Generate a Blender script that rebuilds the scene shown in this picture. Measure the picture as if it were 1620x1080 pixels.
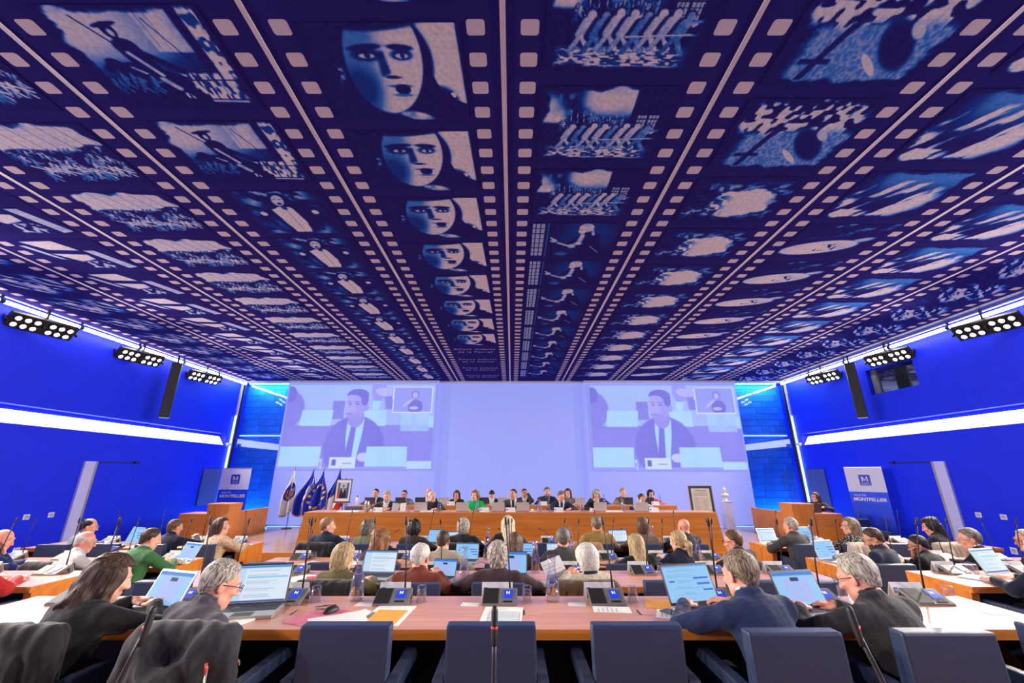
import bpy, bmesh, math, random
import numpy as np
from mathutils import Vector, Matrix, Euler

# ------------------------------------------------------------------ scene, camera, light
for _o in list(bpy.data.objects):
    bpy.data.objects.remove(_o)
SC = bpy.context.scene
COL = SC.collection
random.seed(7)
R = math.radians
CAM_Z = 1.54
cam_d = bpy.data.cameras.new('camera')
cam_d.sensor_width = 36.0
cam_d.lens = 650.0 / 1620.0 * 36.0
cam_d.clip_start = 0.05
cam_o = bpy.data.objects.new('camera', cam_d)
COL.objects.link(cam_o)
cam_o.location = (0, 0, CAM_Z)
cam_o.rotation_euler = (R(90 + 17.91), 0, 0)
SC.camera = cam_o
SC.view_settings.view_transform = 'Standard'
SC.view_settings.look = 'None'
SC.view_settings.gamma = 1.0
SC.view_settings.exposure = 0.0
SC.view_settings.use_curve_mapping = False
W = bpy.data.worlds.new('world')
SC.world = W
W.use_nodes = True
W.node_tree.nodes['Background'].inputs[0].default_value = (0.55, 0.56, 0.66, 1)
W.node_tree.nodes['Background'].inputs[1].default_value = 0.25

# light levels (fixtures of the hall, plus a glow put into the screen cloth)
SPOT_W = 1380.0       # each floodlight bank
LAMP_E = 14.0        # the lamps you see in a bank
TUBE_E = 15.0        # fluorescent line along the ceiling edges
COVE_E = 4.5         # wall light niches
SCREEN_E = 0.92      # projected pictures; also scales the wash glow put into the cloth
LED_E = 5.0

# ------------------------------------------------------------------ room numbers
WL, WR = -9.81, 9.93           # side walls
YB = 14.80                     # back wall plane
YF = -6.0                      # wall behind the camera
ZC = 4.774                     # ceiling
ZP = -0.09                     # podium / side aisles level
DT = 0.74                      # desk height over its own floor
ROWS = {1: (2.60, 3.24, 0.0), 2: (4.14, 4.79, -0.15), 3: (5.70, 6.37, -0.30), 4: (7.12, 7.79, -0.30)}
SEATS = [-2.9, -2.2, -1.5, -0.8, -0.1, 0.6, 1.3, 2.0, 2.7]
LSEATS = [-4.65, -5.38, -6.11, -6.84]
RSEATS = [4.45, 5.16, 5.87, 6.58]
ORD = ['first', 'second', 'third', 'fourth', 'fifth', 'sixth', 'seventh', 'eighth', 'ninth']

# ------------------------------------------------------------------ materials
MATS = {}
def nt(name):
    m = bpy.data.materials.new(name)
    m.use_nodes = True
    t = m.node_tree
    return m, t, t.nodes, t.links, t.nodes['Principled BSDF']

def pm(name, rgb, rough=0.5, var=0.12, scale=12.0, bump=0.0, stretch=(1, 1, 1), metal=0.0, spec=0.5, coat=0.0, sheen=0.0):
    """plain procedural material: colour broken up by noise, optional relief"""
    if name in MATS:
        return MATS[name]
    m, t, N, L, b = nt(name)
    tc = N.new('ShaderNodeTexCoord'); mp = N.new('ShaderNodeMapping')
    mp.inputs['Scale'].default_value = stretch
    L.new(tc.outputs['Object'], mp.inputs[0])
    no = N.new('ShaderNodeTexNoise'); no.inputs['Scale'].default_value = scale; no.inputs['Detail'].default_value = 4
    L.new(mp.outputs[0], no.inputs['Vector'])
    cr = N.new('ShaderNodeValToRGB')
    lo = [max(0, c * (1 - var)) for c in rgb]; hi = [min(1, c * (1 + var)) for c in rgb]
    cr.color_ramp.elements[0].position = 0.3; cr.color_ramp.elements[1].position = 0.7
    cr.color_ramp.elements[0].color = (*lo, 1); cr.color_ramp.elements[1].color = (*hi, 1)
    L.new(no.outputs['Fac'], cr.inputs[0]); L.new(cr.outputs[0], b.inputs['Base Color'])
    b.inputs['Roughness'].default_value = rough; b.inputs['Metallic'].default_value = metal
    b.inputs['Specular IOR Level'].default_value = spec
    b.inputs['Coat Weight'].default_value = coat
    b.inputs['Sheen Weight'].default_value = sheen
    if bump:
        bp = N.new('ShaderNodeBump'); bp.inputs['Strength'].default_value = bump; bp.inputs['Distance'].default_value = 0.01
        L.new(no.outputs['Fac'], bp.inputs['Height']); L.new(bp.outputs[0], b.inputs['Normal'])
    MATS[name] = m
    return m

def emis(name, rgb, e, base=(0.8, 0.8, 0.8), var=0.04):
    if name in MATS:
        return MATS[name]
    m = pm(name, base, 0.5, var)
    b = m.node_tree.nodes['Principled BSDF']
    b.inputs['Emission Color'].default_value = (*rgb, 1)
    b.inputs['Emission Strength'].default_value = e
    return m

def attr_mat(name, rough=0.6, e=0.0, diff=1.0, noise=0.0, nscale=40.0, spec=0.4, sheen=0.0):
    """colour read from the painted print ('col' attribute) with fine grain on top"""
    if name in MATS:
        return MATS[name]
    m, t, N, L, b = nt(name)
    at = N.new('ShaderNodeAttribute'); at.attribute_name = 'col'
    no = N.new('ShaderNodeTexNoise'); no.inputs['Scale'].default_value = nscale; no.inputs['Detail'].default_value = 5
    tc = N.new('ShaderNodeTexCoord'); L.new(tc.outputs['Object'], no.inputs['Vector'])
    mr = N.new('ShaderNodeMapRange'); mr.inputs[1].default_value = 0.3; mr.inputs[2].default_value = 0.7
    mr.inputs[3].default_value = 1 - noise; mr.inputs[4].default_value = 1 + noise
    L.new(no.outputs['Fac'], mr.inputs[0])
    mx = N.new('ShaderNodeVectorMath'); mx.operation = 'SCALE'
    L.new(at.outputs['Color'], mx.inputs[0]); L.new(mr.outputs[0], mx.inputs['Scale'])
    dm = N.new('ShaderNodeVectorMath'); dm.operation = 'SCALE'; dm.inputs['Scale'].default_value = diff
    L.new(mx.outputs[0], dm.inputs[0]); L.new(dm.outputs[0], b.inputs['Base Color'])
    if e:
        L.new(mx.outputs[0], b.inputs['Emission Color']); b.inputs['Emission Strength'].default_value = e
    b.inputs['Roughness'].default_value = rough
    b.inputs['Specular IOR Level'].default_value = spec
    b.inputs['Sheen Weight'].default_value = sheen
    MATS[name] = m
    return m

def wood(name, c1, c2, rough, axis=0, scale=1.0, spec=0.5, coat=0.0):
    if name in MATS:
        return MATS[name]
    m, t, N, L, b = nt(name)
    tc = N.new('ShaderNodeTexCoord'); mp = N.new('ShaderNodeMapping')
    s = [9 * scale] * 3; s[axis] = 0.55 * scale
    mp.inputs['Scale'].default_value = s
    L.new(tc.outputs['Object'], mp.inputs[0])
    no = N.new('ShaderNodeTexNoise'); no.inputs['Scale'].default_value = 2.2; no.inputs['Detail'].default_value = 7; no.inputs['Distortion'].default_value = 0.6
    L.new(mp.outputs[0], no.inputs['Vector'])
    cr = N.new('ShaderNodeValToRGB')
    cr.color_ramp.elements[0].position = 0.32; cr.color_ramp.elements[1].position = 0.72
    cr.color_ramp.elements[0].color = (*c1, 1); cr.color_ramp.elements[1].color = (*c2, 1)
    L.new(no.outputs['Fac'], cr.inputs[0]); L.new(cr.outputs[0], b.inputs['Base Color'])
    b.inputs['Roughness'].default_value = rough; b.inputs['Specular IOR Level'].default_value = spec
    b.inputs['Coat Weight'].default_value = coat; b.inputs['Coat Roughness'].default_value = 0.12
    MATS[name] = m
    return m

def glass(name, rgb=(0.97, 0.985, 1.0), rough=0.02, ior=1.45, body=0.06, rim=0.42):
    """thin clear glass: mostly see-through, mirror-like towards its edges"""
    if name in MATS:
        return MATS[name]
    m, t, N, L, b = nt(name)
    tr = N.new('ShaderNodeBsdfTransparent'); tr.inputs[0].default_value = (*rgb, 1)
    gl = N.new('ShaderNodeBsdfGlossy'); gl.inputs['Color'].default_value = (0.95, 0.97, 1.0, 1)
    no = N.new('ShaderNodeTexNoise'); no.inputs['Scale'].default_value = 30
    mr = N.new('ShaderNodeMapRange'); mr.inputs[3].default_value = rough; mr.inputs[4].default_value = rough + 0.02
    L.new(no.outputs['Fac'], mr.inputs[0]); L.new(mr.outputs[0], gl.inputs['Roughness'])
    lw = N.new('ShaderNodeLayerWeight'); lw.inputs['Blend'].default_value = 0.35
    pw = N.new('ShaderNodeMath'); pw.operation = 'MULTIPLY_ADD'; pw.inputs[1].default_value = rim; pw.inputs[2].default_value = body
    L.new(lw.outputs['Facing'], pw.inputs[0])
    mx = N.new('ShaderNodeMixShader'); L.new(pw.outputs[0], mx.inputs[0]); L.new(tr.outputs[0], mx.inputs[1]); L.new(gl.outputs[0], mx.inputs[2])
    L.new(mx.outputs[0], N['Material Output'].inputs['Surface'])
    N.remove(b)
    MATS[name] = m
    return m

def cloth(name, rgb, **k):
    return pm('cloth_' + name, rgb, 0.85, k.get('var', 0.18), k.get('scale', 60), k.get('bump', 0.25), spec=0.25, sheen=0.15)

def spots(name, base, others, scale, thr):
    """printed fabric: scattered voronoi blotches over a base colour"""
    if name in MATS:
        return MATS[name]
    m, t, N, L, b = nt(name)
    tc = N.new('ShaderNodeTexCoord')
    vo = N.new('ShaderNodeTexVoronoi'); vo.inputs['Scale'].default_value = scale
    L.new(tc.outputs['Object'], vo.inputs['Vector'])
    cr = N.new('ShaderNodeValToRGB'); cr.color_ramp.interpolation = 'CONSTANT'
    cr.color_ramp.elements[0].position = 0; cr.color_ramp.elements[0].color = (*others[0], 1)
    cr.color_ramp.elements[1].position = thr; cr.color_ramp.elements[1].color = (*base, 1)
    L.new(vo.outputs['Distance'], cr.inputs[0])
    src = cr.outputs[0]
    if len(others) > 1:
        vo2 = N.new('ShaderNodeTexVoronoi'); vo2.inputs['Scale'].default_value = scale * 0.55
        L.new(tc.outputs['Object'], vo2.inputs['Vector'])
        lt = N.new('ShaderNodeMath'); lt.operation = 'LESS_THAN'; lt.inputs[1].default_value = thr * 0.7
        L.new(vo2.outputs['Distance'], lt.inputs[0])
        mi = N.new('ShaderNodeMix'); mi.data_type = 'RGBA'
        L.new(lt.outputs[0], mi.inputs[0]); L.new(src, mi.inputs[6]); mi.inputs[7].default_value = (*others[1], 1)
        src = mi.outputs[2]
    L.new(src, b.inputs['Base Color']); b.inputs['Roughness'].default_value = 0.85
    MATS[name] = m
    return m

def hair_mat(name, c1, c2):
    if 'hair_' + name in MATS:
        return MATS['hair_' + name]
    m, t, N, L, b = nt('hair_' + name)
    tc = N.new('ShaderNodeTexCoord'); mp = N.new('ShaderNodeMapping'); mp.inputs['Scale'].default_value = (130, 130, 14)
    L.new(tc.outputs['Object'], mp.inputs[0])
    no = N.new('ShaderNodeTexNoise'); no.inputs['Scale'].default_value = 1.0; no.inputs['Detail'].default_value = 4
    L.new(mp.outputs[0], no.inputs['Vector'])
    cr = N.new('ShaderNodeValToRGB'); cr.color_ramp.elements[0].position = 0.38; cr.color_ramp.elements[1].position = 0.64
    cr.color_ramp.elements[0].color = (*c1, 1); cr.color_ramp.elements[1].color = (*c2, 1)
    L.new(no.outputs['Fac'], cr.inputs[0]); L.new(cr.outputs[0], b.inputs['Base Color'])
    bp = N.new('ShaderNodeBump'); bp.inputs['Strength'].default_value = 0.7; bp.inputs['Distance'].default_value = 0.006
    L.new(no.outputs['Fac'], bp.inputs['Height']); L.new(bp.outputs[0], b.inputs['Normal'])
    b.inputs['Roughness'].default_value = 0.5; b.inputs['Specular IOR Level'].default_value = 0.35
    MATS['hair_' + name] = m
    return m

# ------------------------------------------------------------------ object helpers
def tag(o, label=None, cat=None, group=None, kind=None):
    if label: o['label'] = label
    if cat: o['category'] = cat
    if group: o['group'] = group
    if kind: o['kind'] = kind
    return o

def ob(name, me, parent=None, loc=(0, 0, 0), rot=(0, 0, 0), mat=None):
    o = bpy.data.objects.new(name, me)
    COL.objects.link(o)
    o.location = loc; o.rotation_euler = rot
    if parent: o.parent = parent
    if mat is not None and me is not None and not me.materials:
        me.materials.append(mat)
    return o

def empty(name, loc=(0, 0, 0), rz=0.0):
    o = ob(name, None, None, loc, (0, 0, rz))
    o.empty_display_size = 0.1
    return o

def mesh(name, v, f, mat=None, smooth=False):
    me = bpy.data.meshes.new(name)
    v = np.asarray(v, dtype=np.float32)
    if isinstance(f, np.ndarray):
        n, k = f.shape
        me.vertices.add(len(v)); me.vertices.foreach_set('co', v.ravel())
        me.loops.add(n * k); me.loops.foreach_set('vertex_index', f.astype(np.int32).ravel())
        me.polygons.add(n); me.polygons.foreach_set('loop_start', np.arange(0, n * k, k, dtype=np.int32))
        me.update(calc_edges=True)
    else:
        me.from_pydata([tuple(map(float, p)) for p in v], [], f)
    if smooth:
        me.polygons.foreach_set('use_smooth', np.ones(len(me.polygons), dtype=bool))
    if mat is not None:
        me.materials.append(mat)
    me.update()
    return me

class MB:
    def __init__(s): s.v = []; s.f = []
    def add(s, v, f):
        n = len(s.v); s.v += [tuple(p) for p in v]; s.f += [tuple(i + n for i in q) for q in f]; return s
    def box(s, x0, x1, y0, y1, z0, z1, M=None):
        v = [(x0, y0, z0), (x1, y0, z0), (x1, y1, z0), (x0, y1, z0), (x0, y0, z1), (x1, y0, z1), (x1, y1, z1), (x0, y1, z1)]
        if M is not None: v = [tuple(M @ Vector(p)) for p in v]
        return s.add(v, [(3, 2, 1, 0), (4, 5, 6, 7), (0, 1, 5, 4), (1, 2, 6, 5), (2, 3, 7, 6), (3, 0, 4, 7)])
    def prism(s, poly, axis, a, b):
        """extrude a 2D polygon along an axis (0=x,1=y,2=z)"""
        def p3(p, t):
            return [(t, p[0], p[1]), (p[0], t, p[1]), (p[0], p[1], t)][axis]
        n = len(poly)
        v = [p3(p, a) for p in poly] + [p3(p, b) for p in poly]
        f = [tuple(range(n))[::-1], tuple(range(n, 2 * n))] + [(i, (i + 1) % n, n + (i + 1) % n, n + i) for i in range(n)]
        return s.add(v, f)
    def tube(s, pts, r, n=8, cap=True):
        pts = [Vector(p) for p in pts]; rr = r if isinstance(r, (list, tuple)) else [r] * len(pts)
        v = []; f = []
        for i, p in enumerate(pts):
            t = (pts[min(i + 1, len(pts) - 1)] - pts[max(i - 1, 0)]).normalized()
            a = t.orthogonal().normalized() if abs(t.z) < 0.99 else Vector((1, 0, 0))
            a = (a - t * a.dot(t)).normalized(); b = t.cross(a)
            for k in range(n):
                w = 2 * math.pi * k / n
                v.append(p + (a * math.cos(w) + b * math.sin(w)) * rr[i])
        for i in range(len(pts) - 1):
            for k in range(n):
                f.append((i * n + k, i * n + (k + 1) % n, (i + 1) * n + (k + 1) % n, (i + 1) * n + k))
        if cap:
            f.append(tuple(range(n))[::-1]); f.append(tuple((len(pts) - 1) * n + k for k in range(n)))
        return s.add(v, f)
    def lathe(s, prof, n=20, c=(0, 0, 0), close=False):
        v = []; f = []
        for (r, z) in prof:
            for k in range(n):
                w = 2 * math.pi * k / n
                v.append((c[0] + r * math.cos(w), c[1] + r * math.sin(w), c[2] + z))
        m = len(prof)
        for i in range(m - 1 + (1 if close else 0)):
            j = (i + 1) % m
            for k in range(n):
                f.append((i * n + k, i * n + (k + 1) % n, j * n + (k + 1) % n, j * n + k))
        if not close:
            f.append(tuple(range(n))[::-1]); f.append(tuple((m - 1) * n + k for k in range(n)))
        return s.add(v, f)
    def me(s, name, mat=None, smooth=False, bevel=0.0, seg=2, M=None):
        me = bpy.data.meshes.new(name)
        me.from_pydata(s.v, [], s.f)
        bm = bmesh.new(); bm.from_mesh(me)
        bmesh.ops.recalc_face_normals(bm, faces=bm.faces[:])
        if bevel:
            bmesh.ops.bevel(bm, geom=bm.edges[:], offset=bevel, segments=seg, affect='EDGES', profile=0.6)
        if M is not None: bm.transform(M)
        bm.to_mesh(me); bm.free()
        if smooth:
            me.polygons.foreach_set('use_smooth', np.ones(len(me.polygons), dtype=bool))
        if mat is not None: me.materials.append(mat)
        return me

def bx(name, x0, x1, y0, y1, z0, z1, mat, bevel=0.0, seg=2):
    return MB().box(x0, x1, y0, y1, z0, z1).me(name, mat, bevel > 0 and seg > 2, bevel, seg)

def grid(name, nx, ny, fn, mat, color=None, smooth=True):
    """surface over a,b in 0..1 (b runs down); fn -> xyz arrays; color -> rgb array painted on it"""
    a, b = np.meshgrid(np.linspace(0, 1, nx + 1), np.linspace(0, 1, ny + 1))
    x, y, z = fn(a, b)
    v = np.stack([np.broadcast_to(q, a.shape) for q in (x, y, z)], -1).reshape(-1, 3)
    i = np.arange(ny)[:, None] * (nx + 1) + np.arange(nx)[None]
    f = np.stack([i, i + nx + 1, i + nx + 2, i + 1], -1).reshape(-1, 4)
    me = mesh(name, v, f, mat, smooth)
    if color is not None:
        c = color(a, b)
        rgba = np.ones((a.size, 4), np.float32); rgba[:, :3] = np.clip(c.reshape(-1, 3), 0, 8)
        at = me.color_attributes.new('col', 'FLOAT_COLOR', 'POINT')
        at.data.foreach_set('color', rgba.ravel())
    return me

def place(kit, name, label, cat, loc, rz=0.0, group=None):
    """a thing from a kit [(part, mesh, loc, rot, [subparts])]; alike things share mesh data"""
    e = empty(name, loc, rz); tag(e, label, cat, group)
    for k in kit:
        o = ob(k[0], k[1], e, k[2], k[3])
        for s in (k[4] if len(k) > 4 else []):
            ob(s[0], s[1], o, s[2], s[3])
    return e

def text_mesh(body, size, mat, align='CENTER', bold=0.0, extrude=0.0005, shear=0.0, spacing=1.0):
    c = bpy.data.curves.new('txt', 'FONT'); c.body = body; c.size = size; c.align_x = align
    c.extrude = extrude; c.offset = bold; c.shear = shear; c.space_character = spacing; c.resolution_u = 3
    o = bpy.data.objects.new('txt', c); COL.objects.link(o)
    me = bpy.data.meshes.new_from_object(o.evaluated_get(bpy.context.evaluated_depsgraph_get()))
    bpy.data.objects.remove(o); bpy.data.curves.remove(c)
    me.materials.clear(); me.materials.append(mat)
    return me

# ------------------------------------------------------------------ painting helpers (flat prints)
def smooth(e0, e1, x):
    t = np.clip((x - e0) / (e1 - e0), 0, 1); return t * t * (3 - 2 * t)
def hash2(i, j, s):
    n = np.sin(i * 127.1 + j * 311.7 + s * 74.7) * 43758.5453
    return n - np.floor(n)
def vnoise(x, y, s=0):
    i = np.floor(x); j = np.floor(y); fx = x - i; fy = y - j
    fx = fx * fx * (3 - 2 * fx); fy = fy * fy * (3 - 2 * fy)
    return (hash2(i, j, s) * (1 - fx) + hash2(i + 1, j, s) * fx) * (1 - fy) + (hash2(i, j + 1, s) * (1 - fx) + hash2(i + 1, j + 1, s) * fx) * fy
def fbm(x, y, s=0, o=4):
    t = 0; a = 0.5
    for k in range(o):
        t = t + a * vnoise(x * 2 ** k, y * 2 ** k, s + k); a *= 0.5
    return t / (1 - 0.5 ** o)
def ell(a, b, ca, cb, ra, rb, soft=0.15, rot=0.0):
    da, db = a - ca, b - cb
    c, s = math.cos(rot), math.sin(rot)
    d = np.sqrt(((da * c + db * s) / ra) ** 2 + ((-da * s + db * c) / rb) ** 2)
    return 1 - smooth(1 - soft, 1 + soft, d)
def rect(a, b, a0, a1, b0, b1, soft=0.004):
    return smooth(a0 - soft, a0 + soft, a) * (1 - smooth(a1 - soft, a1 + soft, a)) * smooth(b0 - soft, b0 + soft, b) * (1 - smooth(b1 - soft, b1 + soft, b))
def poly(a, b, pts, soft=0.006):
    """soft convex polygon (clockwise in a,b with b down)"""
    m = np.ones_like(a)
    for (x0, y0), (x1, y1) in zip(pts, pts[1:] + pts[:1]):
        nx, ny = -(y1 - y0), x1 - x0; l = math.hypot(nx, ny)
        m = m * smooth(-soft, soft, ((a - x0) * nx + (b - y0) * ny) / l)
    return m
def seg(a, b, p, q, w, soft=0.006):
    """soft thick stroke from p to q"""
    px, py_ = a - p[0], b - p[1]; dx, dy = q[0] - p[0], q[1] - p[1]
    t = np.clip((px * dx + py_ * dy) / (dx * dx + dy * dy), 0, 1)
    return 1 - smooth(w - soft, w + soft, np.sqrt((px - t * dx) ** 2 + (py_ - t * dy) ** 2))
def mixc(c, m, rgb):
    return c * (1 - m[..., None]) + np.array(rgb, float) * m[..., None]
def lin(r, g, b):
    return tuple(((c / 255.0 + 0.055) / 1.055) ** 2.4 if c > 10 else c / 255 / 12.92 for c in (r, g, b))

# ------------------------------------------------------------------ distance-field sculpting for people, hair, draped coats
class Field:
    def __init__(s, lo, hi, h):
        s.h = h; s.lo = np.array(lo, float)
        n = np.ceil((np.array(hi) - s.lo) / h).astype(int) + 1
        s.ax = [s.lo[i] + h * np.arange(n[i]) for i in range(3)]
        s.D = np.full(n, 0.5, np.float32)
    def _sub(s, lo, hi, pad):
        sl = []
        for i in range(3):
            a = int(np.clip(math.floor((lo[i] - pad - s.lo[i]) / s.h), 0, s.D.shape[i]))
            b = int(np.clip(math.ceil((hi[i] + pad - s.lo[i]) / s.h) + 1, 0, s.D.shape[i]))
            sl.append(slice(a, b))
        P = (s.ax[0][sl[0]][:, None, None], s.ax[1][sl[1]][None, :, None], s.ax[2][sl[2]][None, None, :])
        return tuple(sl), P
    def _merge(s, sl, d, k, op):
        a = s.D[sl]
        if a.size == 0: return
        if op == 'sub':
            d = -d
            h = np.maximum(k - np.abs(a - d), 0) / k
            s.D[sl] = np.maximum(a, d) + h * h * k * 0.25
        else:
            h = np.maximum(k - np.abs(a - d), 0) / k
            s.D[sl] = np.minimum(a, d) - h * h * k * 0.25
    def cone(s, a, b, ra, rb, k=0.03, op='add'):
        a = np.array(a, float); b = np.array(b, float); r = max(ra, rb)
        sl, (X, Y, Z) = s._sub(np.minimum(a, b) - r, np.maximum(a, b) + r, k + 0.05)
        ba = b - a; l2 = max(ba @ ba, 1e-9)
        t = np.clip(((X - a[0]) * ba[0] + (Y - a[1]) * ba[1] + (Z - a[2]) * ba[2]) / l2, 0, 1)
        d = np.sqrt((X - a[0] - t * ba[0]) ** 2 + (Y - a[1] - t * ba[1]) ** 2 + (Z - a[2] - t * ba[2]) ** 2) - (ra + (rb - ra) * t)
        s._merge(sl, d, k, op); return s
    def ell(s, c, r, k=0.03, M=None, op='add'):
        c = np.array(c, float); r = np.array(r, float); m = r.max()
        sl, (X, Y, Z) = s._sub(c - m, c + m, k + 0.05)
        x, y, z = X - c[0], Y - c[1], Z - c[2]
        if M is not None:
            M = np.array(M)[:3, :3]
            x, y, z = (M[0, 0] * x + M[1, 0] * y + M[2, 0] * z, M[0, 1] * x + M[1, 1] * y + M[2, 1] * z, M[0, 2] * x + M[1, 2] * y + M[2, 2] * z)
        k0 = np.sqrt((x / r[0]) ** 2 + (y / r[1]) ** 2 + (z / r[2]) ** 2)
        k1 = np.sqrt((x / r[0] ** 2) ** 2 + (y / r[1] ** 2) ** 2 + (z / r[2] ** 2) ** 2) + 1e-9
        s._merge(sl, k0 * (k0 - 1) / k1, k, op); return s
    def rbox(s, c, r, rad, k=0.02, M=None, op='add'):
        c = np.array(c, float); m = np.linalg.norm(r)
        sl, (X, Y, Z) = s._sub(c - m, c + m, k + 0.05)
        x, y, z = X - c[0], Y - c[1], Z - c[2]
        if M is not None:
            M = np.array(M)[:3, :3]
            x, y, z = (M[0, 0] * x + M[1, 0] * y + M[2, 0] * z, M[0, 1] * x + M[1, 1] * y + M[2, 1] * z, M[0, 2] * x + M[1, 2] * y + M[2, 2] * z)
        qx, qy, qz = np.abs(x) - r[0] + rad, np.abs(y) - r[1] + rad, np.abs(z) - r[2] + rad
        d = np.sqrt(np.maximum(qx, 0) ** 2 + np.maximum(qy, 0) ** 2 + np.maximum(qz, 0) ** 2) + np.minimum(np.maximum(qx, np.maximum(qy, qz)), 0) - rad
        s._merge(sl, d, k, op); return s
    def cut(s, fn, k=0.01):
        """intersect with fn(x,y,z) < 0"""
        sl, (X, Y, Z) = s._sub(s.lo, [a[-1] for a in s.ax], 0)
        d = fn(X, Y, Z) + 0 * s.D
        h = np.maximum(k - np.abs(s.D - d), 0) / k
        s.D = (np.maximum(s.D, d) + h * h * k * 0.25).astype(np.float32); return s
    def warp(s, fn):
        sl, (X, Y, Z) = s._sub(s.lo, [a[-1] for a in s.ax], 0)
        s.D = (s.D + fn(X, Y, Z)).astype(np.float32); return s
    def net(s):
        D = s.D.copy()
        for i in range(3):
            ix = [slice(None)] * 3
            for e in (0, -1):
                ix[i] = e; D[tuple(ix)] = np.maximum(D[tuple(ix)], 0.01)
        neg = D < 0
        c = [neg[i:neg.shape[0] - 1 + i, j:neg.shape[1] - 1 + j, k:neg.shape[2] - 1 + k] for i in (0, 1) for j in (0, 1) for k in (0, 1)]
        cnt = sum(q.astype(np.int8) for q in c)
        act = (cnt > 0) & (cnt < 8)
        idx = np.full(act.shape, -1, np.int64)
        I, J, K = np.nonzero(act)
        idx[I, J, K] = np.arange(len(I))
        if len(I) == 0: return np.zeros((0, 3)), np.zeros((0, 4), int)
        acc = np.zeros((len(I), 3)); num = np.zeros(len(I))
        offs = [(i, j, k) for i in (0, 1) for j in (0, 1) for k in (0, 1)]
        for p in offs:
            for ax in range(3):
                if p[ax] == 0:
                    q = list(p); q[ax] = 1
                    d0 = D[I + p[0], J + p[1], K + p[2]]; d1 = D[I + q[0], J + q[1], K + q[2]]
                    m = (d0 < 0) != (d1 < 0)
                    t = np.where(m, d0 / np.where(m, d0 - d1, 1), 0)
                    pt = np.array(p, float)[None].repeat(len(I), 0); pt[:, ax] = t
                    acc[m] += pt[m]; num[m] += 1
        V = s.lo + s.h * (np.stack([I, J, K], 1) + acc / num[:, None])
        F = []
        for ax in range(3):
            u, w = (ax + 1) % 3, (ax + 2) % 3
            sh = list(neg.shape); sa = [slice(1, -1)] * 3; sb = [slice(1, -1)] * 3
            sa[ax] = slice(0, -1); sb[ax] = slice(1, None)
            a = neg[tuple(sa)]; b = neg[tuple(sb)]
            E = np.stack(np.nonzero(a != b), 1)
            if len(E) == 0: continue
            ain = a[tuple(E.T)]
            E = E + 1; E[:, ax] -= 1
            def at(du, dw):
                q = E.copy(); q[:, u] += du; q[:, w] += dw
                return idx[q[:, 0], q[:, 1], q[:, 2]]
            f = np.stack([at(-1, -1), at(0, -1), at(0, 0), at(-1, 0)], 1)
            f[~ain] = f[~ain][:, ::-1]
            F.append(f)
        F = np.concatenate(F); F = F[(F >= 0).all(1)]
        return V, F

def sines(seed, n, f):
    rs = np.random.RandomState(seed)
    K = rs.normal(size=(n, 3)) * np.array(f); ph = rs.rand(n) * 6.28
    def fn(X, Y, Z):
        t = 0
        for (a, b, c), p in zip(K, ph):
            t = t + np.sin(a * X + b * Y + c * Z + p)
        return t / n
    return fn
# ================================================================== THE ROOM
M_BLUE = pm('blue_wall_paint', lin(8, 38, 236), 0.55, 0.05, 3.0, spec=0.35)
M_FLOOR = pm('dark_carpet', (0.012, 0.013, 0.02), 0.95, 0.3, 90, 0.3)
M_PARQ = wood('podium_parquet', (0.33, 0.20, 0.13), (0.46, 0.30, 0.20), 0.22, 0, 1.0, 0.5, 0.3)
M_ORANGE = wood('orange_veneer', lin(196, 112, 34), lin(222, 140, 54), 0.42, 0, 0.7)
M_ORANGEV = wood('orange_veneer_upright', lin(196, 112, 34), lin(222, 140, 54), 0.42, 2, 0.7)
M_TOP = wood('desk_top_veneer', lin(206, 142, 112), lin(224, 162, 130), 0.27, 0, 0.8, 0.5, 0.15)
M_BLACK = pm('black_metal', (0.012, 0.012, 0.014), 0.5, 0.2, 30)
M_DARK = pm('dark_grey_metal', (0.05, 0.05, 0.055), 0.45, 0.2, 30)
M_WHITE = pm('white_paint', (0.75, 0.76, 0.8), 0.5, 0.04, 10)
M_LILAC = pm('pale_lilac_paint', (0.55, 0.55, 0.88), 0.4, 0.05, 6)
M_NAVY = pm('navy_print', (0.012, 0.01, 0.055), 0.5, 0.1, 10)
M_PALE = pm('pale_pink_print', (0.72, 0.58, 0.62), 0.55, 0.05, 6)

def structure(name, me, mat=None, parent=None, loc=(0, 0, 0)):
    o = ob(name, me, parent, loc, mat=mat)
    if parent is None: o['kind'] = 'structure'
    return o

# floor: carpeted terraces stepping down to the podium, higher aisles along the walls
b = MB()
AX = 8.15
for (y0, y1, z) in ((YF, 1.55, 0.15), (1.55, 3.34, 0.0), (3.34, 4.90, -0.15), (4.90, 9.90, -0.30)):
    b.box(-AX, AX, y0, y1, -0.6, z)
b.box(WL, -AX, YF, 9.90, -0.6, ZP); b.box(AX, WR, YF, 9.90, -0.6, ZP)
structure('floor', b.me('floor', M_FLOOR))
po = structure('podium', bx('podium', WL, WR, 9.93, YB + 0.6, -0.6, ZP, M_PARQ))
structure('riser_board', bx('riser', WL, WR, 9.90, 9.93, -0.6, ZP + 0.012, M_ORANGE), parent=po)

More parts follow.
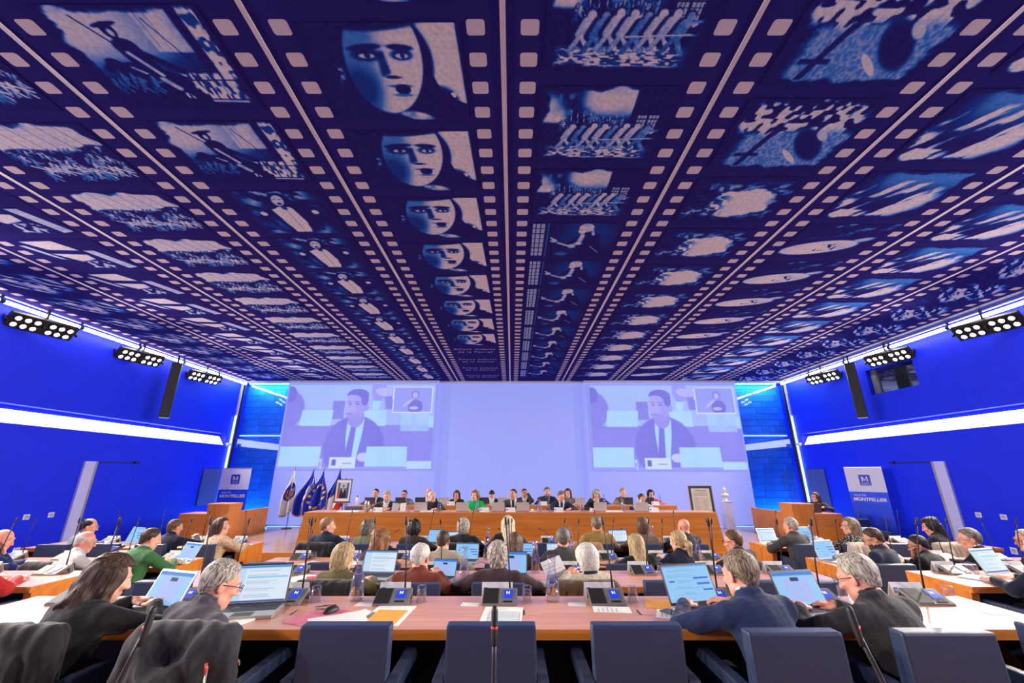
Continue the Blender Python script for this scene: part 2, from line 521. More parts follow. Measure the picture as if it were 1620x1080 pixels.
# side walls with a long light niche, a flush door and a booth window
NZ0, NZ1, NY1 = 2.485, 2.86, 14.45
def side_wall(name, X, s, win):
    b = MB()
    o0, o1 = (X - 0.5 * (s < 0), X + 0.5 * (s > 0))
    def seg(y0, y1, z0, z1):
        b.box(min(o0, o1), max(o0, o1), y0, y1, z0, z1)
    seg(YF, YB + 0.6, -0.6, NZ0)
    seg(NY1, YB + 0.6, NZ0, NZ1)
    if win:
        wy0, wy1, wz0, wz1 = win
        seg(YF, YB + 0.6, NZ1, wz0); seg(YF, wy0, wz0, wz1); seg(wy1, YB + 0.6, wz0, wz1); seg(YF, YB + 0.6, wz1, ZC + 0.3)
    else:
        seg(YF, YB + 0.6, NZ1, ZC + 0.3)
    xb = X + s * 0.5
    b.box(min(xb, xb + s * 0.1), max(xb, xb + s * 0.1), YF, YB + 0.6, -0.6, ZC + 0.3)
    return structure(name, b.me(name, M_BLUE))
WINR = (9.85, 11.25, 3.62, 4.30)
side_wall('wall_left', WL, -1, None)
side_wall('wall_right', WR, 1, WINR)
structure('wall_front', bx('wall_front', WL, WR, YF - 0.3, YF, -0.6, ZC + 0.3, M_BLUE))
M_BACK = pm('back_wall_blue', (0.02, 0.10, 0.55), 0.6, 0.05, 4)
structure('wall_back', bx('wall_back', WL - 0.5, WR + 0.5, YB + 0.6, YB + 0.8, -0.6, ZC + 0.3, M_BACK))

# light niches: each run of backlit panel is a fixture of its own
M_COVE = emis('niche_light_panel', (0.93, 0.98, 1.0), COVE_E)
for (X, s, side) in ((WL, -1, 'left'), (WR, 1, 'right')):
    ys = [-5.9, -2.6, 0.8, 4.2, 7.6, 11.0, 14.40]
    for i in range(6):
        y0, y1 = ys[i] + 0.015, ys[i + 1] - 0.015
        pr = [(X + s * 0.03, NZ0 + 0.012), (X + s * 0.06, NZ0 + 0.012), (X + s * 0.24, NZ1 - 0.09), (X + s * 0.21, NZ1 - 0.09)]
        me = MB().prism(pr, 1, y0, y1).me('cove_panel', M_COVE)
        e = empty('niche_light', (0, 0, 0))
        tag(e, 'glowing white light panel in the %s wall niche, %s one counted from the screens' % (side, ORD[5 - i]), 'light', 'wall niche light panels')
        ob('diffuser', me, e)
        ob('lip', bx('lip', min(X, X + s * 0.03), max(X, X + s * 0.03), y0, y1, NZ0 + 0.001, NZ0 + 0.012, M_WHITE), e)

# ------------------------------------------------------------------ ceiling: ten printed film strips
SW = 1.90; CX0 = -0.07
HP = 0.257
def film_mat():
    m, t, N, L, p = nt('film_strip_print')
    tc = N.new('ShaderNodeTexCoord'); sx = N.new('ShaderNodeSeparateXYZ'); L.new(tc.outputs['Object'], sx.inputs[0])
    def mt(op, a, b2=None):
        n = N.new('ShaderNodeMath'); n.operation = op
        for i, q in enumerate((a, b2)):
            if q is None: continue
            if isinstance(q, (int, float)): n.inputs[i].default_value = q
            else: L.new(q, n.inputs[i])
        return n.outputs[0]
    qx = mt('SUBTRACT', mt('ABSOLUTE', mt('SUBTRACT', mt('ABSOLUTE', sx.outputs[0]), 0.743)), 0.0465)
    md = mt('FLOORED_MODULO', mt('ADD', sx.outputs[1], -2.24 + HP / 2 + HP * 40), HP)
    qy = mt('SUBTRACT', mt('ABSOLUTE', mt('SUBTRACT', md, HP / 2)), 0.036)
    d = mt('SQRT', mt('ADD', mt('POWER', mt('MAXIMUM', qx, 0.0), 2.0), mt('POWER', mt('MAXIMUM', qy, 0.0), 2.0)))
    k = mt('LESS_THAN', d, 0.024)
    no = N.new('ShaderNodeTexNoise'); no.inputs['Scale'].default_value = 1.2; L.new(tc.outputs['Object'], no.inputs['Vector'])
    cr = N.new('ShaderNodeValToRGB')
    cr.color_ramp.elements[0].color = (0.029, 0.021, 0.155, 1); cr.color_ramp.elements[1].color = (0.035, 0.025, 0.19, 1)
    L.new(no.outputs['Fac'], cr.inputs[0])
    mi = N.new('ShaderNodeMix'); mi.data_type = 'RGBA'
    L.new(k, mi.inputs[0]); L.new(cr.outputs[0], mi.inputs[6]); mi.inputs[7].default_value = (0.72, 0.58, 0.62, 1)
    df = N.new('ShaderNodeBsdfDiffuse'); L.new(mi.outputs[2], df.inputs[0]); L.new(df.outputs[0], N['Material Output'].inputs['Surface']); N.remove(p)
    return m
M_FILM = film_mat()
M_FRAME = attr_mat('film_frame_print', 0.6, 0.0, 1.0, 0.16, 26.0, 0.0)
_t = M_FRAME.node_tree; _p = _t.nodes['Principled BSDF']; _d = _t.nodes.new('ShaderNodeBsdfDiffuse')
_t.links.new(_p.inputs['Base Color'].links[0].from_socket, _d.inputs[0]); _t.links.new(_d.outputs[0], _t.nodes['Material Output'].inputs['Surface']); _t.nodes.remove(_p)
ceil = structure('ceiling', bx('ceiling', WL, WR, YF, YB + 0.6, ZC + 0.03, ZC + 0.3, M_NAVY))

def tone(v):
    v = smooth(0.03, 0.88, np.clip(v, 0, 1)) * 0.5 + 0.5 * np.clip(v * 1.08, 0, 1)
    ks = [0.0, 0.3, 0.55, 0.8, 1.0]
    cs = np.array([(0.029, 0.021, 0.155), (0.02, 0.06, 0.34), (0.06, 0.22, 0.66), (0.42, 0.48, 0.74), (0.80, 0.70, 0.72)])
    return np.stack([np.interp(v, ks, cs[:, i]) for i in range(3)], -1)
def edge(a, b, s, w=0.05):
    n = (fbm(a * 7, b * 7, s) - 0.5) * 0.16
    return smooth(0, w, a + n - 0.03) * smooth(0, w, 1 - a + n - 0.03) * smooth(0, w, b + n - 0.02) * smooth(0, w, 1 - b + n - 0.02)
def art_face(a, b):
    v = 0.02 + 0 * a
    v = np.maximum(v, 0.95 * poly(a, b, [(0.66, 0.0), (0.97, 0.0), (0.99, 0.80), (0.84, 0.72)], 0.008))
    v = v * (1 - ell(a, b, 0.80, 0.80, 0.14, 0.20, 0.25) * (vnoise(a * 22, b * 16, 6) > 0.25))
    v = v * (1 - ell(a, b, 0.46, 0.34, 0.34, 0.50, 0.06))
    f = ell(a, b, 0.47, 0.36, 0.255, 0.56, 0.04, 0.10) * smooth(0.0, 0.03, b)
    sh = 0.42 + 0.50 * smooth(0.40, 0.58, a + 0.10 * b) + 0.12 * fbm(a * 5, b * 5, 2)
    sh = sh * (1 - 0.45 * ell(a, b, 0.26, 0.62, 0.12, 0.22, 0.6))
    for ex, rx in ((0.37, 0.095), (0.60, 0.075)):
        sh = sh * (1 - 0.95 * ell(a, b, ex, 0.215, rx * 1.15, 0.03, 0.35, -0.12 if ex < 0.5 else 0.12))
        sh = sh * (1 - 0.85 * ell(a, b, ex, 0.285, rx, 0.055, 0.4)) + 0.8 * ell(a, b, ex, 0.295, rx * 0.55, 0.022, 0.3) - 0.75 * ell(a, b, ex + 0.005, 0.292, rx * 0.22, 0.024, 0.3)
    sh = sh * (1 - 0.75 * poly(a, b, [(0.44, 0.26), (0.485, 0.24), (0.50, 0.47), (0.43, 0.50)], 0.02))
    sh = sh * (1 - 0.9 * ell(a, b, 0.51, 0.505, 0.055, 0.020, 0.4)) + 0.25 * ell(a, b, 0.545, 0.44, 0.02, 0.08, 0.4)
    sh = sh * (1 - 0.97 * ell(a, b, 0.55, 0.635, 0.055, 0.055, 0.2)) * (1 - 0.55 * ell(a, b, 0.54, 0.60, 0.09, 0.02, 0.3)) * (1 - 0.5 * ell(a, b, 0.545, 0.70, 0.075, 0.022, 0.35))
    sh = sh + 0.22 * ell(a, b, 0.55, 0.80, 0.09, 0.05, 0.5) - 0.3 * ell(a, b, 0.54, 0.75, 0.06, 0.015, 0.5)
    v = v * (1 - f) + f * np.clip(sh, 0.03, 1)
    v = v * (1 - ell(a, b, 0.43, -0.04, 0.34, 0.11, 0.2))
    v = np.maximum(v, 0.9 * ell(a, b, 0.60, 0.95, 0.13, 0.05, 0.3, 0.3) * (0.4 + fbm(a * 14, b * 14, 3)))
    v = np.maximum(v, 0.55 * ell(a, b, 0.15, 0.45, 0.03, 0.12, 0.5) * (fbm(a * 24, b * 14, 9) > 0.5))
    return v
def figure(v, a, b, x, y, s, ln, lum, seed):
    """one small printed figure: head, leaning body, striding legs, an arm"""
    hx, hy = x + ln * 0.55 * s, y - 0.62 * s
    sh = 0.55 + 0.45 * smooth(-0.5 * s, 0.5 * s, a - x + 0.4 * s * (vnoise(a * 60, b * 60, seed) - 0.5))
    body = np.maximum(seg(a, b, (x, y), (x + ln * 0.4 * s, y - 0.42 * s), 0.15 * s, 0.006), ell(a, b, hx, hy, 0.10 * s, 0.15 * s, 0.15))
    legs = np.maximum(seg(a, b, (x, y), (x - 0.24 * s, y + 0.55 * s), 0.07 * s), seg(a, b, (x, y), (x + 0.22 * s, y + 0.52 * s), 0.07 * s))
    arm = seg(a, b, (x + ln * 0.35 * s, y - 0.36 * s), (x + (0.35 + ln) * s, y - (0.1 + 0.5 * hash2(seed, 1.0, 2.0)) * s), 0.05 * s)
    m = np.maximum(np.maximum(body, legs), arm)
    out = np.maximum(np.maximum(seg(a, b, (x - 0.07 * s, y), (x + ln * 0.4 * s - 0.07 * s, y - 0.42 * s), 0.19 * s), ell(a, b, hx - 0.02 * s, hy - 0.03 * s, 0.13 * s, 0.19 * s, 0.15)), legs)
    v = v * (1 - 0.9 * out)
    return v * (1 - m) + m * lum * sh
def art_rider(a, b):
    v = smooth(0.80, 0.25, b) * (0.58 + 0.45 * fbm(a * 3, b * 4, 1)) * smooth(0.98, 0.42, a)
    v = np.maximum(v, 0.95 * rect(a, b, 0.56, 0.80, 0.0, 0.40, 0.02) * (0.55 + 0.5 * fbm(a * 10, b * 6, 2)) * (1 - 0.6 * rect(a, b, 0.60, 0.605, 0, 0.4, 0.003)) * (1 - 0.6 * rect(a, b, 0.655, 0.66, 0, 0.4, 0.003)))
    v = v * (1 - rect(a, b, 0.80, 0.86, 0.0, 0.66, 0.008)); v = np.maximum(v, rect(a, b, 0.865, 0.965, 0.0, 0.80, 0.008) * (0.3 + 0.7 * smooth(0.4, 0.6, vnoise(a * 34, b * 22, 5))))
    v = np.maximum(v, rect(a, b, 0.50, 0.97, 0.60, 0.88, 0.02) * (0.25 + 0.75 * smooth(0.35, 0.6, vnoise(a * 60, b * 14, 6)))); v = v * (1 - 0.8 * rect(a, b, 0.50, 0.97, 0.665, 0.68, 0.004))
    dark = [((0.30, 0.60), (0.52, 0.70), 0.11), ((0.50, 0.66), (0.62, 0.86), 0.05), ((0.30, 0.62), (0.20, 0.50), 0.05), ((0.20, 0.50), (0.14, 0.56), 0.035), ((0.42, 0.56), (0.38, 0.34), 0.075), ((0.24, 0.66), (0.22, 0.95), 0.035), ((0.40, 0.74), (0.42, 0.98), 0.03), ((0.56, 0.74), (0.66, 0.98), 0.03), ((0.10, 0.92), (0.9, 0.96), 0.07), ((0.46, 0.42), (0.62, 0.58), 0.03)]
    for p, q, w in dark: v = v * (1 - seg(a, b, p, q, w, 0.012))
    v = v * (1 - ell(a, b, 0.36, 0.20, 0.045, 0.075, 0.1)) * (1 - ell(a, b, 0.36, 0.15, 0.085, 0.022, 0.2, -0.2)) * (1 - seg(a, b, (0.20, 0.08), (0.34, 0.36), 0.006)) * (1 - 0.8 * seg(a, b, (0.62, 0.1), (0.74, 0.52), 0.004))
    for p, q, w in (((0.36, 0.40), (0.46, 0.62), 0.016), ((0.44, 0.66), (0.50, 0.76), 0.022), ((0.30, 0.54), (0.36, 0.60), 0.010), ((0.68, 0.90), (0.92, 0.91), 0.012)): v = np.maximum(v, 0.9 * seg(a, b, p, q, w, 0.01) * (0.6 + 0.5 * fbm(a * 20, b * 20, 4)))
    v = np.maximum(v, 0.75 * ell(a, b, 0.365, 0.22, 0.018, 0.035, 0.4))
    for k in range(7): v = figure(v, a, b, 0.07 + 0.05 * k + 0.02 * math.sin(k * 3), 0.72 + 0.03 * math.cos(k * 5), 0.13, 0.25, 0.5, k)
    return v * edge(a, b, 11)
def art_crowd(a, b):
    hz = 0.40 + 0.10 * (fbm(a * 5, 0 * b, 4) - 0.5)
    v = smooth(hz + 0.02, hz - 0.03, b) * (0.62 + 0.42 * fbm(a * 2.5, b * 3, 8))
    v = v * (1 - 0.95 * ell(a, b, 0.86, 0.38, 0.13, 0.07, 0.4) * (vnoise(a * 30, b * 22, 3) > 0.3))
    rs = random.Random(5)
    for k in range(70):
        y = 0.40 + 0.46 * (k / 70.0) ** 1.2; s = 0.05 + 0.22 * (y - 0.38)
        v = figure(v, a, b, 0.05 + 0.9 * rs.random(), y, s, rs.uniform(-0.2, 0.5), rs.uniform(0.55, 1.0), k)
    for k in range(7):
        x = 0.1 + 0.13 * k; v = v * (1 - 0.8 * seg(a, b, (x, 0.02), (x + 0.10, 0.42), 0.003, 0.002))
    for k in range(8):
        x = 0.12 + 0.1 * k; y = 0.66 + 0.02 * (k % 3); v = np.maximum(v, 0.9 * seg(a, b, (x, y), (x + 0.14, y + 0.10), 0.012, 0.008))
    v = np.maximum(v, 0.9 * seg(a, b, (0.02, 0.05), (0.20, 0.30), 0.03, 0.02) * (0.6 + 0.4 * fbm(a * 20, b * 20, 3)))
    return v * edge(a, b, 21)
def art_town(a, b):
    v = smooth(0.50, 0.20, b) * ell(a, b, 0.56, 0.14, 0.24, 0.34, 0.35) * (0.55 + 0.7 * fbm(a * 4, b * 4, 31))
    v = v * (1 - rect(a, b, 0.70, 1.0, 0.0, 0.9, 0.006)); v = np.maximum(v, 0.45 * rect(a, b, 0.12, 0.42, 0.08, 0.36, 0.03) * smooth(0.35, 0.6, vnoise(a * 22, b * 16, 5)))
    v = np.maximum(v, 0.85 * ell(a, b, 0.08, 0.34, 0.13, 0.24, 0.5) * (0.4 + fbm(a * 5, b * 5, 33)))
    for x0 in (0.74, 0.83):
        w = rect(a - 0.02 * (1 - b), b, x0, x0 + 0.075, 0.34, 0.60, 0.004) * (np.abs(((a - 0.02 * (1 - b) - x0) * 40) % 1 - 0.5) < 0.36) * (np.abs(((b - 0.34) * 19) % 1 - 0.5) < 0.38)
        v = np.maximum(v, 0.66 * w)
    v = v * (1 - smooth(0.42, 0.47, b) * smooth(0.76, 0.7, a)); v = np.maximum(v, smooth(0.74, 0.80, b) * smooth(1.0, 0.93, b) * (0.25 + 0.7 * smooth(0.35, 0.65, vnoise(a * 34, b * 70, 37))) * smooth(0.98, 0.80, a))
    rs = random.Random(9)
    for k in range(46):
        v = figure(v, a, b, 0.12 + 0.58 * rs.random(), 0.44 + 0.12 * (k / 46.0), 0.07, rs.uniform(-0.2, 0.3), rs.uniform(0.35, 0.9), k)
    for k in range(9): v = np.maximum(v, 0.7 * seg(a, b, (0.24 + 0.05 * k, 0.28 + 0.03 * (k % 3)), (0.25 + 0.05 * k, 0.44), 0.003, 0.003))
    for k in range(8): v = figure(v, a, b, 0.22 + 0.085 * k, 0.66 + 0.015 * math.sin(k * 2.0), 0.26, 0.35, (0.9, 0.6, 0.95)[k % 3], k + 60)
    v = np.maximum(v, 0.8 * seg(a, b, (0.5, 0.68), (0.95, 0.66), 0.008)); v = np.maximum(v, 0.5 * poly(a, b, [(0.36, 0.40), (0.42, 0.32), (0.48, 0.40)], 0.006))
    return v * edge(a, b, 38)
def art_profile(a, b):
    v = 0.30 * ell(a, b, 0.66, 0.35, 0.30, 0.45, 0.6)
    v = np.maximum(v, 0.66 * rect(a, b, 0.02, 0.17, 0.02, 0.97, 0.01) * (np.abs((a * 18) % 1 - 0.5) < 0.36) * (np.abs((b * 7) % 1 - 0.5) < 0.42))
    v = np.maximum(v, 0.4 * rect(a, b, 0.19, 0.205, 0.0, 1.0, 0.004))
    for p, q, w in (((0.68, 0.40), (0.72, 0.98), 0.13), ((0.60, 0.42), (0.46, 0.66), 0.07), ((0.74, 0.46), (0.84, 0.86), 0.07)): v = v * (1 - seg(a, b, p, q, w, 0.02))
    n = 0.55 + 0.55 * fbm(a * 22, b * 22, 41)
    v = v * (1 - ell(a, b, 0.62, 0.17, 0.085, 0.14, 0.1))
    v = np.maximum(v, 0.95 * n * ell(a, b, 0.625, 0.13, 0.085, 0.12, 0.12) * smooth(-0.1, 0.04, (a - 0.52) + 0.4 * (0.22 - b)))
    v = np.maximum(v, 0.9 * ell(a, b, 0.585, 0.21, 0.045, 0.09, 0.2)); v = np.maximum(v, 0.9 * poly(a, b, [(0.535, 0.235), (0.55, 0.17), (0.575, 0.25)], 0.006))
    v = v * (1 - 0.8 * rect(a, b, 0.55, 0.58, 0.175, 0.19, 0.006)) * (1 - 0.8 * rect(a, b, 0.545, 0.575, 0.265, 0.275, 0.006)); v = np.maximum(v, 0.8 * n * seg(a, b, (0.70, 0.20), (0.72, 0.32), 0.018))
    v = np.maximum(v, 0.95 * n * seg(a, b, (0.60, 0.33), (0.58, 0.54), 0.03, 0.02)); v = np.maximum(v, 0.9 * n * ell(a, b, 0.57, 0.58, 0.05, 0.05, 0.4))
    v = np.maximum(v, 0.85 * n * seg(a, b, (0.34, 0.56), (0.50, 0.68), 0.025, 0.012)); v = np.maximum(v, 0.9 * n * ell(a, b, 0.50, 0.66, 0.05, 0.07, 0.35)); v = np.maximum(v, 0.85 * n * ell(a, b, 0.28, 0.50, 0.045, 0.05, 0.35))
    for k in range(4): v = np.maximum(v, 0.8 * seg(a, b, (0.28, 0.50), (0.24 + 0.02 * k, 0.40 + 0.02 * k), 0.009))
    v = np.maximum(v, 0.7 * seg(a, b, (0.72, 0.66), (0.84, 0.86), 0.006)); v = np.maximum(v, 0.5 * n * ell(a, b, 0.40, 0.90, 0.09, 0.07, 0.4))
    return v
def art_street(a, b):
    v = (0.42 + 0.22 * vnoise(a * 70, b * 40, 51)) * smooth(0.0, 0.1, a - 0.06 + 0.1 * (fbm(b * 5, a * 0, 5) - 0.5))
    cr = smooth(0.46, 0.62, vnoise(a * 26 + b * 5, b * 18, 53)) * 0.9
    m = smooth(0.50, 0.36, b + 0.1 * (fbm(a * 6, 0 * b, 55) - 0.5)); v = v * (1 - m) + m * cr
    v = v * (1 - 0.9 * np.maximum(rect(a + 0.25 * b, b, 0.44, 0.49, 0.42, 0.95, 0.008), rect(a, b, 0.16, 0.36, 0.74, 0.79, 0.01)))
    v = v * (1 - 0.95 * ell(a, b, 0.72, 0.62, 0.10, 0.26, 0.2, -0.5))
    v = np.maximum(v, 0.9 * ell(a, b, 0.64, 0.80, 0.03, 0.16, 0.3, -0.7)); v = np.maximum(v, 0.8 * ell(a, b, 0.77, 0.48, 0.04, 0.10, 0.3, -0.6))
    return v * edge(a, b, 57)
def art_burst(a, b):
    n = fbm(a * 6, b * 6, 61)
    th = np.arctan2(b - 0.55, a - 0.56); n = n + 0.35 * (vnoise(th * 5, np.hypot(a - 0.56, b - 0.55) * 4, 67) - 0.5)
    m = ell(a, b, 0.58, 0.55, 0.36, 0.32, 0.45) * 0.6 + 0.5 * n
    v = smooth(0.48, 0.75, m * smooth(0.05, 0.3, a) * smooth(1.0, 0.85, a))
    bl = 0.62 * smooth(0.42, 0.7, fbm(a * 9 + b * 8, b * 9 - a * 4, 63)) * smooth(0.02, 0.2, b) * smooth(1, 0.75, b)
    v = np.maximum(v, bl) * (1 - 0.7 * smooth(0.55, 0.66, vnoise(a * 30, b * 20, 65)) * smooth(0.55, 0.3, a))
    return v * edge(a, b, 66)
def art_shirt(a, b):
    w = 0.03 * (fbm(a * 9, b * 9, 70) - 0.5)
    v = 0.6 * smooth(0.45, 0.65, fbm(a * 9 - b * 5, b * 8, 71)) * smooth(0.05, 0.25, a) * smooth(0.95, 0.75, a)
    v = v * (1 - ell(a, b, 0.5, 0.62, 0.30, 0.42, 0.25) * 0.85)
    v = v * (1 - seg(a, b, (0.44, 0.40), (0.26, 0.56), 0.07, 0.02)) * (1 - seg(a, b, (0.60, 0.40), (0.78, 0.52), 0.07, 0.02))
    v = np.maximum(v, poly(a + w, b + w, [(0.37, 0.40), (0.47, 0.34), (0.56, 0.34), (0.68, 0.42), (0.64, 0.70), (0.68, 0.97), (0.44, 0.97), (0.40, 0.68)], 0.012) * (0.86 + 0.2 * fbm(a * 8, b * 5, 72)))
    v = v * (1 - 0.45 * seg(a, b, (0.52, 0.40), (0.53, 0.95), 0.005)) * (1 - 0.7 * ell(a, b, 0.515, 0.36, 0.03, 0.05, 0.3))
    v = np.maximum(v, 0.9 * ell(a, b, 0.25, 0.50, 0.035, 0.05, 0.3)); v = np.maximum(v, 0.9 * ell(a, b, 0.80, 0.46, 0.035, 0.05, 0.3)); v = np.maximum(v, 0.5 * seg(a, b, (0.30, 0.60), (0.36, 0.90), 0.03, 0.03) * fbm(a * 20, b * 8, 8) * 1.5)
    v = v * (1 - ell(a, b, 0.53, 0.16, 0.10, 0.13, 0.15))
    v = np.maximum(v, 0.9 * ell(a, b, 0.505, 0.20, 0.06, 0.12, 0.12, 0.2) * (0.65 + 0.45 * fbm(a * 14, b * 14, 73)))
    v = v * (1 - 0.85 * ell(a, b, 0.50, 0.265, 0.022, 0.026, 0.3)) * (1 - 0.8 * rect(a, b, 0.465, 0.495, 0.165, 0.18, 0.008)) * (1 - 0.8 * rect(a, b, 0.52, 0.55, 0.165, 0.18, 0.008))
    return v
def art_drape(a, b):
    q = a - 0.55 * (1 - b)
    v = 0.5 * smooth(0.0, 0.3, a) * smooth(0.75, 0.1, b)
    m = smooth(0.40, 0.60, fbm(q * 9, b * 3, 81)) * ell(a, b, 0.45, 0.6, 0.5, 0.42, 0.3, -0.5)
    v = np.maximum(v, m); v = np.maximum(v, 0.95 * poly(a, b, [(0.0, 0.98), (0.12, 0.78), (0.36, 0.80), (0.22, 0.98)], 0.01))
    return v * edge(a, b, 83)
def art_arm(a, b):
    v = 0.95 * ell(a, b, 0.42, 0.68, 0.44, 0.20, 0.1, -0.3) * (0.75 + 0.3 * fbm(a * 3, b * 3, 91))
    v = v * (1 - 0.9 * rect(a, b + 0.25 * (a - 0.5), 0.40, 0.62, 0.58, 0.78, 0.02) * (vnoise(a * 60, b * 22, 92) > 0.62))
    v = np.maximum(v, 0.5 * smooth(0.6, 0.72, fbm(a * 10 + b * 6, b * 7, 93)) * smooth(0.5, 0.2, b)); v = np.maximum(v, 0.7 * ell(a, b, 0.82, 0.45, 0.14, 0.06, 0.4, -0.5))
    return v
def art_cloud(a, b):
    v = 0.95 * poly(a, b, [(0.10, 0.08), (0.50, 0.06), (0.62, 0.36), (0.26, 0.34)], 0.02)
    v = np.maximum(v, 0.92 * poly(a, b, [(0.20, 0.46), (0.62, 0.50), (0.62, 0.66), (0.40, 0.74)], 0.02))
    v = np.maximum(v, 0.9 * poly(a, b, [(0.66, 0.36), (0.80, 0.36), (0.98, 0.94), (0.84, 0.98)], 0.015) * (0.7 + 0.3 * fbm(a * 5, b * 8, 95)))
    v = np.maximum(v, 0.75 * smooth(0.55, 0.65, vnoise(a * 24, b * 18, 97)) * rect(a, b, 0.4, 0.72, 0.72, 0.98, 0.04)); v = np.maximum(v, 0.8 * poly(a, b, [(0.0, 0.2), (0.08, 0.2), (0.26, 0.7), (0.16, 0.62)], 0.02))
    return v
def art_splash(a, b):
    s = vnoise((a - 0.5 * b) * 14, b * 6, 101) * 0.6 + vnoise((a - 0.5 * b) * 34, b * 14, 103) * 0.4
    return smooth(0.35, 0.75, s) * ell(a, b, 0.5, 0.5, 0.5, 0.45, 0.4) * 0.98
FW, FH = 1.24, 0.89
FART = {}
def film_me(fn):
    k = fn.__name__
    if k not in FART:
        FART[k] = grid(k, 150, 108, lambda a, b: ((a - 0.5) * FW, (b - 0.5) * FH, 0 * a), M_FRAME, lambda a, b: tone(fn(a, b)), False)
    return FART[k]
M_TXT = pm('caption_print', (0.55, 0.5, 0.6), 0.6)
TX1 = text_mesh('Allons enfants', 0.17, M_TXT, shear=0.0, spacing=1.15); TX2 = text_mesh('de la Patrie!', 0.17, M_TXT, spacing=1.15)
plan = {-5: (2.1, [(99, art_splash)]), -4: (2.10, [(99, art_cloud)]), -3: (2.10, [(99, art_crowd)]), -2: (2.08, [(4.0, art_rider), (99, art_shirt)]),
        -1: (2.20, [(9.9, art_face), (99, None)]), 0: (2.735, [(4.6, art_town), (99, art_profile)]), 1: (2.86, [(3.8, art_street), (99, art_burst)]),
        2: (2.76, [(4.7, art_drape), (99, art_arm)]), 3: (2.3, [(99, art_drape)]), 4: (2.5, [(99, art_splash)])}
PANEL = {}
for k in range(-5, 5):
    xc = CX0 + SW * (k + 0.5)
    if 'p' not in PANEL:
        PANEL['p'] = bx('film_panel', -SW / 2 + 0.002, SW / 2 - 0.002, YF, YB - 0.02, 0.0, 0.03, M_FILM)
        PANEL['b'] = bx('batten', -0.022, 0.022, YF, YB - 0.02, -0.004, 0.0, M_PALE)
    p = ob('film_panel', PANEL['p'], ceil, (xc, 0, ZC))
    if k > -5:
        ob('batten', PANEL['b'], ceil, (xc - SW / 2, 0, ZC))
    ph, arts = plan[k]
    y = ph - 1.03 * 2
    while y < YB - 0.95:
        fn = [q for (lim, q) in arts if y < lim][0]
        if y > 0.6:
            if fn:
                ob('film_frame', film_me(fn), p, (0, y + FH / 2, -0.003))
            else:
                for tm, dy in ((TX1, 0.30), (TX2, 0.56)):
                    ob('caption', tm, p, (0, y + dy, -0.003), (R(180), 0, 0))
        y += 1.03

# ------------------------------------------------------------------ screens, glazing, lit joints
M_SHEER = pm('wash_glow_cloth', (0.18, 0.20, 0.38), 0.9, 0.03, 2.0)
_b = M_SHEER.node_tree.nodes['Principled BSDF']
_b.inputs['Emission Color'].default_value = (*lin(158, 168, 255), 1); _b.inputs['Emission Strength'].default_value = SCREEN_E * 0.74  # lilac wash put into the cloth as emission, blank middle screen included
def drape(name, x0, x1, y, z0, z1, wav, lab, seed):
    rs = np.random.RandomState(seed); ph = rs.rand(6) * 6; fr = 2 + rs.rand(6) * 14
    def fn(a, b):
        w = sum(np.sin(fr[i] * a * (x1 - x0) * 0.7 + ph[i]) for i in range(6)) / 6
        return x0 + a * (x1 - x0), y - wav * w * (0.35 + 0.65 * b), z1 + (z0 - z1) * b
    e = empty(name, (0, 0, 0)); tag(e, lab, 'screen')
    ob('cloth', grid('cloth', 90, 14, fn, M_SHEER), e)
    ob('hem_bar', bx('hem', x0, x1, y - 0.03, y + 0.02, z0 - 0.02, z0 + 0.012, M_WHITE), e)
    ob('roller_case', bx('case', x0, x1, y - 0.07, y + 0.06, z1, z1 + 0.06, M_WHITE), e)
    return e
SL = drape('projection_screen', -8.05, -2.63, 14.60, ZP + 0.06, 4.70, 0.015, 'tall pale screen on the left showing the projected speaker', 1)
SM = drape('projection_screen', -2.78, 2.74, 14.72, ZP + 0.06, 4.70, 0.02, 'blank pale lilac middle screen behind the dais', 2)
SR = drape('projection_screen', 2.59, 8.05, 14.60, ZP + 0.06, 4.70, 0.015, 'tall pale screen on the right showing the projected speaker', 3)
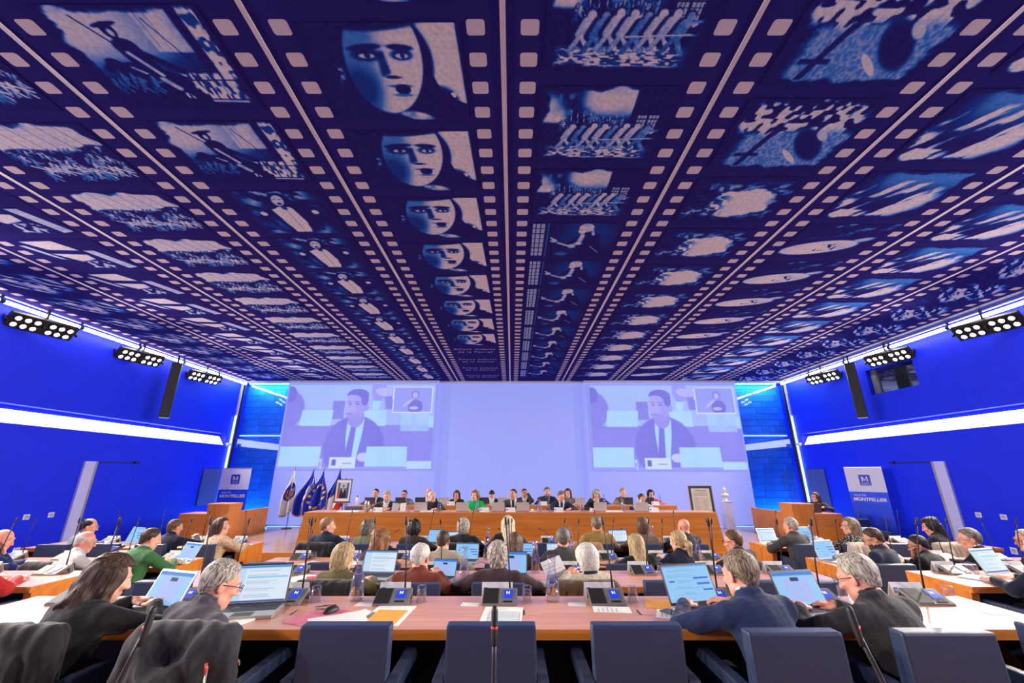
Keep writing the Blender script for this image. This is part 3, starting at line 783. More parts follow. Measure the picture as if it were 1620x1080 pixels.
def picture(a, b):
    lid, pale, mid, dark, dk2 = lin(176, 216, 255), lin(172, 196, 255), lin(160, 162, 252), lin(144, 142, 240), lin(130, 127, 230)
    c = np.zeros(a.shape + (3,)) + np.array(pale)
    c = mixc(c, smooth(0.0, 0.5, b) * 0.25, mid)
    c = mixc(c, rect(a, b, 0, 1, 0.49, 2), dark)
    c = mixc(c, np.clip(fbm(a * 3, b * 2, 3) * rect(a, b, 0, 1, 0.49, 2) * 0.35, 0, 1), mid)
    c = mixc(c, ell(a, b, 0.02, 0.30, 0.10, 0.22, 0.08), dark); c = mixc(c, ell(a, b, 0.01, 0.12, 0.045, 0.10, 0.08), dk2)
    c = mixc(c, rect(a, b, 0.31, 0.39, 0.20, 0.42), dark)
    c = mixc(c, poly(a, b, [(0.11, 0.31), (0.32, 0.31), (0.31, 0.50), (0.10, 0.50)], 0.003), lid)
    c = mixc(c, poly(a, b, [(0.49, 0.31), (0.68, 0.31), (0.68, 0.50), (0.49, 0.50)], 0.003), lid)
    # person behind, hand on brow
    c = mixc(c, poly(a, b, [(0.50, 0.12), (0.62, 0.05), (0.76, 0.20), (0.78, 0.50), (0.69, 0.50), (0.67, 0.30), (0.50, 0.30)], 0.01), dark)
    c = mixc(c, ell(a, b, 0.615, 0.06, 0.05, 0.16, 0.06), mid); c = mixc(c, ell(a, b, 0.655, 0.09, 0.065, 0.05, 0.1, 0.5), lin(186, 186, 252))
    c = mixc(c, poly(a, b, [(0.58, 0.20), (0.64, 0.20), (0.62, 0.31), (0.58, 0.30)], 0.004), lid)
    c = mixc(c, ell(a, b, 0.725, 0.16, 0.016, 0.024, 0.2), lin(215, 225, 255))
    # speaker: shoulders, shirt, tie, head
    body = np.maximum(ell(a, b, 0.48, 0.74, 0.20, 0.36, 0.03), rect(a, b, 0.30, 0.66, 0.70, 0.93, 0.01))
    c = mixc(c, body, dk2)
    c = mixc(c, ell(a, b, 0.48, 0.74, 0.20, 0.36, 0.03) * fbm(a * 9, b * 5, 5) * 0.5, dark)
    c = mixc(c, poly(a, b, [(0.425, 0.44), (0.535, 0.42), (0.53, 0.58), (0.50, 0.92), (0.435, 0.92), (0.42, 0.55)], 0.004), lid)
    c = mixc(c, poly(a, b, [(0.45, 0.50), (0.485, 0.50), (0.475, 0.86), (0.43, 0.90), (0.425, 0.86)], 0.004), dk2)
    c = mixc(c, ell(a, b, 0.475, 0.40, 0.055, 0.12, 0.06), lin(158, 154, 246))
    c = mixc(c, ell(a, b, 0.465, 0.25, 0.068, 0.19, 0.04), lin(178, 174, 252)); c = mixc(c, ell(a, b, 0.455, 0.39, 0.045, 0.05, 0.4) * 0.6, lin(150, 146, 240)); c = mixc(c, ell(a, b, 0.50, 0.30, 0.03, 0.12, 0.6) * 0.4, lin(150, 148, 242))
    c = mixc(c, ell(a, b, 0.54, 0.28, 0.016, 0.045, 0.15), lin(166, 162, 248))
    c = mixc(c, ell(a, b, 0.475, 0.135, 0.075, 0.085, 0.06) * (1 - ell(a, b, 0.44, 0.20, 0.065, 0.075, 0.08)), dk2); c = mixc(c, ell(a, b, 0.525, 0.19, 0.024, 0.07, 0.1), dk2)
    c = mixc(c, rect(a, b, 0.41, 0.435, 0.205, 0.215, 0.004), dk2); c = mixc(c, rect(a, b, 0.455, 0.49, 0.205, 0.215, 0.004), dk2); c = mixc(c, ell(a, b, 0.425, 0.24, 0.012, 0.01, 0.4), dk2); c = mixc(c, ell(a, b, 0.475, 0.24, 0.014, 0.01, 0.4), dk2)
    c = mixc(c, poly(a, b, [(0.395, 0.27), (0.415, 0.22), (0.42, 0.30)], 0.004), lin(184, 180, 252)); c = mixc(c, rect(a, b, 0.405, 0.445, 0.345, 0.36, 0.004), dark)
    c = mixc(c, ell(a, b, 0.55, 0.86, 0.04, 0.05, 0.1), lin(196, 200, 255))
    # front laptops, name card, glasses, papers
    c = mixc(c, poly(a, b, [(0.0, 0.74), (0.27, 0.74), (0.265, 0.965), (0.0, 0.965)], 0.003), lid)
    c = mixc(c, poly(a, b, [(0.57, 0.74), (0.835, 0.74), (0.84, 0.965), (0.565, 0.965)], 0.003), lid)
    c = mixc(c, rect(a, b, 0, 1, 0.968, 1.0), mid)
    c = mixc(c, rect(a, b, 0.335, 0.505, 0.86, 0.985), lin(206, 224, 255)); c = mixc(c, rect(a, b, 0.35, 0.378, 0.885, 0.955), lin(110, 110, 220)); c = mixc(c, rect(a, b, 0.42, 0.48, 0.925, 0.935, 0.003), lin(130, 130, 226))
    c = mixc(c, rect(a, b, 0.84, 1.0, 0.905, 0.99), lin(186, 216, 255)); c = mixc(c, rect(a, b, 0.27, 0.288, 0.88, 1.0) * vnoise(a * 80, b * 30, 2), lin(206, 226, 255))
    c = mixc(c, rect(a, b, 0.85, 0.89, 0.36, 0.56), mid); c = mixc(c, rect(a, b, 0.97, 1.0, 0.38, 0.52), lid); c = mixc(c, rect(a, b, 0.78, 0.97, 0.34, 0.56) * 0.6, lid)
    c = c * (0.94 + 0.12 * fbm(a * 12, b * 8, 77))[..., None]
    # interpreter inset
    c = mixc(c, rect(a, b, 0.715, 0.985, 0.025, 0.345, 0.003), lin(214, 226, 255)); c = mixc(c, rect(a, b, 0.722, 0.978, 0.035, 0.333, 0.003), lin(160, 166, 252))
    c = mixc(c, ell(a, b, 0.865, 0.125, 0.028, 0.055, 0.1), dark); c = mixc(c, ell(a, b, 0.865, 0.13, 0.017, 0.038, 0.1), lin(186, 186, 254))
    c = mixc(c, ell(a, b, 0.87, 0.27, 0.05, 0.085, 0.1) * rect(a, b, 0.7, 0.978, 0.0, 0.333, 0.003), dk2)
    c = mixc(c, ell(a, b, 0.82, 0.22, 0.012, 0.06, 0.2, 0.6), lin(190, 190, 254)); c = mixc(c, ell(a, b, 0.86, 0.285, 0.03, 0.02, 0.2), lin(190, 190, 254))
    return c
M_PROJ = attr_mat('projected_picture', 0.9, SCREEN_E, 0.10, 0.02, 20, 0.05)
PIC = grid('picture', 250, 140, lambda a, b: ((a - 0.5) * 5.22, 0 * a, (0.5 - b) * 2.92), M_PROJ, picture, False)
ob('projected_picture', PIC, SL, (-5.36, 14.565, 3.15)); ob('projected_picture', PIC, SR, (5.39, 14.565, 3.12))

M_STONE = pm('blue_lit_stone', (0.03, 0.24, 0.72), 0.45, 0.30, 2.0, 0.1)
M_GL = glass('window_glass', (0.88, 0.95, 1.0), 0.01, body=0.04, rim=0.22)
M_LED = emis('cyan_led', (0.35, 0.80, 1.0), LED_E)
M_LEDB = emis('blue_led', (0.06, 0.30, 1.0), 5.0)
for s, x0, x1, n, side in ((-1, WL + 0.06, -8.09, 1, 'left'), (1, 8.09, WR - 0.06, 2, 'right')):
    w = ob('window_%d' % n, None); w['kind'] = 'structure'
    ob('pane', bx('pane', x0, x1, YB - 0.05, YB - 0.04, ZP, ZC - 0.01, M_GL), w)
    for xm in ((x0, x0 + 0.05) if s < 0 else (x1 - 0.05, x1),):
        ob('mullion', bx('mullion', xm[0], xm[1], YB - 0.09, YB - 0.02, ZP, ZC, M_BLACK), w)
    ob('head_rail', bx('rail', x0, x1, YB - 0.12, YB + 0.02, ZC - 0.06, ZC, M_WHITE), w)
    ob('transom_light', bx('tr', x0 + 0.05, x1 - 0.08, YB + 0.14, YB + 0.17, 2.83, 2.87, emis('pale_blue_light', (0.5, 0.8, 1.0), 1.3)), w)
    cl = ob('stone_wall_' + side, None); cl['kind'] = 'structure'
    rs = random.Random(n)
    z = ZP; r = 0
    xa, xb = (WL, -7.6) if s < 0 else (7.6, WR)
    BLK = [bx('block', 0.004, wd - 0.004, 0, 0.2, 0.004, 0.216, M_STONE, 0.004, 1) for wd in (0.5, 0.65, 0.8)]
    while z < ZC - 0.05:
        x = xa - rs.random() * 0.3
        while x < xb:
            i = rs.randrange(3); wd = (0.5, 0.65, 0.8)[i]
            ob('stone_block', BLK[i], cl, (x, YB + 0.30 + rs.random() * 0.012, z)); x += wd
        z += 0.22; r += 1
    # lit joint in the corner
    xe = WL + 0.03 if s < 0 else WR - 0.03
    e = empty('led_column', (xe, YB - 0.12, ZP)); tag(e, 'tall glowing cyan light column in the %s back corner' % side, 'light', 'corner light columns')
    ob('channel', bx('ch', -0.03, 0.03, -0.02, 0.03, 0, 4.8, M_WHITE), e); ob('diffuser', bx('df', -0.022, 0.022, -0.035, -0.02, 0.1, 3.6, M_LED), e)
    xe2 = (x0 + x1) / 2
    e = empty('led_wash_bar', (xe2, YB + 0.1, ZP)); tag(e, 'blue wash light bar at the foot of the %s stone wall' % side, 'light', 'blue wash bars')
    ob('housing', bx('hs', -0.75, 0.75, -0.06, 0.06, 0, 0.05, M_BLACK), e); ob('lens', bx('ln', -0.73, 0.73, -0.045, 0.045, 0.05, 0.06, emis('blue_wash_led', (0.05, 0.45, 1.0), 110)), e)
    e = empty('led_wash_bar', (xe2, YB + 0.1, ZC - 0.06)); tag(e, 'blue wash light bar at the head of the %s stone wall' % side, 'light', 'blue wash bars')
    ob('housing', bx('hs', -0.75, 0.75, -0.06, 0.06, 0.0, 0.05, M_BLACK), e); ob('lens', bx('ln', -0.73, 0.73, -0.045, 0.045, -0.01, 0.0, MATS['blue_wash_led']), e)
# lit gaps between the screens and along their foot
for x, lab in ((-2.705, 'left'), (2.665, 'right')):
    e = empty('led_strip', (x, 14.66, ZP)); tag(e, 'upright cyan light strip in the gap beside the %s screen' % lab, 'light', 'upright light strips')
    ob('channel', bx('ch', -0.03, 0.03, 0.0, 0.02, 0.1, 4.7, M_WHITE), e); ob('diffuser', bx('df', -0.025, 0.025, -0.012, 0.0, 0.12, 4.68, M_LEDB), e)
for x0, x1, lab in ((-8.0, -2.7, 'left'), (2.65, 8.0, 'right')):
    e = empty('floor_light_strip', (0, 14.62, ZP)); tag(e, 'thin cyan light strip on the floor under the %s screen' % lab, 'light', 'floor light strips')
    ob('channel', bx('ch', x0, x1, -0.02, 0.02, 0.0, 0.012, M_WHITE), e); ob('diffuser', bx('df', x0, x1, -0.012, 0.012, 0.012, 0.022, M_LEDB), e)

# ------------------------------------------------------------------ fixtures along the ceiling edges
M_TUBE = emis('fluorescent_tube', (1.0, 0.95, 0.80), TUBE_E)
tube_kit = [('tube', MB().tube([(0, 0.04, 0), (0, 1.46, 0)], 0.036, 10).me('tube', M_TUBE, True), (0, 0, 0), (0, 0, 0)),
            ('end_cap', MB().tube([(0, -0.03, 0), (0, 0.05, 0)], 0.04, 10).me('cap', M_BLACK), (0, 0, 0), (0, 0, 0)),
            ('bracket', bx('br', -0.015, 0.015, -0.012, 0.012, 0, 0.12, M_BLACK), (0, 0, 0), (0, 0, 0)),
            ('batten', bx('rf', -0.012, 0.012, 0.03, 1.47, 0.085, 0.11, M_WHITE), (0, 0, 0), (0, 0, 0))]
for x, side in ((WL + 0.22, 'left'), (WR - 0.22, 'right')):
    for i in range(13):
        y = 13.1 - 1.5 * i
        place(tube_kit, 'tube_light', 'fluorescent tube along the %s ceiling edge, %s back from the screens' % (side, (ORD + ['tenth', 'eleventh', 'twelfth', 'thirteenth'])[i]), 'light', (x, y, ZC - 0.13), 0, 'ceiling edge tubes')
M_LAMP = emis('floodlight_lamp', (1.0, 0.93, 0.76), LAMP_E)
lamp_me = MB().lathe([(0.0, 0.012), (0.03, 0.009), (0.043, 0.0)], 14).me('lamp', M_LAMP, True)
rim_me = MB().lathe([(0.046, -0.03), (0.058, -0.03), (0.058, 0.004), (0.046, 0.0)], 16, close=True).me('rim', M_DARK)
house_me = bx('housing', -0.17, 0.17, -0.53, 0.53, -0.12, -0.03, M_BLACK, 0.008, 1)
yoke_me = bx('yoke', -0.02, 0.02, -0.57, -0.54, -0.2, 0.0, M_BLACK)
for X, s, side in ((WL + 0.24, 1, 'left'), (WR - 0.24, -1, 'right')):
    for i, y in enumerate((12.55, 10.22, 7.9, 5.55, 3.2, 0.85, -1.5, -3.85)):
        e = empty('floodlight_bank', (X, y, ZC - 0.40)); tag(e, 'bank of round floodlights under the %s ceiling edge, %s from the screens' % (side, ORD[i]), 'light', 'floodlight banks')
        rot = (0, R(180 - s * 48), R(-s * 14))
        h = ob('housing', house_me, e, (0, 0, 0), rot)
        ob('hanger', bx('hg', -0.02, 0.02, -0.02, 0.02, 0.0, 0.41, M_BLACK), e)
        sl_ = bpy.data.lights.new('floodlight_beam', 'SPOT'); sl_.energy = SPOT_W; sl_.color = (1.0, 0.90, 0.78); sl_.spot_size = R(104); sl_.spot_blend = 0.75; sl_.shadow_soft_size = 0.12
        so = bpy.data.objects.new('floodlight_beam', sl_); COL.objects.link(so); so.parent = e
        so.location = (s * 0.10, 0, -0.14); so.rotation_euler = Vector((s * 0.86, -0.10, -0.46)).to_track_quat('-Z', 'Y').to_euler()
        for g in (-0.265, 0.265):
            for r_ in (-0.075, 0.075):
                for c in (-0.145, 0, 0.145):
                    l = ob('lamp', lamp_me, h, (r_, g + c, -0.012)); ob('rim', rim_me, h, (r_, g + c, -0.005))
        ob('yoke', yoke_me, h, (0, 0, 0)); ob('yoke', yoke_me, h, (0, 1.11, 0))

# column speakers
sp_kit = [('cabinet', bx('cab', -0.11, 0.11, -0.13, 0.13, 0, 1.5, M_BLACK, 0.012, 1), (0, 0, 0), (0, 0, 0)),
          ('grille', bx('gr', -0.095, 0.095, -0.142, -0.13, 0.03, 1.47, pm('speaker_mesh', (0.03, 0.028, 0.025), 0.7, 0.5, 220, 0.4)), (0, 0, 0), (0, 0, 0)),
          ('bracket', bx('bk', -0.02, 0.02, 0.0, 0.05, 1.5, 1.72, M_BLACK), (0, 0, 0), (0, 0, 0))]
place(sp_kit, 'column_speaker', 'tall black column speaker hanging by the left wall', 'speaker', (-9.33, 11.1, 2.98), R(35))
place(sp_kit, 'column_speaker', 'tall black column speaker hanging by the right wall', 'speaker', (9.40, 11.1, 2.98), R(-35))

# booth window in the right wall, and the edge of the next one
w = ob('window_3', None); w['kind'] = 'structure'
y0, y1, z0, z1 = WINR
ob('pane', bx('pane', WR + 0.16, WR + 0.17, y0, y1, z0, z1, glass('booth_glass', (0.6, 0.65, 0.7), 0.02, body=0.12)), w)
ob('frame', MB().box(WR + 0.1, WR + 0.2, y1 - 0.16, y1 - 0.02, z0, z1).box(WR + 0.1, WR + 0.2, y0, y0 + 0.04, z0, z1).me('fr', pm('grey_frame', (0.25, 0.27, 0.27), 0.5)), w)
ob('blind', bx('bl', WR + 0.42, WR + 0.44, y0, y1, z0, z1, pm('striped_blind', (0.16, 0.17, 0.18), 0.6, 0.8, 6, 0, (1, 1, 14))), w)
w = ob('window_4', None); w['kind'] = 'structure'
ob('pane', bx('pane', WR - 0.012, WR - 0.004, 6.6, 7.42, 3.78, 4.40, pm('dark_booth_glass', (0.02, 0.04, 0.03), 0.1)), w)
ob('frame', bx('fr', WR - 0.03, WR - 0.004, 7.42, 7.46, 3.76, 4.42, M_BLACK), w)

# flush doors with a pale reveal, grilles, sockets, thermostat boxes
for X, s, n in ((WL, 1, 1), (WR, -1, 2)):
    d = ob('door_%d' % n, None); d['kind'] = 'structure'
    def wb(a, b2, y0, y1, z0, z1, m):
        return bx('d', min(X + s * a, X + s * b2), max(X + s * a, X + s * b2), y0, y1, z0, z1, m)
    ob('leaf', wb(0.002, 0.02, 10.12, 11.20, ZP + 0.01, 1.80, M_BLUE), d)
    ob('reveal', wb(0.002, 0.05, 9.80, 10.05, ZP, 1.83, M_LILAC), d)
    ob('edge_strip', wb(0.002, 0.055, 10.05, 10.10, ZP, 1.83, pm('taupe_metal', (0.32, 0.29, 0.27), 0.35)), d)
    ob('gap', wb(0.001, 0.004, 11.20, 11.225, ZP, 1.83, M_BLACK), d); ob('gap', wb(0.001, 0.004, 10.10, 11.225, 1.80, 1.83, M_BLACK), d)
    ob('closer', wb(0.003, 0.05, 11.10, 11.22, 1.80, 1.86, M_BLACK), d)
    side = ('left', 'right')[n - 1]
    def fix(name, lab, cat, y, z, wd, hg, g=None):
        e = empty(name, (X, y, z)); tag(e, lab, cat, g)
        ob('plate', bx('pl', min(0.001 * s, 0.012 * s), max(0.001 * s, 0.012 * s), -wd, wd, -hg, hg, M_WHITE, 0.003, 1), e)
        ob('insert', bx('in', min(0.012 * s, 0.018 * s), max(0.012 * s, 0.018 * s), -wd * 0.6, wd * 0.6, -hg * 0.6, hg * 0.6, pm('grey_plastic', (0.4, 0.4, 0.42), 0.5)), e)
    fix('wall_switch', 'white wall switch on the %s wall, nearer to the door' % side, 'switch', 9.45, 0.72, 0.06, 0.05)
    fix('wall_switch', 'white wall switch on the %s wall, farther from the door' % side, 'switch', 8.98, 0.72, 0.06, 0.05)
    fix('wall_socket', 'white wall socket low on the %s wall below the switches' % side, 'socket', 9.0, 0.10, 0.06, 0.06)
    g = empty('wall_grille', (X, 14.1, 0.60)); tag(g, 'dark louvred grille panel on the %s wall beside the corner' % side, 'grille')
    ob('frame', bx('fr', min(0.002 * s, 0.02 * s), max(0.002 * s, 0.02 * s), -0.44, 0.44, 0, 1.12, pm('slate_panel', (0.02, 0.04, 0.30), 0.6)), g)
    SLT = bx('slat', min(0.02 * s, 0.032 * s), max(0.02 * s, 0.032 * s), -0.42, 0.42, 0, 0.018, pm('slate_slat', (0.10, 0.13, 0.40), 0.5))
    for i in range(36):
        ob('slat', SLT, g, (0, 0, 0.02 + i * 0.03))
    c = empty('security_camera', (X + s * 0.001, 14.52, 2.50)); tag(c, 'small white camera at the %s back corner under the light niche' % side, 'camera')
    ob('mount', bx('m', min(0, 0.1 * s), max(0, 0.1 * s), -0.02, 0.02, -0.05, -0.02, M_WHITE), c); ob('body', bx('b', min(0.05 * s, 0.13 * s), max(0.05 * s, 0.13 * s), -0.12, 0.05, -0.02, 0.07, M_WHITE, 0.01, 2), c)
# ================================================================== FURNITURE AND SMALL THINGS
M_LEATHER = pm('slate_leather', (0.028, 0.046, 0.10), 0.42, 0.10, 160, 0.12, spec=0.5)
M_LOGO = pm('logo_blue', lin(22, 50, 190), 0.5, 0.05)
M_CARD = pm('white_card', (0.80, 0.79, 0.76), 0.7, 0.03, 20)
M_PAPER = pm('white_paper', (0.82, 0.81, 0.76), 0.8, 0.04, 8)
M_GREYT = pm('grey_lettering', (0.25, 0.25, 0.28), 0.7)
M_CONS = pm('console_grey', (0.20, 0.20, 0.19), 0.4, 0.08, 40)
M_CONSK = pm('console_black', (0.018, 0.017, 0.016), 0.5, 0.2, 60)
M_LCD = emis('console_display', lin(30, 60, 190), 0.55, lin(30, 60, 190))
M_LCDT = emis('display_lettering', (0.8, 0.85, 1.0), 0.7)
M_CLEAR = glass('clear_glass')
M_WATER = glass('water', (0.90, 0.95, 0.97), 0.0, body=0.02)
M_PRINT = pm('orange_print', lin(240, 130, 20), 0.5, 0.05)
M_SILVER = pm('silver_metal', (0.50, 0.49, 0.46), 0.35, 0.05, 20, metal=0.6)
M_LID = pm('laptop_lid', (0.58, 0.56, 0.50), 0.45, 0.04, 20)
M_KEY = pm('black_keys', (0.02, 0.02, 0.024), 0.5, 0.3, 120)
M_PORC = pm('white_porcelain', (0.8, 0.79, 0.75), 0.25, 0.03)
M_RED = pm('red_ring', (0.75, 0.05, 0.02), 0.4)

def M_glyph(w, h, t, m):
    """serif capital M lying in XZ, facing -Y"""
    b = MB(); s = w * 0.14
    for x in (-w / 2 + s, w / 2 - s):
        b.box(x - s * 0.5, x + s * 0.5, -t, 0, 0, h); b.box(x - s, x + s, -t, 0, 0, h * 0.08); b.box(x - s, x + s * 0.6, -t, 0, h * 0.92, h)
    b.prism([(-w / 2 + s * 0.5, h), (-w / 2 + s * 1.8, h), (s * 0.3, h * 0.12), (-s * 0.5, h * 0.12)], 1, -t, 0)
    b.prism([(w / 2 - s * 1.4, h), (w / 2 - s * 0.7, h), (s * 0.2, h * 0.12), (-s * 0.3, h * 0.12)], 1, -t, 0)
    return b.me('glyph', m)

# ---- chair
cb = MB().prism([(-0.25, 0.30), (-0.15, 0.30), (-0.15, 0.85), (-0.23, 0.85)], 0, -0.215, 0.215).me('backrest', M_LEATHER, False, 0.012, 2)
cs = bx('seat', -0.215, 0.215, -0.15, 0.31, 0.33, 0.445, M_LEATHER, 0.02, 2)
arm_poly = [(-0.24, 0.50), (0.30, 0.52), (0.34, 0.54), (0.34, 0.635), (-0.24, 0.635)]
ca = MB().prism(arm_poly, 0, 0, 0.055).me('armrest', M_LEATHER, False, 0.008, 2)
cap_ = MB().prism([(0.10, 0.34), (0.26, 0.34), (0.30, 0.53), (0.12, 0.53)], 0, 0.01, 0.045).me('arm_post', M_LEATHER)
star = MB()
for k in range(4):
    w = R(45 + 90 * k); c, s_ = math.cos(w), math.sin(w)
    star.add([(c * 0.03 - s_ * 0.03, s_ * 0.03 + c * 0.03, 0.02), (c * 0.03 + s_ * 0.03, s_ * 0.03 - c * 0.03, 0.02), (c * 0.29 + s_ * 0.02, s_ * 0.29 - c * 0.02, 0.0), (c * 0.29 - s_ * 0.02, s_ * 0.29 + c * 0.02, 0.0),
              (c * 0.03 - s_ * 0.03, s_ * 0.03 + c * 0.03, 0.07), (c * 0.03 + s_ * 0.03, s_ * 0.03 - c * 0.03, 0.07), (c * 0.29 + s_ * 0.02, s_ * 0.29 - c * 0.02, 0.03), (c * 0.29 - s_ * 0.02, s_ * 0.29 + c * 0.02, 0.03)],
             [(3, 2, 1, 0), (4, 5, 6, 7), (0, 1, 5, 4), (1, 2, 6, 5), (2, 3, 7, 6), (3, 0, 4, 7)])
cbase = star.me('star_base', M_DARK)
cpost = MB().tube([(0, 0, 0.06), (0, 0, 0.34)], 0.028, 12).me('post', M_DARK, True)
CHAIR = [('backrest', cb, (0, 0, 0), (0, 0, 0)), ('seat', cs, (0, 0, 0), (0, 0, 0)), ('armrest', ca, (0.217, 0, 0), (0, 0, 0)), ('armrest', ca, (-0.272, 0, 0), (0, 0, 0)),
         ('arm_post', cap_, (0.217, 0, 0), (0, 0, 0)), ('arm_post', cap_, (-0.272, 0, 0), (0, 0, 0)), ('post', cpost, (0, 0, 0), (0, 0, 0)), ('star_base', cbase, (0, 0, 0), (0, 0, 0))]

# ---- microphone console with gooseneck
CW = 0.225
body = MB().prism([(0, 0.0), (0.0, 0.012), (0.135, 0.07), (0.155, 0.066), (0.165, 0.0), (0.155, 0.0), (0.146, 0.05), (0.02, 0.0)], 0, -CW / 2, CW / 2).me('console_body', M_CONS, False, 0.0)
sl = math.atan2(0.058, 0.135)
grl = bx('speaker_grille', -CW / 2 + 0.004, -0.012, 0.004, 0.142, 0.0, 0.003, M_CONSK)
lcd = bx('display', -0.030, 0.030, -0.040, 0.040, 0, 0.002, M_LCD)
lcf = bx('display_frame', -0.035, 0.035, -0.046, 0.046, -0.001, 0.0012, M_SILVER)
lgm = M_glyph(0.024, 0.024, 0.001, M_LCDT)
btn = bx('button', -0.03, 0.03, -0.006, 0.006, 0, 0.003, M_CONSK)
def neck(bx_, by_, top=0.40):
    pts = [(0, 0, 0), (bx_ * 0.2, by_ * 0.2, top * 0.35), (bx_ * 0.6, by_ * 0.6, top * 0.7), (bx_, by_, top)]
    d = Vector((bx_ * 0.5, by_ * 0.5, top * 0.36)).normalized(); e = Vector(pts[-1])
    m1 = MB().tube(pts, [0.0065, 0.005, 0.0045, 0.0045], 8).me('gooseneck', M_CONSK, True)
    m2 = MB().tube([e - d * 0.004, e, e + d * 0.045, e + d * 0.052], [0.005, 0.0085, 0.0085, 0.005], 8).me('microphone', M_CONSK, True)
    m3 = MB().tube([e - d * 0.003, e + d * 0.006], [0.0092, 0.0092], 8).me('ring', M_CONSK, True)
    return m1, m2, m3
NECKS = [neck(*q) for q in ((0.015, -0.03), (-0.02, -0.06), (0.03, 0.02), (-0.03, 0.03), (0.05, -0.02))]
NECKB = [neck(0.16, -0.05, 0.13), neck(-0.18, -0.03, 0.14)]
def console(label, loc, rz=0.0, nk=None):
    n = NECKS[nk % 5] if nk < 5 else NECKB[nk - 5]
    zf = lambda t: 0.012 + t * math.tan(sl)
    kit = [('console_body', body, (0, 0, 0), (0, 0, 0)), ('speaker_grille', grl, (0, 0.0, 0.0125), (sl, 0, 0)),
           ('display', lcd, (0.052, 0.078, zf(0.078) + 0.003), (sl, 0, 0), [('display_frame', lcf, (0, 0, -0.0015), (0, 0, 0)), ('lettering', lgm, (0, 0.0, 0.0022), (R(-90), 0, 0))]),
           ('button', btn, (0.052, 0.018, zf(0.018) + 0.001), (sl, 0, 0)),
           ('gooseneck', n[0], (0.062, 0.148, 0.06), (0, 0, 0), [('microphone', n[1], (0, 0, 0), (0, 0, 0))])]
    return place(kit, 'microphone_console', label, 'console', loc, rz, 'delegate consoles')

# ---- tent card
cf = MB().prism([(0.0, 0.0), (0.035, 0.095), (0.07, 0.0), (0.068, 0.0), (0.035, 0.092), (0.002, 0.0)], 0, -0.105, 0.105).me('card', M_CARD)
ct = math.atan2(0.035, 0.095)
clog = bx('logo', -0.014, 0.014, -0.0008, 0.0, 0, 0.032, M_LOGO); clm = M_glyph(0.018, 0.016, 0.0006, M_CARD)
ctx = bx('name_line', -0.03, 0.03, -0.0006, 0.0, 0, 0.006, M_GREYT)
def lean(z, y0=0.0): return (y0 + z * math.tan(ct) - 0.0008, z)
CARD = [('card', cf, (0, 0, 0), (0, 0, 0)), ('logo', clog, (-0.078, lean(0.035)[0], 0.035), (-ct, 0, 0), [('letter', clm, (0, -0.001, 0.009), (0, 0, 0))]), ('name_line', ctx, (0.05, lean(0.03)[0], 0.03), (-ct, 0, 0))]

# ---- laptop
def ui(kind):
    def f(a, b):
        c = np.zeros(a.shape + (3,)) + np.array(lin(226, 242, 255) if kind == 0 else lin(150, 205, 250))
        if kind == 0:
            c = mixc(c, rect(a, b, 0, 1, 0, 0.07), lin(60, 150, 225)); c = mixc(c, rect(a, b, 0, 0.22, 0.07, 0.95) * 0.6, lin(170, 215, 245))
            for k in range(14):
                c = mixc(c, rect(a, b, 0.26, 0.5 + 0.4 * hash2(k, 1, 2), 0.14 + 0.055 * k, 0.155 + 0.055 * k, 0.004) * 0.5, lin(110, 140, 180))
            c = mixc(c, rect(a, b, 0.26, 0.97, 0.30, 0.34), lin(150, 205, 245)); c = mixc(c, rect(a, b, 0, 1, 0.95, 1), lin(40, 70, 150))
        elif kind == 1:
            for k in range(16):
                c = mixc(c, rect(a, b, 0.06 + 0.3 * hash2(k, 4, 2), 0.5 + 0.4 * hash2(k, 3, 2), 0.08 + 0.056 * k, 0.095 + 0.056 * k, 0.004) * 0.4, lin(90, 130, 190))
            for (x0, x1, y) in ((0.08, 0.2, 0.42), (0.62, 0.95, 0.34), (0.66, 0.95, 0.5), (0.76, 0.98, 0.68)):
                c = mixc(c, rect(a, b, x0, x1, y, y + 0.05), lin(60, 100, 215))
            c = mixc(c, rect(a, b, 0, 1, 0, 0.03), lin(90, 160, 230))
        else:
            c = mixc(c, rect(a, b, 0, 1, 0.0, 0.12), lin(60, 130, 220)); c = mixc(c, rect(a, b, 0.2, 0.8, 0.2, 0.9), lin(170, 190, 250)); c = mixc(c, rect(a, b, 0.4, 0.6, 0.18, 0.3), lin(30, 50, 90))
        return c
    return f
M_UI = attr_mat('laptop_display', 0.55, 0.85, 0.1, 0.02, 40, 0.12)
lb = bx('base', -0.16, 0.16, -0.115, 0.115, 0, 0.016, M_SILVER, 0.004, 1); lk = bx('keyboard', -0.145, 0.145, -0.01, 0.095, 0.016, 0.0175, M_KEY); lt_ = bx('touchpad', -0.05, 0.05, -0.10, -0.03, 0.016, 0.0165, M_DARK)
UIM = [grid('display', 64, 42, lambda a, b: ((a - 0.5) * 0.305, 0 * a - 0.0045, 0.196 - b * 0.184), M_UI, ui(k), False) for k in range(3)]
LIDS = {m: MB().box(-0.16, 0.16, -0.004, 0.004, 0, 0.208).me('lid', q, False, 0.002, 1) for m, q in (('silver', M_SILVER), ('beige', M_LID), ('dark', pm('dark_lid', (0.06, 0.06, 0.07), 0.4)))}
def laptop(label, loc, rz=0.0, k=0, lid='dark', tilt=18, sc=1.0):
    e = place([('base', lb, (0, 0, 0), (0, 0, 0), [('keyboard', lk, (0, 0, 0), (0, 0, 0)), ('touchpad', lt_, (0, 0, 0), (0, 0, 0))]),
               ('lid', LIDS[lid], (0, 0.112, 0.014), (R(-tilt), 0, 0), [('display', UIM[k], (0, 0, 0), (0, 0, 0))])], 'laptop', label, 'laptop', loc, rz)
    e.scale = (sc, sc, sc); return e

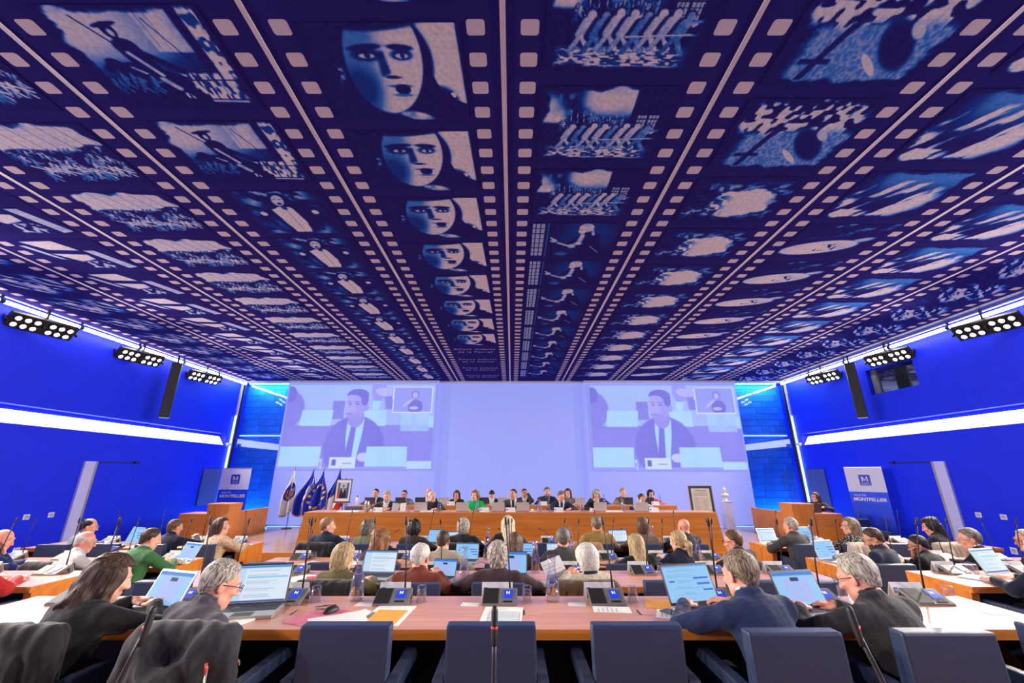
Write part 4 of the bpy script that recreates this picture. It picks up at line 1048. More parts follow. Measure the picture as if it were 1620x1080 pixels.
# ---- glassware, papers, phones
tumb = MB().lathe([(0.0305, 0.0), (0.034, 0.0), (0.031, 0.088), (0.026, 0.095), (0.0, 0.095), (0.0, 0.072), (0.026, 0.07)], 18, close=True).me('glass', M_CLEAR, True)
cara = MB().lathe([(0.0, 0.0), (0.044, 0.0), (0.05, 0.012), (0.046, 0.10), (0.026, 0.185), (0.023, 0.215), (0.033, 0.275), (0.031, 0.275), (0.020, 0.215), (0.023, 0.185), (0.0425, 0.10), (0.046, 0.016), (0.0, 0.012)], 22).me('carafe', M_CLEAR, True)
watr = MB().lathe([(0.0, 0.0125), (0.0455, 0.017), (0.042, 0.10), (0.031, 0.155), (0.0, 0.155)], 22).me('water', M_WATER, True)
emb = MB()
for (x, z, w, h) in ((0, 0.050, 0.009, 0.005), (-0.006, 0.062, 0.004, 0.009), (0.006, 0.062, 0.004, 0.009), (0, 0.073, 0.008, 0.004), (-0.004, 0.082, 0.0045, 0.004), (0.004, 0.082, 0.0045, 0.004), (0, 0.090, 0.004, 0.004)):
    emb.add([(x - w, -0.0495, z), (x, -0.0497, z - h), (x + w, -0.0495, z), (x, -0.049, z + h)], [(0, 1, 2, 3)])
embm = emb.me('print', M_PRINT)
GLASS = [('glass_body', tumb, (0, 0, 0), (0, 0, 0))]
CARAFE = [('carafe_body', cara, (0, 0, 0), (0, 0, 0)), ('water', watr, (0, 0, 0), (0, 0, 0)), ('print', embm, (0, 0, 0), (0, 0, 0))]
GN = [0]
def tumbler(label, loc):
    return tag(ob('drinking_glass', tumb, None, loc), label, 'glass', 'upturned glasses')
PAPERM = {}
def sheet(label, loc, rz, w=0.21, h=0.297, m=None, t=0.002, name='paper_sheet', cat='paper', lines=True):
    m = m or M_PAPER
    key = (w, h, m.name, t)
    if key not in PAPERM:
        PAPERM[key] = bx('sheet', -w / 2, w / 2, -h / 2, h / 2, 0, t, m)
    if not lines:
        return tag(ob(name, PAPERM[key], None, loc, (0, 0, rz)), label, cat)
    lk_ = ('l', w, h)
    if lk_ not in PAPERM:
        b = MB()
        for i in range(5): b.box(-w * 0.4, w * (0.1 + 0.06 * ((i * 7) % 5)), h * 0.35 - i * h * 0.12, h * 0.35 - i * h * 0.12 + 0.004, 0, 0.0004)
        PAPERM[lk_] = b.me('print', M_GREYT)
    return place([('sheet', PAPERM[key], (0, 0, 0), (0, 0, 0)), ('print', PAPERM[lk_], (0, 0, t), (0, 0, 0))], name, label, cat, loc, rz)
phb = bx('phone_body', -0.037, 0.037, -0.075, 0.075, 0, 0.008, M_CONSK, 0.003, 2); phs = bx('phone_screen', -0.033, 0.033, -0.069, 0.069, 0.008, 0.0085, pm('phone_glass', (0.03, 0.05, 0.12), 0.1))
PHONE = [('case', phb, (0, 0, 0), (0, 0, 0)), ('screen', phs, (0, 0, 0), (0, 0, 0))]
CUP = [('cup_bowl', MB().lathe([(0.0, 0.012), (0.022, 0.012), (0.036, 0.06), (0.034, 0.06), (0.02, 0.016), (0.0, 0.016)], 16).me('bowl', M_PORC, True), (0, 0, 0), (0, 0, 0)),
       ('saucer', MB().lathe([(0.0, 0.0), (0.03, 0.0), (0.065, 0.01), (0.064, 0.013), (0.03, 0.006), (0.0, 0.006)], 18).me('saucer', M_PORC, True), (0, 0, 0), (0, 0, 0)),
       ('handle', MB().tube([(0.032, 0, 0.05), (0.052, 0, 0.045), (0.05, 0, 0.028), (0.028, 0, 0.024)], 0.004, 6).me('handle', M_PORC, True), (0, 0, 0), (0, 0, 0))]
BOTTLE = [('bottle_body', MB().lathe([(0.0, 0.0), (0.035, 0.0), (0.036, 0.16), (0.02, 0.20), (0.018, 0.21), (0.0, 0.21)], 16).me('bottle', M_PORC, True), (0, 0, 0), (0, 0, 0)), ('cap', MB().lathe([(0.0, 0.21), (0.02, 0.21), (0.019, 0.245), (0.0, 0.245)], 12).me('cap', M_DARK, True), (0, 0, 0), (0, 0, 0))]
THERM = [('flask', MB().lathe([(0.0, 0.0), (0.055, 0.0), (0.057, 0.20), (0.04, 0.24), (0.0, 0.24)], 18).me('flask', M_SILVER, True), (0, 0, 0), (0, 0, 0)), ('lid', MB().lathe([(0.0, 0.24), (0.036, 0.24), (0.034, 0.275), (0.0, 0.275)], 14).me('lid', M_BLACK, True), (0, 0, 0), (0, 0, 0)),
         ('handle', MB().tube([(0.05, 0, 0.2), (0.1, 0, 0.19), (0.1, 0, 0.08), (0.055, 0, 0.06)], 0.008, 6).me('handle', M_BLACK, True), (0, 0, 0), (0, 0, 0))]

# ---- desks
RN = {1: 'front', 2: 'second', 3: 'third', 4: 'fourth'}
def desk(row, x0, x1, seats, label, y0=None, y1=None, z=None):
    if y0 is None: y0, y1, z = ROWS[row]
    e = empty('conference_desk', ((x0 + x1) / 2, y0, z)); tag(e, label, 'desk', 'delegates desks')
    cx = (x0 + x1) / 2; d = y1 - y0
    n = 3 if x1 - x0 > 4 else 2
    for i in range(n):
        a = x0 - cx + (x1 - x0) * i / n; b2 = x0 - cx + (x1 - x0) * (i + 1) / n
        ob('top_panel', bx('top', a + 0.0008, b2 - 0.0008, 0, d, DT - 0.004, DT, M_TOP), e)
    ob('top_core', bx('core', x0 - cx, x1 - cx, 0, d, DT - 0.05, DT - 0.004, M_ORANGE), e)
    for s in (0, 1):
        xa = x0 - cx if s == 0 else x1 - cx - 0.07
        ob('end_panel', MB().prism([(0.02, DT - 0.05), (d - 0.004, DT - 0.05), (d - 0.004, 0), (0.12, 0)], 0, xa, xa + 0.07).me('end', M_ORANGEV), e)
    ob('modesty_panel', bx('mod', x0 - cx + 0.07, x1 - cx - 0.07, d - 0.06, d - 0.03, 0.02, DT - 0.05, M_ORANGE), e)
    ob('under_desk_shade', bx('lin', x0 - cx + 0.07, x1 - cx - 0.07, d - 0.07, d - 0.06, 0.02, DT - 0.05, M_BLACK), e)  # added black sheet standing in for the shade under the desk
    for i in range(1, n):
        a = x0 - cx + (x1 - x0) * i / n
        ob('support', bx('sup', a - 0.02, a + 0.02, 0.14, d - 0.07, 0, DT - 0.05, M_BLACK), e)  # supports coloured black too, for the same under-desk shade
    FL = bx('flap', -0.06, 0.06, -0.045, 0.045, 0, 0.001, M_TOP); SLO = bx('slot', -0.062, -0.052, -0.046, 0.046, 0, 0.0014, M_CONSK)
    for sx in seats:
        if x0 < sx + 0.23 < x1:
            f = ob('cable_flap', FL, e, (sx + 0.23 - cx, d * 0.45, DT)); ob('slot', SLO, f)
    return e
CX_0, CX_1 = -3.28, 3.08
def seat_lab(row, i): return '%s desk, %s place from the left' % (RN[row], ORD[i])
DESK0 = desk(0, -3.2, 3.1, [], 'wooden desk nearest the camera carrying three tall microphones', 0.75, 1.42, 0.15)
for r in ROWS:
    desk(r, CX_0, CX_1, SEATS, 'long wooden desk across the middle, %s row from the camera' % RN[r].replace('front', 'first'))
for r in (2, 3, 4):
    desk(r, -7.7, -4.27, LSEATS, 'wooden desk of the left wing, %s from the camera' % ORD[r - 2])
    desk(r, 4.08, 7.7, RSEATS, 'wooden desk of the right wing, %s from the camera' % ORD[r - 2])

# three foreground microphones
fm = [neck(0.0, 0.0, 0.30), neck(0.035, 0.02, 0.30), neck(-0.035, 0.02, 0.30)]
FGM = []
for (x, i, lab) in ((-0.985, 1, 'left'), (-0.045, 0, 'middle'), (0.93, 2, 'right')):
    n = fm[i]; z = 0.15 + DT
    kit = [('console_body', body, (0, 0, 0), (0, 0, 0)), ('speaker_grille', grl, (0, 0.0, 0.0125), (sl, 0, 0)), ('display', lcd, (0.052, 0.078, 0.05), (sl, 0, 0)),
           ('gooseneck', MB().tube([(0, 0, 0), (0, 0, 0.07), ((0.0, 0.045, -0.045)[i] * 0.5, 0, 0.14), ((0.0, 0.045, -0.045)[i], 0, 0.205)], [0.008, 0.0065, 0.006, 0.006], 10).me('gn', M_CONSK, True), (0.0, 0.15, 0.06), (0, 0, 0),
            [('red_ring', MB().lathe([(0.0, 0), (0.0088, 0), (0.0088, 0.006), (0.0, 0.006)], 12).me('rr', M_RED, True), ((0.0, 0.045, -0.045)[i], 0, 0.213), (0, R((0, 9, -9)[i]), 0)),
             ('microphone', MB().lathe([(0.0, -0.03), (0.006, -0.03), (0.0085, 0.0), (0.0085, 0.05), (0.006, 0.058), (0.0, 0.06)], 12).me('mc', M_CONSK, True), ((0.0, 0.045, -0.045)[i], 0, 0.205), (0, R((0, 9, -9)[i]), 0))])]
    FGM.append(place(kit, 'microphone_console', 'tall black microphone with a red ring in the foreground, %s one of three' % lab, 'microphone', (x, 1.08, z), 0, 'foreground microphones'))

# chairs, consoles, name cards for every place that shows
rj = random.Random(3)
OCC = {(1, 1), (1, 2), (1, 6), (1, 7), (2, 2), (2, 3), (2, 4), (2, 5), (3, 2), (3, 3), (3, 4), (3, 5), (3, 6), (3, 7), (3, 8), (4, 0), (4, 1), (4, 2), (4, 3), (4, 4), (4, 6), (4, 7), (4, 8)}
for r, (y0, y1, z) in ROWS.items():
    for i, sx in enumerate(SEATS):
        if not (r == 1 and i == 0):
            oc = (r, i) in OCC
            place(CHAIR, 'conference_chair', 'slate leather chair at the %s' % seat_lab(r, i), 'chair', (sx - (0.12 if (r, i) == (1, 1) else 0), y0 - (0.17 if oc else 0.08), z), R(rj.uniform(-4, 4)) if r > 1 else 0, 'chairs of the middle block')
        bent = {(4, 1): 5, (4, 5): 6, (4, 7): 6, (4, 4): 6}.get((r, i))
        console('grey microphone console on the %s' % seat_lab(r, i), (sx + 0.02, y1 - 0.225, z + DT), R(rj.uniform(-3, 3)), bent if bent else rj.randrange(5))
        if (r, i) not in ((1, 1), (2, 0), (2, 1)):
            place(CARD, 'name_card', 'white folded name card on the %s' % seat_lab(r, i), 'name card', (sx + 0.0, y1 - 0.072, z + DT), R(rj.uniform(-3, 3)), 'folded name cards')
        gx = sx + 0.20
        if r == 1 and i >= 2 or r == 2 and i in (2, 3, 6) or r == 3 and i in (0, 1, 4) or r == 4 and i in (0, 3, 6):
            tumbler('upturned drinking glass on the %s' % seat_lab(r, i), (gx, y1 - 0.13, z + DT))
LO = {(4, 0), (4, 1), (4, 3), (3, 0), (3, 1), (3, 2), (2, 0)}
RO = {(4, 0), (4, 1), (4, 3), (3, 0), (3, 1), (3, 2), (3, 3), (2, 0)}
for side, SE, oc in (('left', LSEATS, LO), ('right', RSEATS, RO)):
    for r in (2, 3, 4):
        y0, y1, z = ROWS[r]
        for i, sx in enumerate(SE):
            if r == 2 and i > 1: continue
            lab = '%s wing, %s desk, %s place from the aisle' % (side, ORD[r - 2], ORD[i])
            place(CHAIR, 'conference_chair', 'slate leather chair in the %s' % lab, 'chair', (sx, y0 - (0.17 if (r, i) in oc else 0.10), z), R(rj.uniform(-5, 5)), 'chairs of the side wings')
            console('grey microphone console in the %s' % lab, (sx + 0.02, y1 - 0.225, z + DT), R(rj.uniform(-3, 3)), rj.randrange(5))
            place(CARD, 'name_card', 'folded name card in the %s' % lab, 'name card', (sx, y1 - 0.072, z + DT), R(rj.uniform(-3, 3)), 'folded name cards')
            if (side == 'left' and (r, i) in ((3, 0), (4, 0), (3, 1))) or (side == 'right' and (r, i) in ((2, 0), (3, 0))):
                tumbler('drinking glass in the %s' % lab, (sx + 0.2, y1 - 0.15, z + DT))

# ---- dais
DY0, DY1, DZ = 10.0, 10.62, 0.726
e = empty('dais_desk', (0, DY0, ZP)); tag(e, 'long orange wooden presidency desk on the podium', 'desk')
DH = DZ - ROWS[1][2] - ZP
ob('front_panel', MB().add([(-4.80, 0, 0), (4.73, 0, 0), (4.61, 0, DH - 0.012), (-4.68, 0, DH - 0.012), (-4.80, 0.03, 0), (4.73, 0.03, 0), (4.61, 0.03, DH - 0.012), (-4.68, 0.03, DH - 0.012)],
   [(0, 1, 2, 3), (7, 6, 5, 4), (0, 4, 5, 1), (1, 5, 6, 2), (2, 6, 7, 3), (3, 7, 4, 0)]).me('front', M_ORANGE), e)
ob('desk_top', bx('top', -4.68, 4.61, 0, 0.62, DH - 0.012, DH, M_TOP), e)
for xa in (-4.68, 4.54): ob('end_panel', bx('endp', xa, xa + 0.07, 0.03, 0.62, 0, DH - 0.012, M_ORANGEV), e)
RY0, RZ = 12.05, 0.735
for a, b2, lab in ((-4.40, -1.45, 'left'), (-1.43, 1.52, 'middle'), (1.54, 4.50, 'right')):
    e = empty('rear_desk', ((a + b2) / 2, RY0, ZP)); h = (b2 - a) / 2
    tag(e, 'low orange wooden desk behind the presidency, %s section' % lab, 'desk', 'rear podium desks')
    ob('front_panel', bx('fp', -h, h, 0, 0.03, 0, RZ - ZP - 0.02, M_ORANGE), e); ob('desk_top', bx('tp', -h, h, 0, 0.55, RZ - ZP - 0.02, RZ - ZP, M_TOP), e)
    for xa in (-h, h - 0.05): ob('end_panel', bx('ep', xa, xa + 0.05, 0.03, 0.55, 0, RZ - ZP - 0.02, M_ORANGEV), e)

# dais things:   x along the desk
def dfront(x, back=0.10): return (x, DY0 + back, DZ)
def drear(x, back=0.10): return (x, RY0 + back, RZ)
for x, lab in ((-2.10, 'before the white-haired man'), (-1.14, 'before the woman in green'), (-0.32, 'left of the man at the centre'), (0.25, 'right of the man at the centre'), (2.03, 'before the curly-haired woman'), (2.98, 'before the woman resting her head')):
    laptop('open beige laptop on the presidency desk %s' % lab, dfront(x, 0.30), R(180), 0, 'beige', 12, 0.92)
for x, i in ((-2.68, 0), (-2.50, 1)):
    me = MB().box(-0.075, 0.075, -0.004, 0.004, 0, 0.19).me('tablet', M_LID, False, 0.002, 1)
    e = empty('tablet', dfront(x, 0.12)); tag(e, 'gold tablet stood up on the presidency desk, %s of a pair' % ('left', 'right')[i], 'tablet')
    ob('case', me, e, (0, 0, 0), (R(-14), R((6, -6)[i]), R((14, -14)[i]))); ob('stand', bx('st', -0.03, 0.03, 0, 0.08, 0, 0.008, M_DARK), e)
for x, lab in ((-3.05, 'bearded grey-haired man'), (-0.63, 'woman in green'), (-0.03, 'man at the centre'), (1.06, 'man in the navy suit'), (3.23, 'woman resting her head')):
    place(CARD, 'name_card', 'name card on the presidency desk before the %s' % lab, 'name card', dfront(x, 0.05), 0, 'folded name cards')
for x, lab in ((-1.67, 'left of the woman in green'), (-0.80, 'before the woman in green'), (0.63, 'right of the man at the centre'), (1.60, 'beside the man in the navy suit'), (2.55, 'beside the curly-haired woman')):
    place(CARAFE, 'water_carafe', 'glass water carafe on the presidency desk %s' % lab, 'carafe', dfront(x, 0.12), 0, 'carafes')
for x, lab in ((0.85, 'before the navy suit'), (-2.36, 'beside the gold tablets')):
    tumbler('small glass on the presidency desk %s' % lab, dfront(x, 0.07))
place(THERM, 'thermos_jug', 'steel thermos jug at the left end of the presidency desk', 'jug', dfront(-3.33, 0.14))
for x, lab in ((-3.20, 'by the thermos jug'), (0.46, 'by the middle laptops'), (1.80, 'by the curly-haired woman')):
    place(CUP, 'coffee_cup', 'white coffee cup on the presidency desk %s' % lab, 'cup', dfront(x, 0.10))
for k, (x, w, m, lab) in enumerate(((-3.75, 0.5, M_PAPER, 'long sheets at the left end'), (-1.45, 0.35, pm('salmon_paper', (0.75, 0.35, 0.25), 0.8), 'salmon file left of the green woman'), (1.36, 0.32, pm('red_file', (0.7, 0.3, 0.28), 0.8), 'red-edged file under the writing hand'), (2.35, 0.4, M_PAPER, 'white sheets left of the carafe'), (-1.95, 0.3, M_PAPER, 'sheets before the white-haired man'))):
    sheet('%s on the presidency desk' % lab, dfront(x, 0.20), 0, w, 0.25, m, 0.012, 'paper_stack', 'papers', False)
for x, lid, lab in ((-3.95, 'dark', 'black-suited man with a lanyard'), (-3.10, 'dark', 'young man in grey'), (-2.55, 'dark', 'bald man'), (-1.90, 'beige', 'empty place'), (-0.80, 'dark', 'man bowing his head'), (-0.25, 'beige', 'man shading his eyes'), (0.85, 'dark', 'man with a beard'), (1.90, 'beige', 'vacant seat right of centre'), (3.22, 'dark', 'short-haired woman in tan'), (3.80, 'dark', 'person in red')):
    laptop('%s laptop on the rear desk before the %s' % ('beige' if lid == 'beige' else 'dark', lab), drear(x, 0.3), R(180), 1, lid, 12, 0.9)
for x, lab in ((-1.68, 'dark-haired woman'), (0.86, 'bearded man'), (3.95, 'person in red')):
    place(CARD, 'name_card', 'name card on the rear desk before the %s' % lab, 'name card', drear(x, 0.05), 0, 'folded name cards')
place(BOTTLE, 'water_bottle', 'white water bottle at the left end of the rear desk', 'bottle', drear(-4.30, 0.15))
place(BOTTLE, 'water_bottle', 'white water bottle on the rear desk by the person in red', 'bottle', drear(3.55, 0.3))
for x, lab in ((-0.98, 'left of the bowing man'), (2.55, 'behind the curly-haired woman'), (4.10, 'at the right end')):
    place(CARAFE, 'water_carafe', 'glass carafe on the rear desk %s' % lab, 'carafe', drear(x, 0.12), 0, 'carafes')

# ---- lecterns with side desk and low barrier
for s, side, fx, bxx in ((-1, 'left', (-7.28, -6.74), -7.60), (1, 'right', (6.68, 7.22), 7.46)):
    cx = (fx[0] + fx[1]) / 2; hw = (fx[1] - fx[0]) / 2
    e = empty('lectern', (cx, 10.55, ZP)); tag(e, 'orange wooden speaker lectern with a side desk, %s of the podium' % side, 'lectern')
    t = 0.05; H = 0.95
    ob('lectern_body', MB().add([(-hw + t, t, 0), (hw - t, t, 0), (hw - t, 0.45, 0), (-hw + t, 0.45, 0), (-hw, 0, H), (hw, 0, H), (hw, 0.5, H), (-hw, 0.5, H)],
       [(3, 2, 1, 0), (4, 5, 6, 7), (0, 1, 5, 4), (1, 2, 6, 5), (2, 3, 7, 6), (3, 0, 4, 7)]).me('lb', M_ORANGEV, False, 0.006, 1), e)
    ob('lectern_top', bx('lt', -hw, hw, 0, 0.5, H, H + 0.012, M_TOP), e)
    xs = (-hw - 0.66, -hw) if s < 0 else (hw, hw + 0.66)
    ob('side_desk', bx('sd', xs[0], xs[1], 0.05, 0.12, 0, 0.72, M_ORANGE), e); ob('side_desk_top', bx('sdt', xs[0], xs[1], 0.05, 0.62, 0.72, 0.735, M_TOP), e)
    xe = xs[0] if s < 0 else xs[1] - 0.05
    ob('side_panel', bx('sp', xe, xe + 0.05, 0.12, 0.62, 0, 0.72, M_ORANGEV), e)
    b = MB()
    for k in (0, 1):
        b.tube([(0.10 - 0.2 * k, 0.2, H + 0.01), (0.08 - 0.2 * k, 0.22, H + 0.2), (0.0 - 0.1 * k, 0.16, H + 0.38)], 0.004, 6)
    ob('gooseneck_pair', b.me('gn', M_CONSK, True), e)
    e = empty('low_barrier', (bxx, 11.3, ZP)); tag(e, 'low brown wooden barrier between the %s lectern and the screen' % side, 'barrier')
    ob('barrier_panel', bx('bp', -0.03, 0.03, 0, 2.45, 0, 0.64, M_ORANGE), e); ob('cap_rail', bx('cr', -0.05, 0.05, 0, 2.45, 0.64, 0.66, M_TOP), e)
    place(CHAIR, 'conference_chair', 'dark chair behind the %s lectern desk' % side, 'chair', (-7.75 if s < 0 else 7.95, 11.50, ZP), R(180), 'podium chairs')
place(CHAIR, 'conference_chair', 'dark chair standing between the right lectern and the banner', 'chair', (8.05, 10.15, ZP - 0.21), R(180), 'podium chairs')
laptop('brown laptop on the right lectern side desk', (7.42, 10.95, ZP + 0.735), R(170), 1, 'dark', 15)
GREYC = [(k[0], k[1].copy(), k[2], k[3]) for k in CHAIR]
for k in GREYC: k[1].materials.clear(); k[1].materials.append(pm('grey_leather', (0.10, 0.11, 0.125), 0.5))
place(GREYC, 'conference_chair', 'grey empty chair at the left end of the presidency desk', 'chair', (-4.08, 11.15, ZP), R(176), 'podium chairs')

# ---- roll-up banners
M_BNW = pm('banner_white', (0.66, 0.68, 0.86), 0.6, 0.03); M_BNB = pm('banner_blue', lin(0, 72, 245), 0.6, 0.06, 3)
def banner(label, c, rz, h, w):
    e = empty('rollup_banner', (c[0], c[1], ZP), rz); tag(e, label, 'banner')
    ob('base_case', bx('bc', -w / 2, w / 2, -0.06, 0.06, 0, 0.07, M_SILVER, 0.01, 1), e); ob('rear_pole', MB().tube([(0, 0.03, 0.05), (0, 0.03, h)], 0.01, 8).me('rp', M_DARK, True), e)
    ob('white_panel', bx('wp', -w / 2, w / 2, -0.004, 0, h * 0.66, h, M_BNW), e); ob('blue_panel', bx('bp', -w / 2, w / 2, -0.004, 0, 0.07, h * 0.66, M_BNB), e)
    q = w * 0.30; z = h * 0.76
    l = ob('logo_square', bx('ls', -q / 2, q / 2, -0.007, -0.004, z, z + q, M_LOGO), e)
    ob('letter', M_glyph(q * 0.62, q * 0.46, 0.002, M_CARD), l, (0, -0.007, z + q * 0.34)); ob('logo_caption', text_mesh('Montpellier', q * 0.16, M_CARD), l, (0, -0.0075, z + q * 0.12), (R(90), 0, 0))
    ob('logo_bar', bx('lbr', -q / 2, q / 2, -0.007, -0.004, z - q * 0.09, z - q * 0.03, M_LOGO), e)
    ob('lettering', text_mesh('VILLE DE', w * 0.085, M_CARD, 'LEFT', 0.0, shear=0.2), e, (-w * 0.40, -0.006, h * 0.60), (R(90), 0, 0))
    ob('lettering', text_mesh('MONTPELLIER', w * 0.135, M_CARD, 'CENTER', w * 0.004, shear=0.2), e, (0, -0.006, h * 0.535), (R(90), 0, 0))
    ob('top_rail', bx('trl', -w / 2, w / 2, -0.01, 0.01, h, h + 0.02, M_SILVER), e)
banner('white and blue city roll-up banner behind the left lectern', (-8.52, 13.35), R(4), 1.80, 0.86)
banner('white and blue city roll-up banner by the right wall', (9.40, 11.55), R(-60), 1.80, 0.84)

# ---- flags
def flag(label, x, y, paint, h=1.85, w=0.42, seed=0, skew=-0.12):
    e = empty('flag_on_pole', (x, y, ZP)); tag(e, label, 'flag', 'flags left of the dais')
    ob('pole', MB().tube([(0, 0, 0.03), (0, 0, h - 0.06)], 0.012, 10).me('pole', wood('dark_pole', (0.10, 0.05, 0.03), (0.16, 0.09, 0.05), 0.4, 2), True), e)
    ob('finial', MB().lathe([(0, h - 0.06), (0.016, h - 0.05), (0.008, h - 0.03), (0.02, h + 0.01), (0.0, h + 0.06)], 10).me('fin', pm('brass', (0.6, 0.42, 0.15), 0.3, metal=0.8), True), e)
    ob('foot_plate', MB().lathe([(0, 0), (0.16, 0), (0.15, 0.02), (0.03, 0.03), (0.0, 0.05)], 20).me('ft', M_DARK, True), e)
    ph = seed * 1.7
    def fn(a, b):
        sp = smooth(0.0, 0.75, b)
        ww = 0.05 + (w - 0.05) * sp
        fold = np.sin(a * 15 + ph) * 0.05 * sp + np.sin(a * 7 + ph * 2) * 0.03 * sp
        bot = 1.22 + 0.22 * np.sin(a * 3.1 + 0.4) - 0.10 * a
        return (a - 0.62) * ww + skew * sp * (1 - a) * 0.6, fold - 0.02, h - 0.12 - b * bot
    me = grid('cloth', 60, 90, fn, attr_mat('flag_cloth', 0.75, 0, 1.0, 0.08, 30), paint)
    ob('cloth', me, e)
def f_white(a, b):
    c = np.zeros(a.shape + (3,)) + np.array((0.78, 0.78, 0.72))
    sh = ell(a, b, 0.55, 0.48, 0.42, 0.20, 0.05)
    c = mixc(c, sh, lin(24, 52, 170))
    c = mixc(c, ell(a, b, 0.52, 0.52, 0.26, 0.12, 0.12) * (vnoise(a * 10, b * 18, 4) > 0.35), lin(214, 170, 40)); c = mixc(c, ell(a, b, 0.36, 0.52, 0.10, 0.05, 0.2), lin(190, 60, 90))
    for (x, y) in ((0.55, 0.335), (0.80, 0.47)):
        m = rect(a, b, x - 0.10, x + 0.10, y - 0.035, y + 0.035, 0.01) * (np.abs(((a - x) * 14) % 1 - 0.5) < 0.25)
        c = mixc(c, m, (0.8, 0.8, 0.8))
    c = mixc(c, 1 - rect(a, b, 0.03, 0.97, -1, 0.975, 0.006), lin(150, 130, 90))
    return c
def f_m(a, b):
    c = np.zeros(a.shape + (3,)) + np.array(lin(20, 50, 175))
    for p, q, w in (((0.40, 0.44), (0.86, 0.24), 0.035), ((0.84, 0.24), (0.42, 0.60), 0.05), ((0.42, 0.60), (0.92, 0.50), 0.03), ((0.90, 0.52), (0.46, 0.76), 0.045), ((0.42, 0.72), (0.58, 0.86), 0.03), ((0.46, 0.36), (0.56, 0.40), 0.015)):
        c = mixc(c, seg(a, b, p, q, w), (0.75, 0.76, 0.78))
    c = mixc(c, 1 - rect(a, b, 0.03, 0.97, -1, 0.97, 0.006), lin(190, 150, 60))
    return c
def star(a, b, x, y, r):
    da, db = (a - x), (b - y) * 2.6
    rad = np.sqrt(da ** 2 + db ** 2); th = np.arctan2(da, -db)
    k = np.abs(((th / (2 * np.pi) * 5) % 1) - 0.5) * 2
    return (rad < r * (0.42 + 0.58 * k ** 1.6)).astype(float)
def f_eu(a, b):
    c = np.zeros(a.shape + (3,)) + np.array(lin(14, 40, 170))
    for k in range(12):
        w = 2 * math.pi * k / 12
        c = mixc(c, star(a, b, 0.5 + 0.37 * math.sin(w), 0.55 - 0.25 * math.cos(w), 0.10), lin(245, 215, 30))
    c = mixc(c, 1 - rect(a, b, 0.03, 0.97, -1, 0.97, 0.006), lin(200, 160, 60))
    return c
def f_fr(a, b):
    c = np.zeros(a.shape + (3,)) + np.array(lin(20, 44, 160))
    q = b + 0.30 * a
    c = mixc(c, smooth(0.66, 0.67, q), (0.78, 0.77, 0.75)); c = mixc(c, smooth(0.99, 1.0, q), lin(206, 24, 30))
    return c
flag('white flag with a blue and gold crest, leftmost of the flags', -7.12, 14.15, f_white, 1.86, 0.46, 1)
flag('royal blue flag with a large white letter, second flag from the left', -6.48, 14.10, f_m, 1.86, 0.56, 2, -0.3)
flag('blue European flag with a ring of yellow stars', -6.06, 13.9, f_eu, 1.84, 0.58, 3, -0.25)
flag('blue white and red tricolour flag beside the portrait', -5.55, 13.95, f_fr, 1.86, 0.46, 4, -0.2)
# spare dark stand beside the dais
e = empty('flag_stand', (-6.0, 13.0, ZP)); tag(e, 'short dark stand on the podium floor beside the presidency desk', 'stand')
ob('post', MB().tube([(0, 0, 0.02), (0, 0, 0.24)], 0.018, 10).me('ps', M_DARK, True), e); ob('foot_plate', MB().lathe([(0, 0), (0.08, 0), (0.07, 0.02), (0.0, 0.03)], 16).me('fp', M_DARK, True), e)

# ---- portrait on easel, framed document, bust
def easel(e, h, w):
    m = wood('easel_wood', (0.20, 0.09, 0.04), (0.30, 0.15, 0.07), 0.5, 2)
    ob('mast', MB().tube([(0, 0.05, 0.3), (0, 0.10, h)], 0.016, 6).me('mast', m), e); ob('ledge', bx('lg', -w / 2, w / 2, -0.05, 0.03, 0, 0.025, m), e, (0, 0, e['shelf'] - 0.03))
    for dx, dy in ((-w * 0.5, -0.02), (w * 0.5, -0.02), (0, 0.5)):
        ob('leg', MB().tube([(dx * 1.1, dy, 0.0), (dx * 0.15, 0.06, h - 0.1)], 0.014, 6).me('leg', m), e)
    del e['shelf']
e = empty('portrait_easel', (-5.02, 13.0, ZP)); e['shelf'] = 0.86; tag(e, 'small wooden easel holding the framed portrait', 'easel'); easel(e, 1.52, 0.50)
def f_port(a, b):
    c = np.zeros(a.shape + (3,)) + np.array(lin(96, 104, 92))
    c = mixc(c, rect(a, b, 0.2, 0.8, 0.0, 0.35, 0.05), lin(176, 190, 200)); c = mixc(c, poly(a, b, [(0.0, 0.55), (0.18, 0.5), (0.2, 1.0), (0.0, 1.0)], 0.02), lin(190, 60, 50)); c = mixc(c, rect(a, b, 0.82, 0.93, 0.2, 0.9, 0.02), lin(40, 60, 150))
    c = mixc(c, ell(a, b, 0.5, 0.85, 0.30, 0.45, 0.06), lin(28, 28, 34)); c = mixc(c, poly(a, b, [(0.44, 0.40), (0.56, 0.40), (0.52, 0.62), (0.48, 0.62)], 0.01), (0.7, 0.7, 0.7)); c = mixc(c, ell(a, b, 0.5, 0.30, 0.085, 0.12, 0.1), lin(190, 140, 115)); c = mixc(c, ell(a, b, 0.5, 0.21, 0.09, 0.06, 0.15), lin(50, 36, 28))
    return c
p = empty('framed_portrait', (-5.02, 12.965, ZP + 0.855)); p.rotation_euler = (R(-4), 0, 0); tag(p, 'framed portrait photograph of a suited man with white mount', 'picture')
def frame_of(p, w, h, t, mf):
    ob('frame', MB().box(-w / 2, w / 2, -0.02, 0.012, 0, t).box(-w / 2, w / 2, -0.02, 0.012, h - t, h).box(-w / 2, -w / 2 + t, -0.02, 0.012, t, h - t).box(w / 2 - t, w / 2, -0.02, 0.012, t, h - t).me('frame', mf), p)
frame_of(p, 0.47, 0.64, 0.016, M_BLACK)
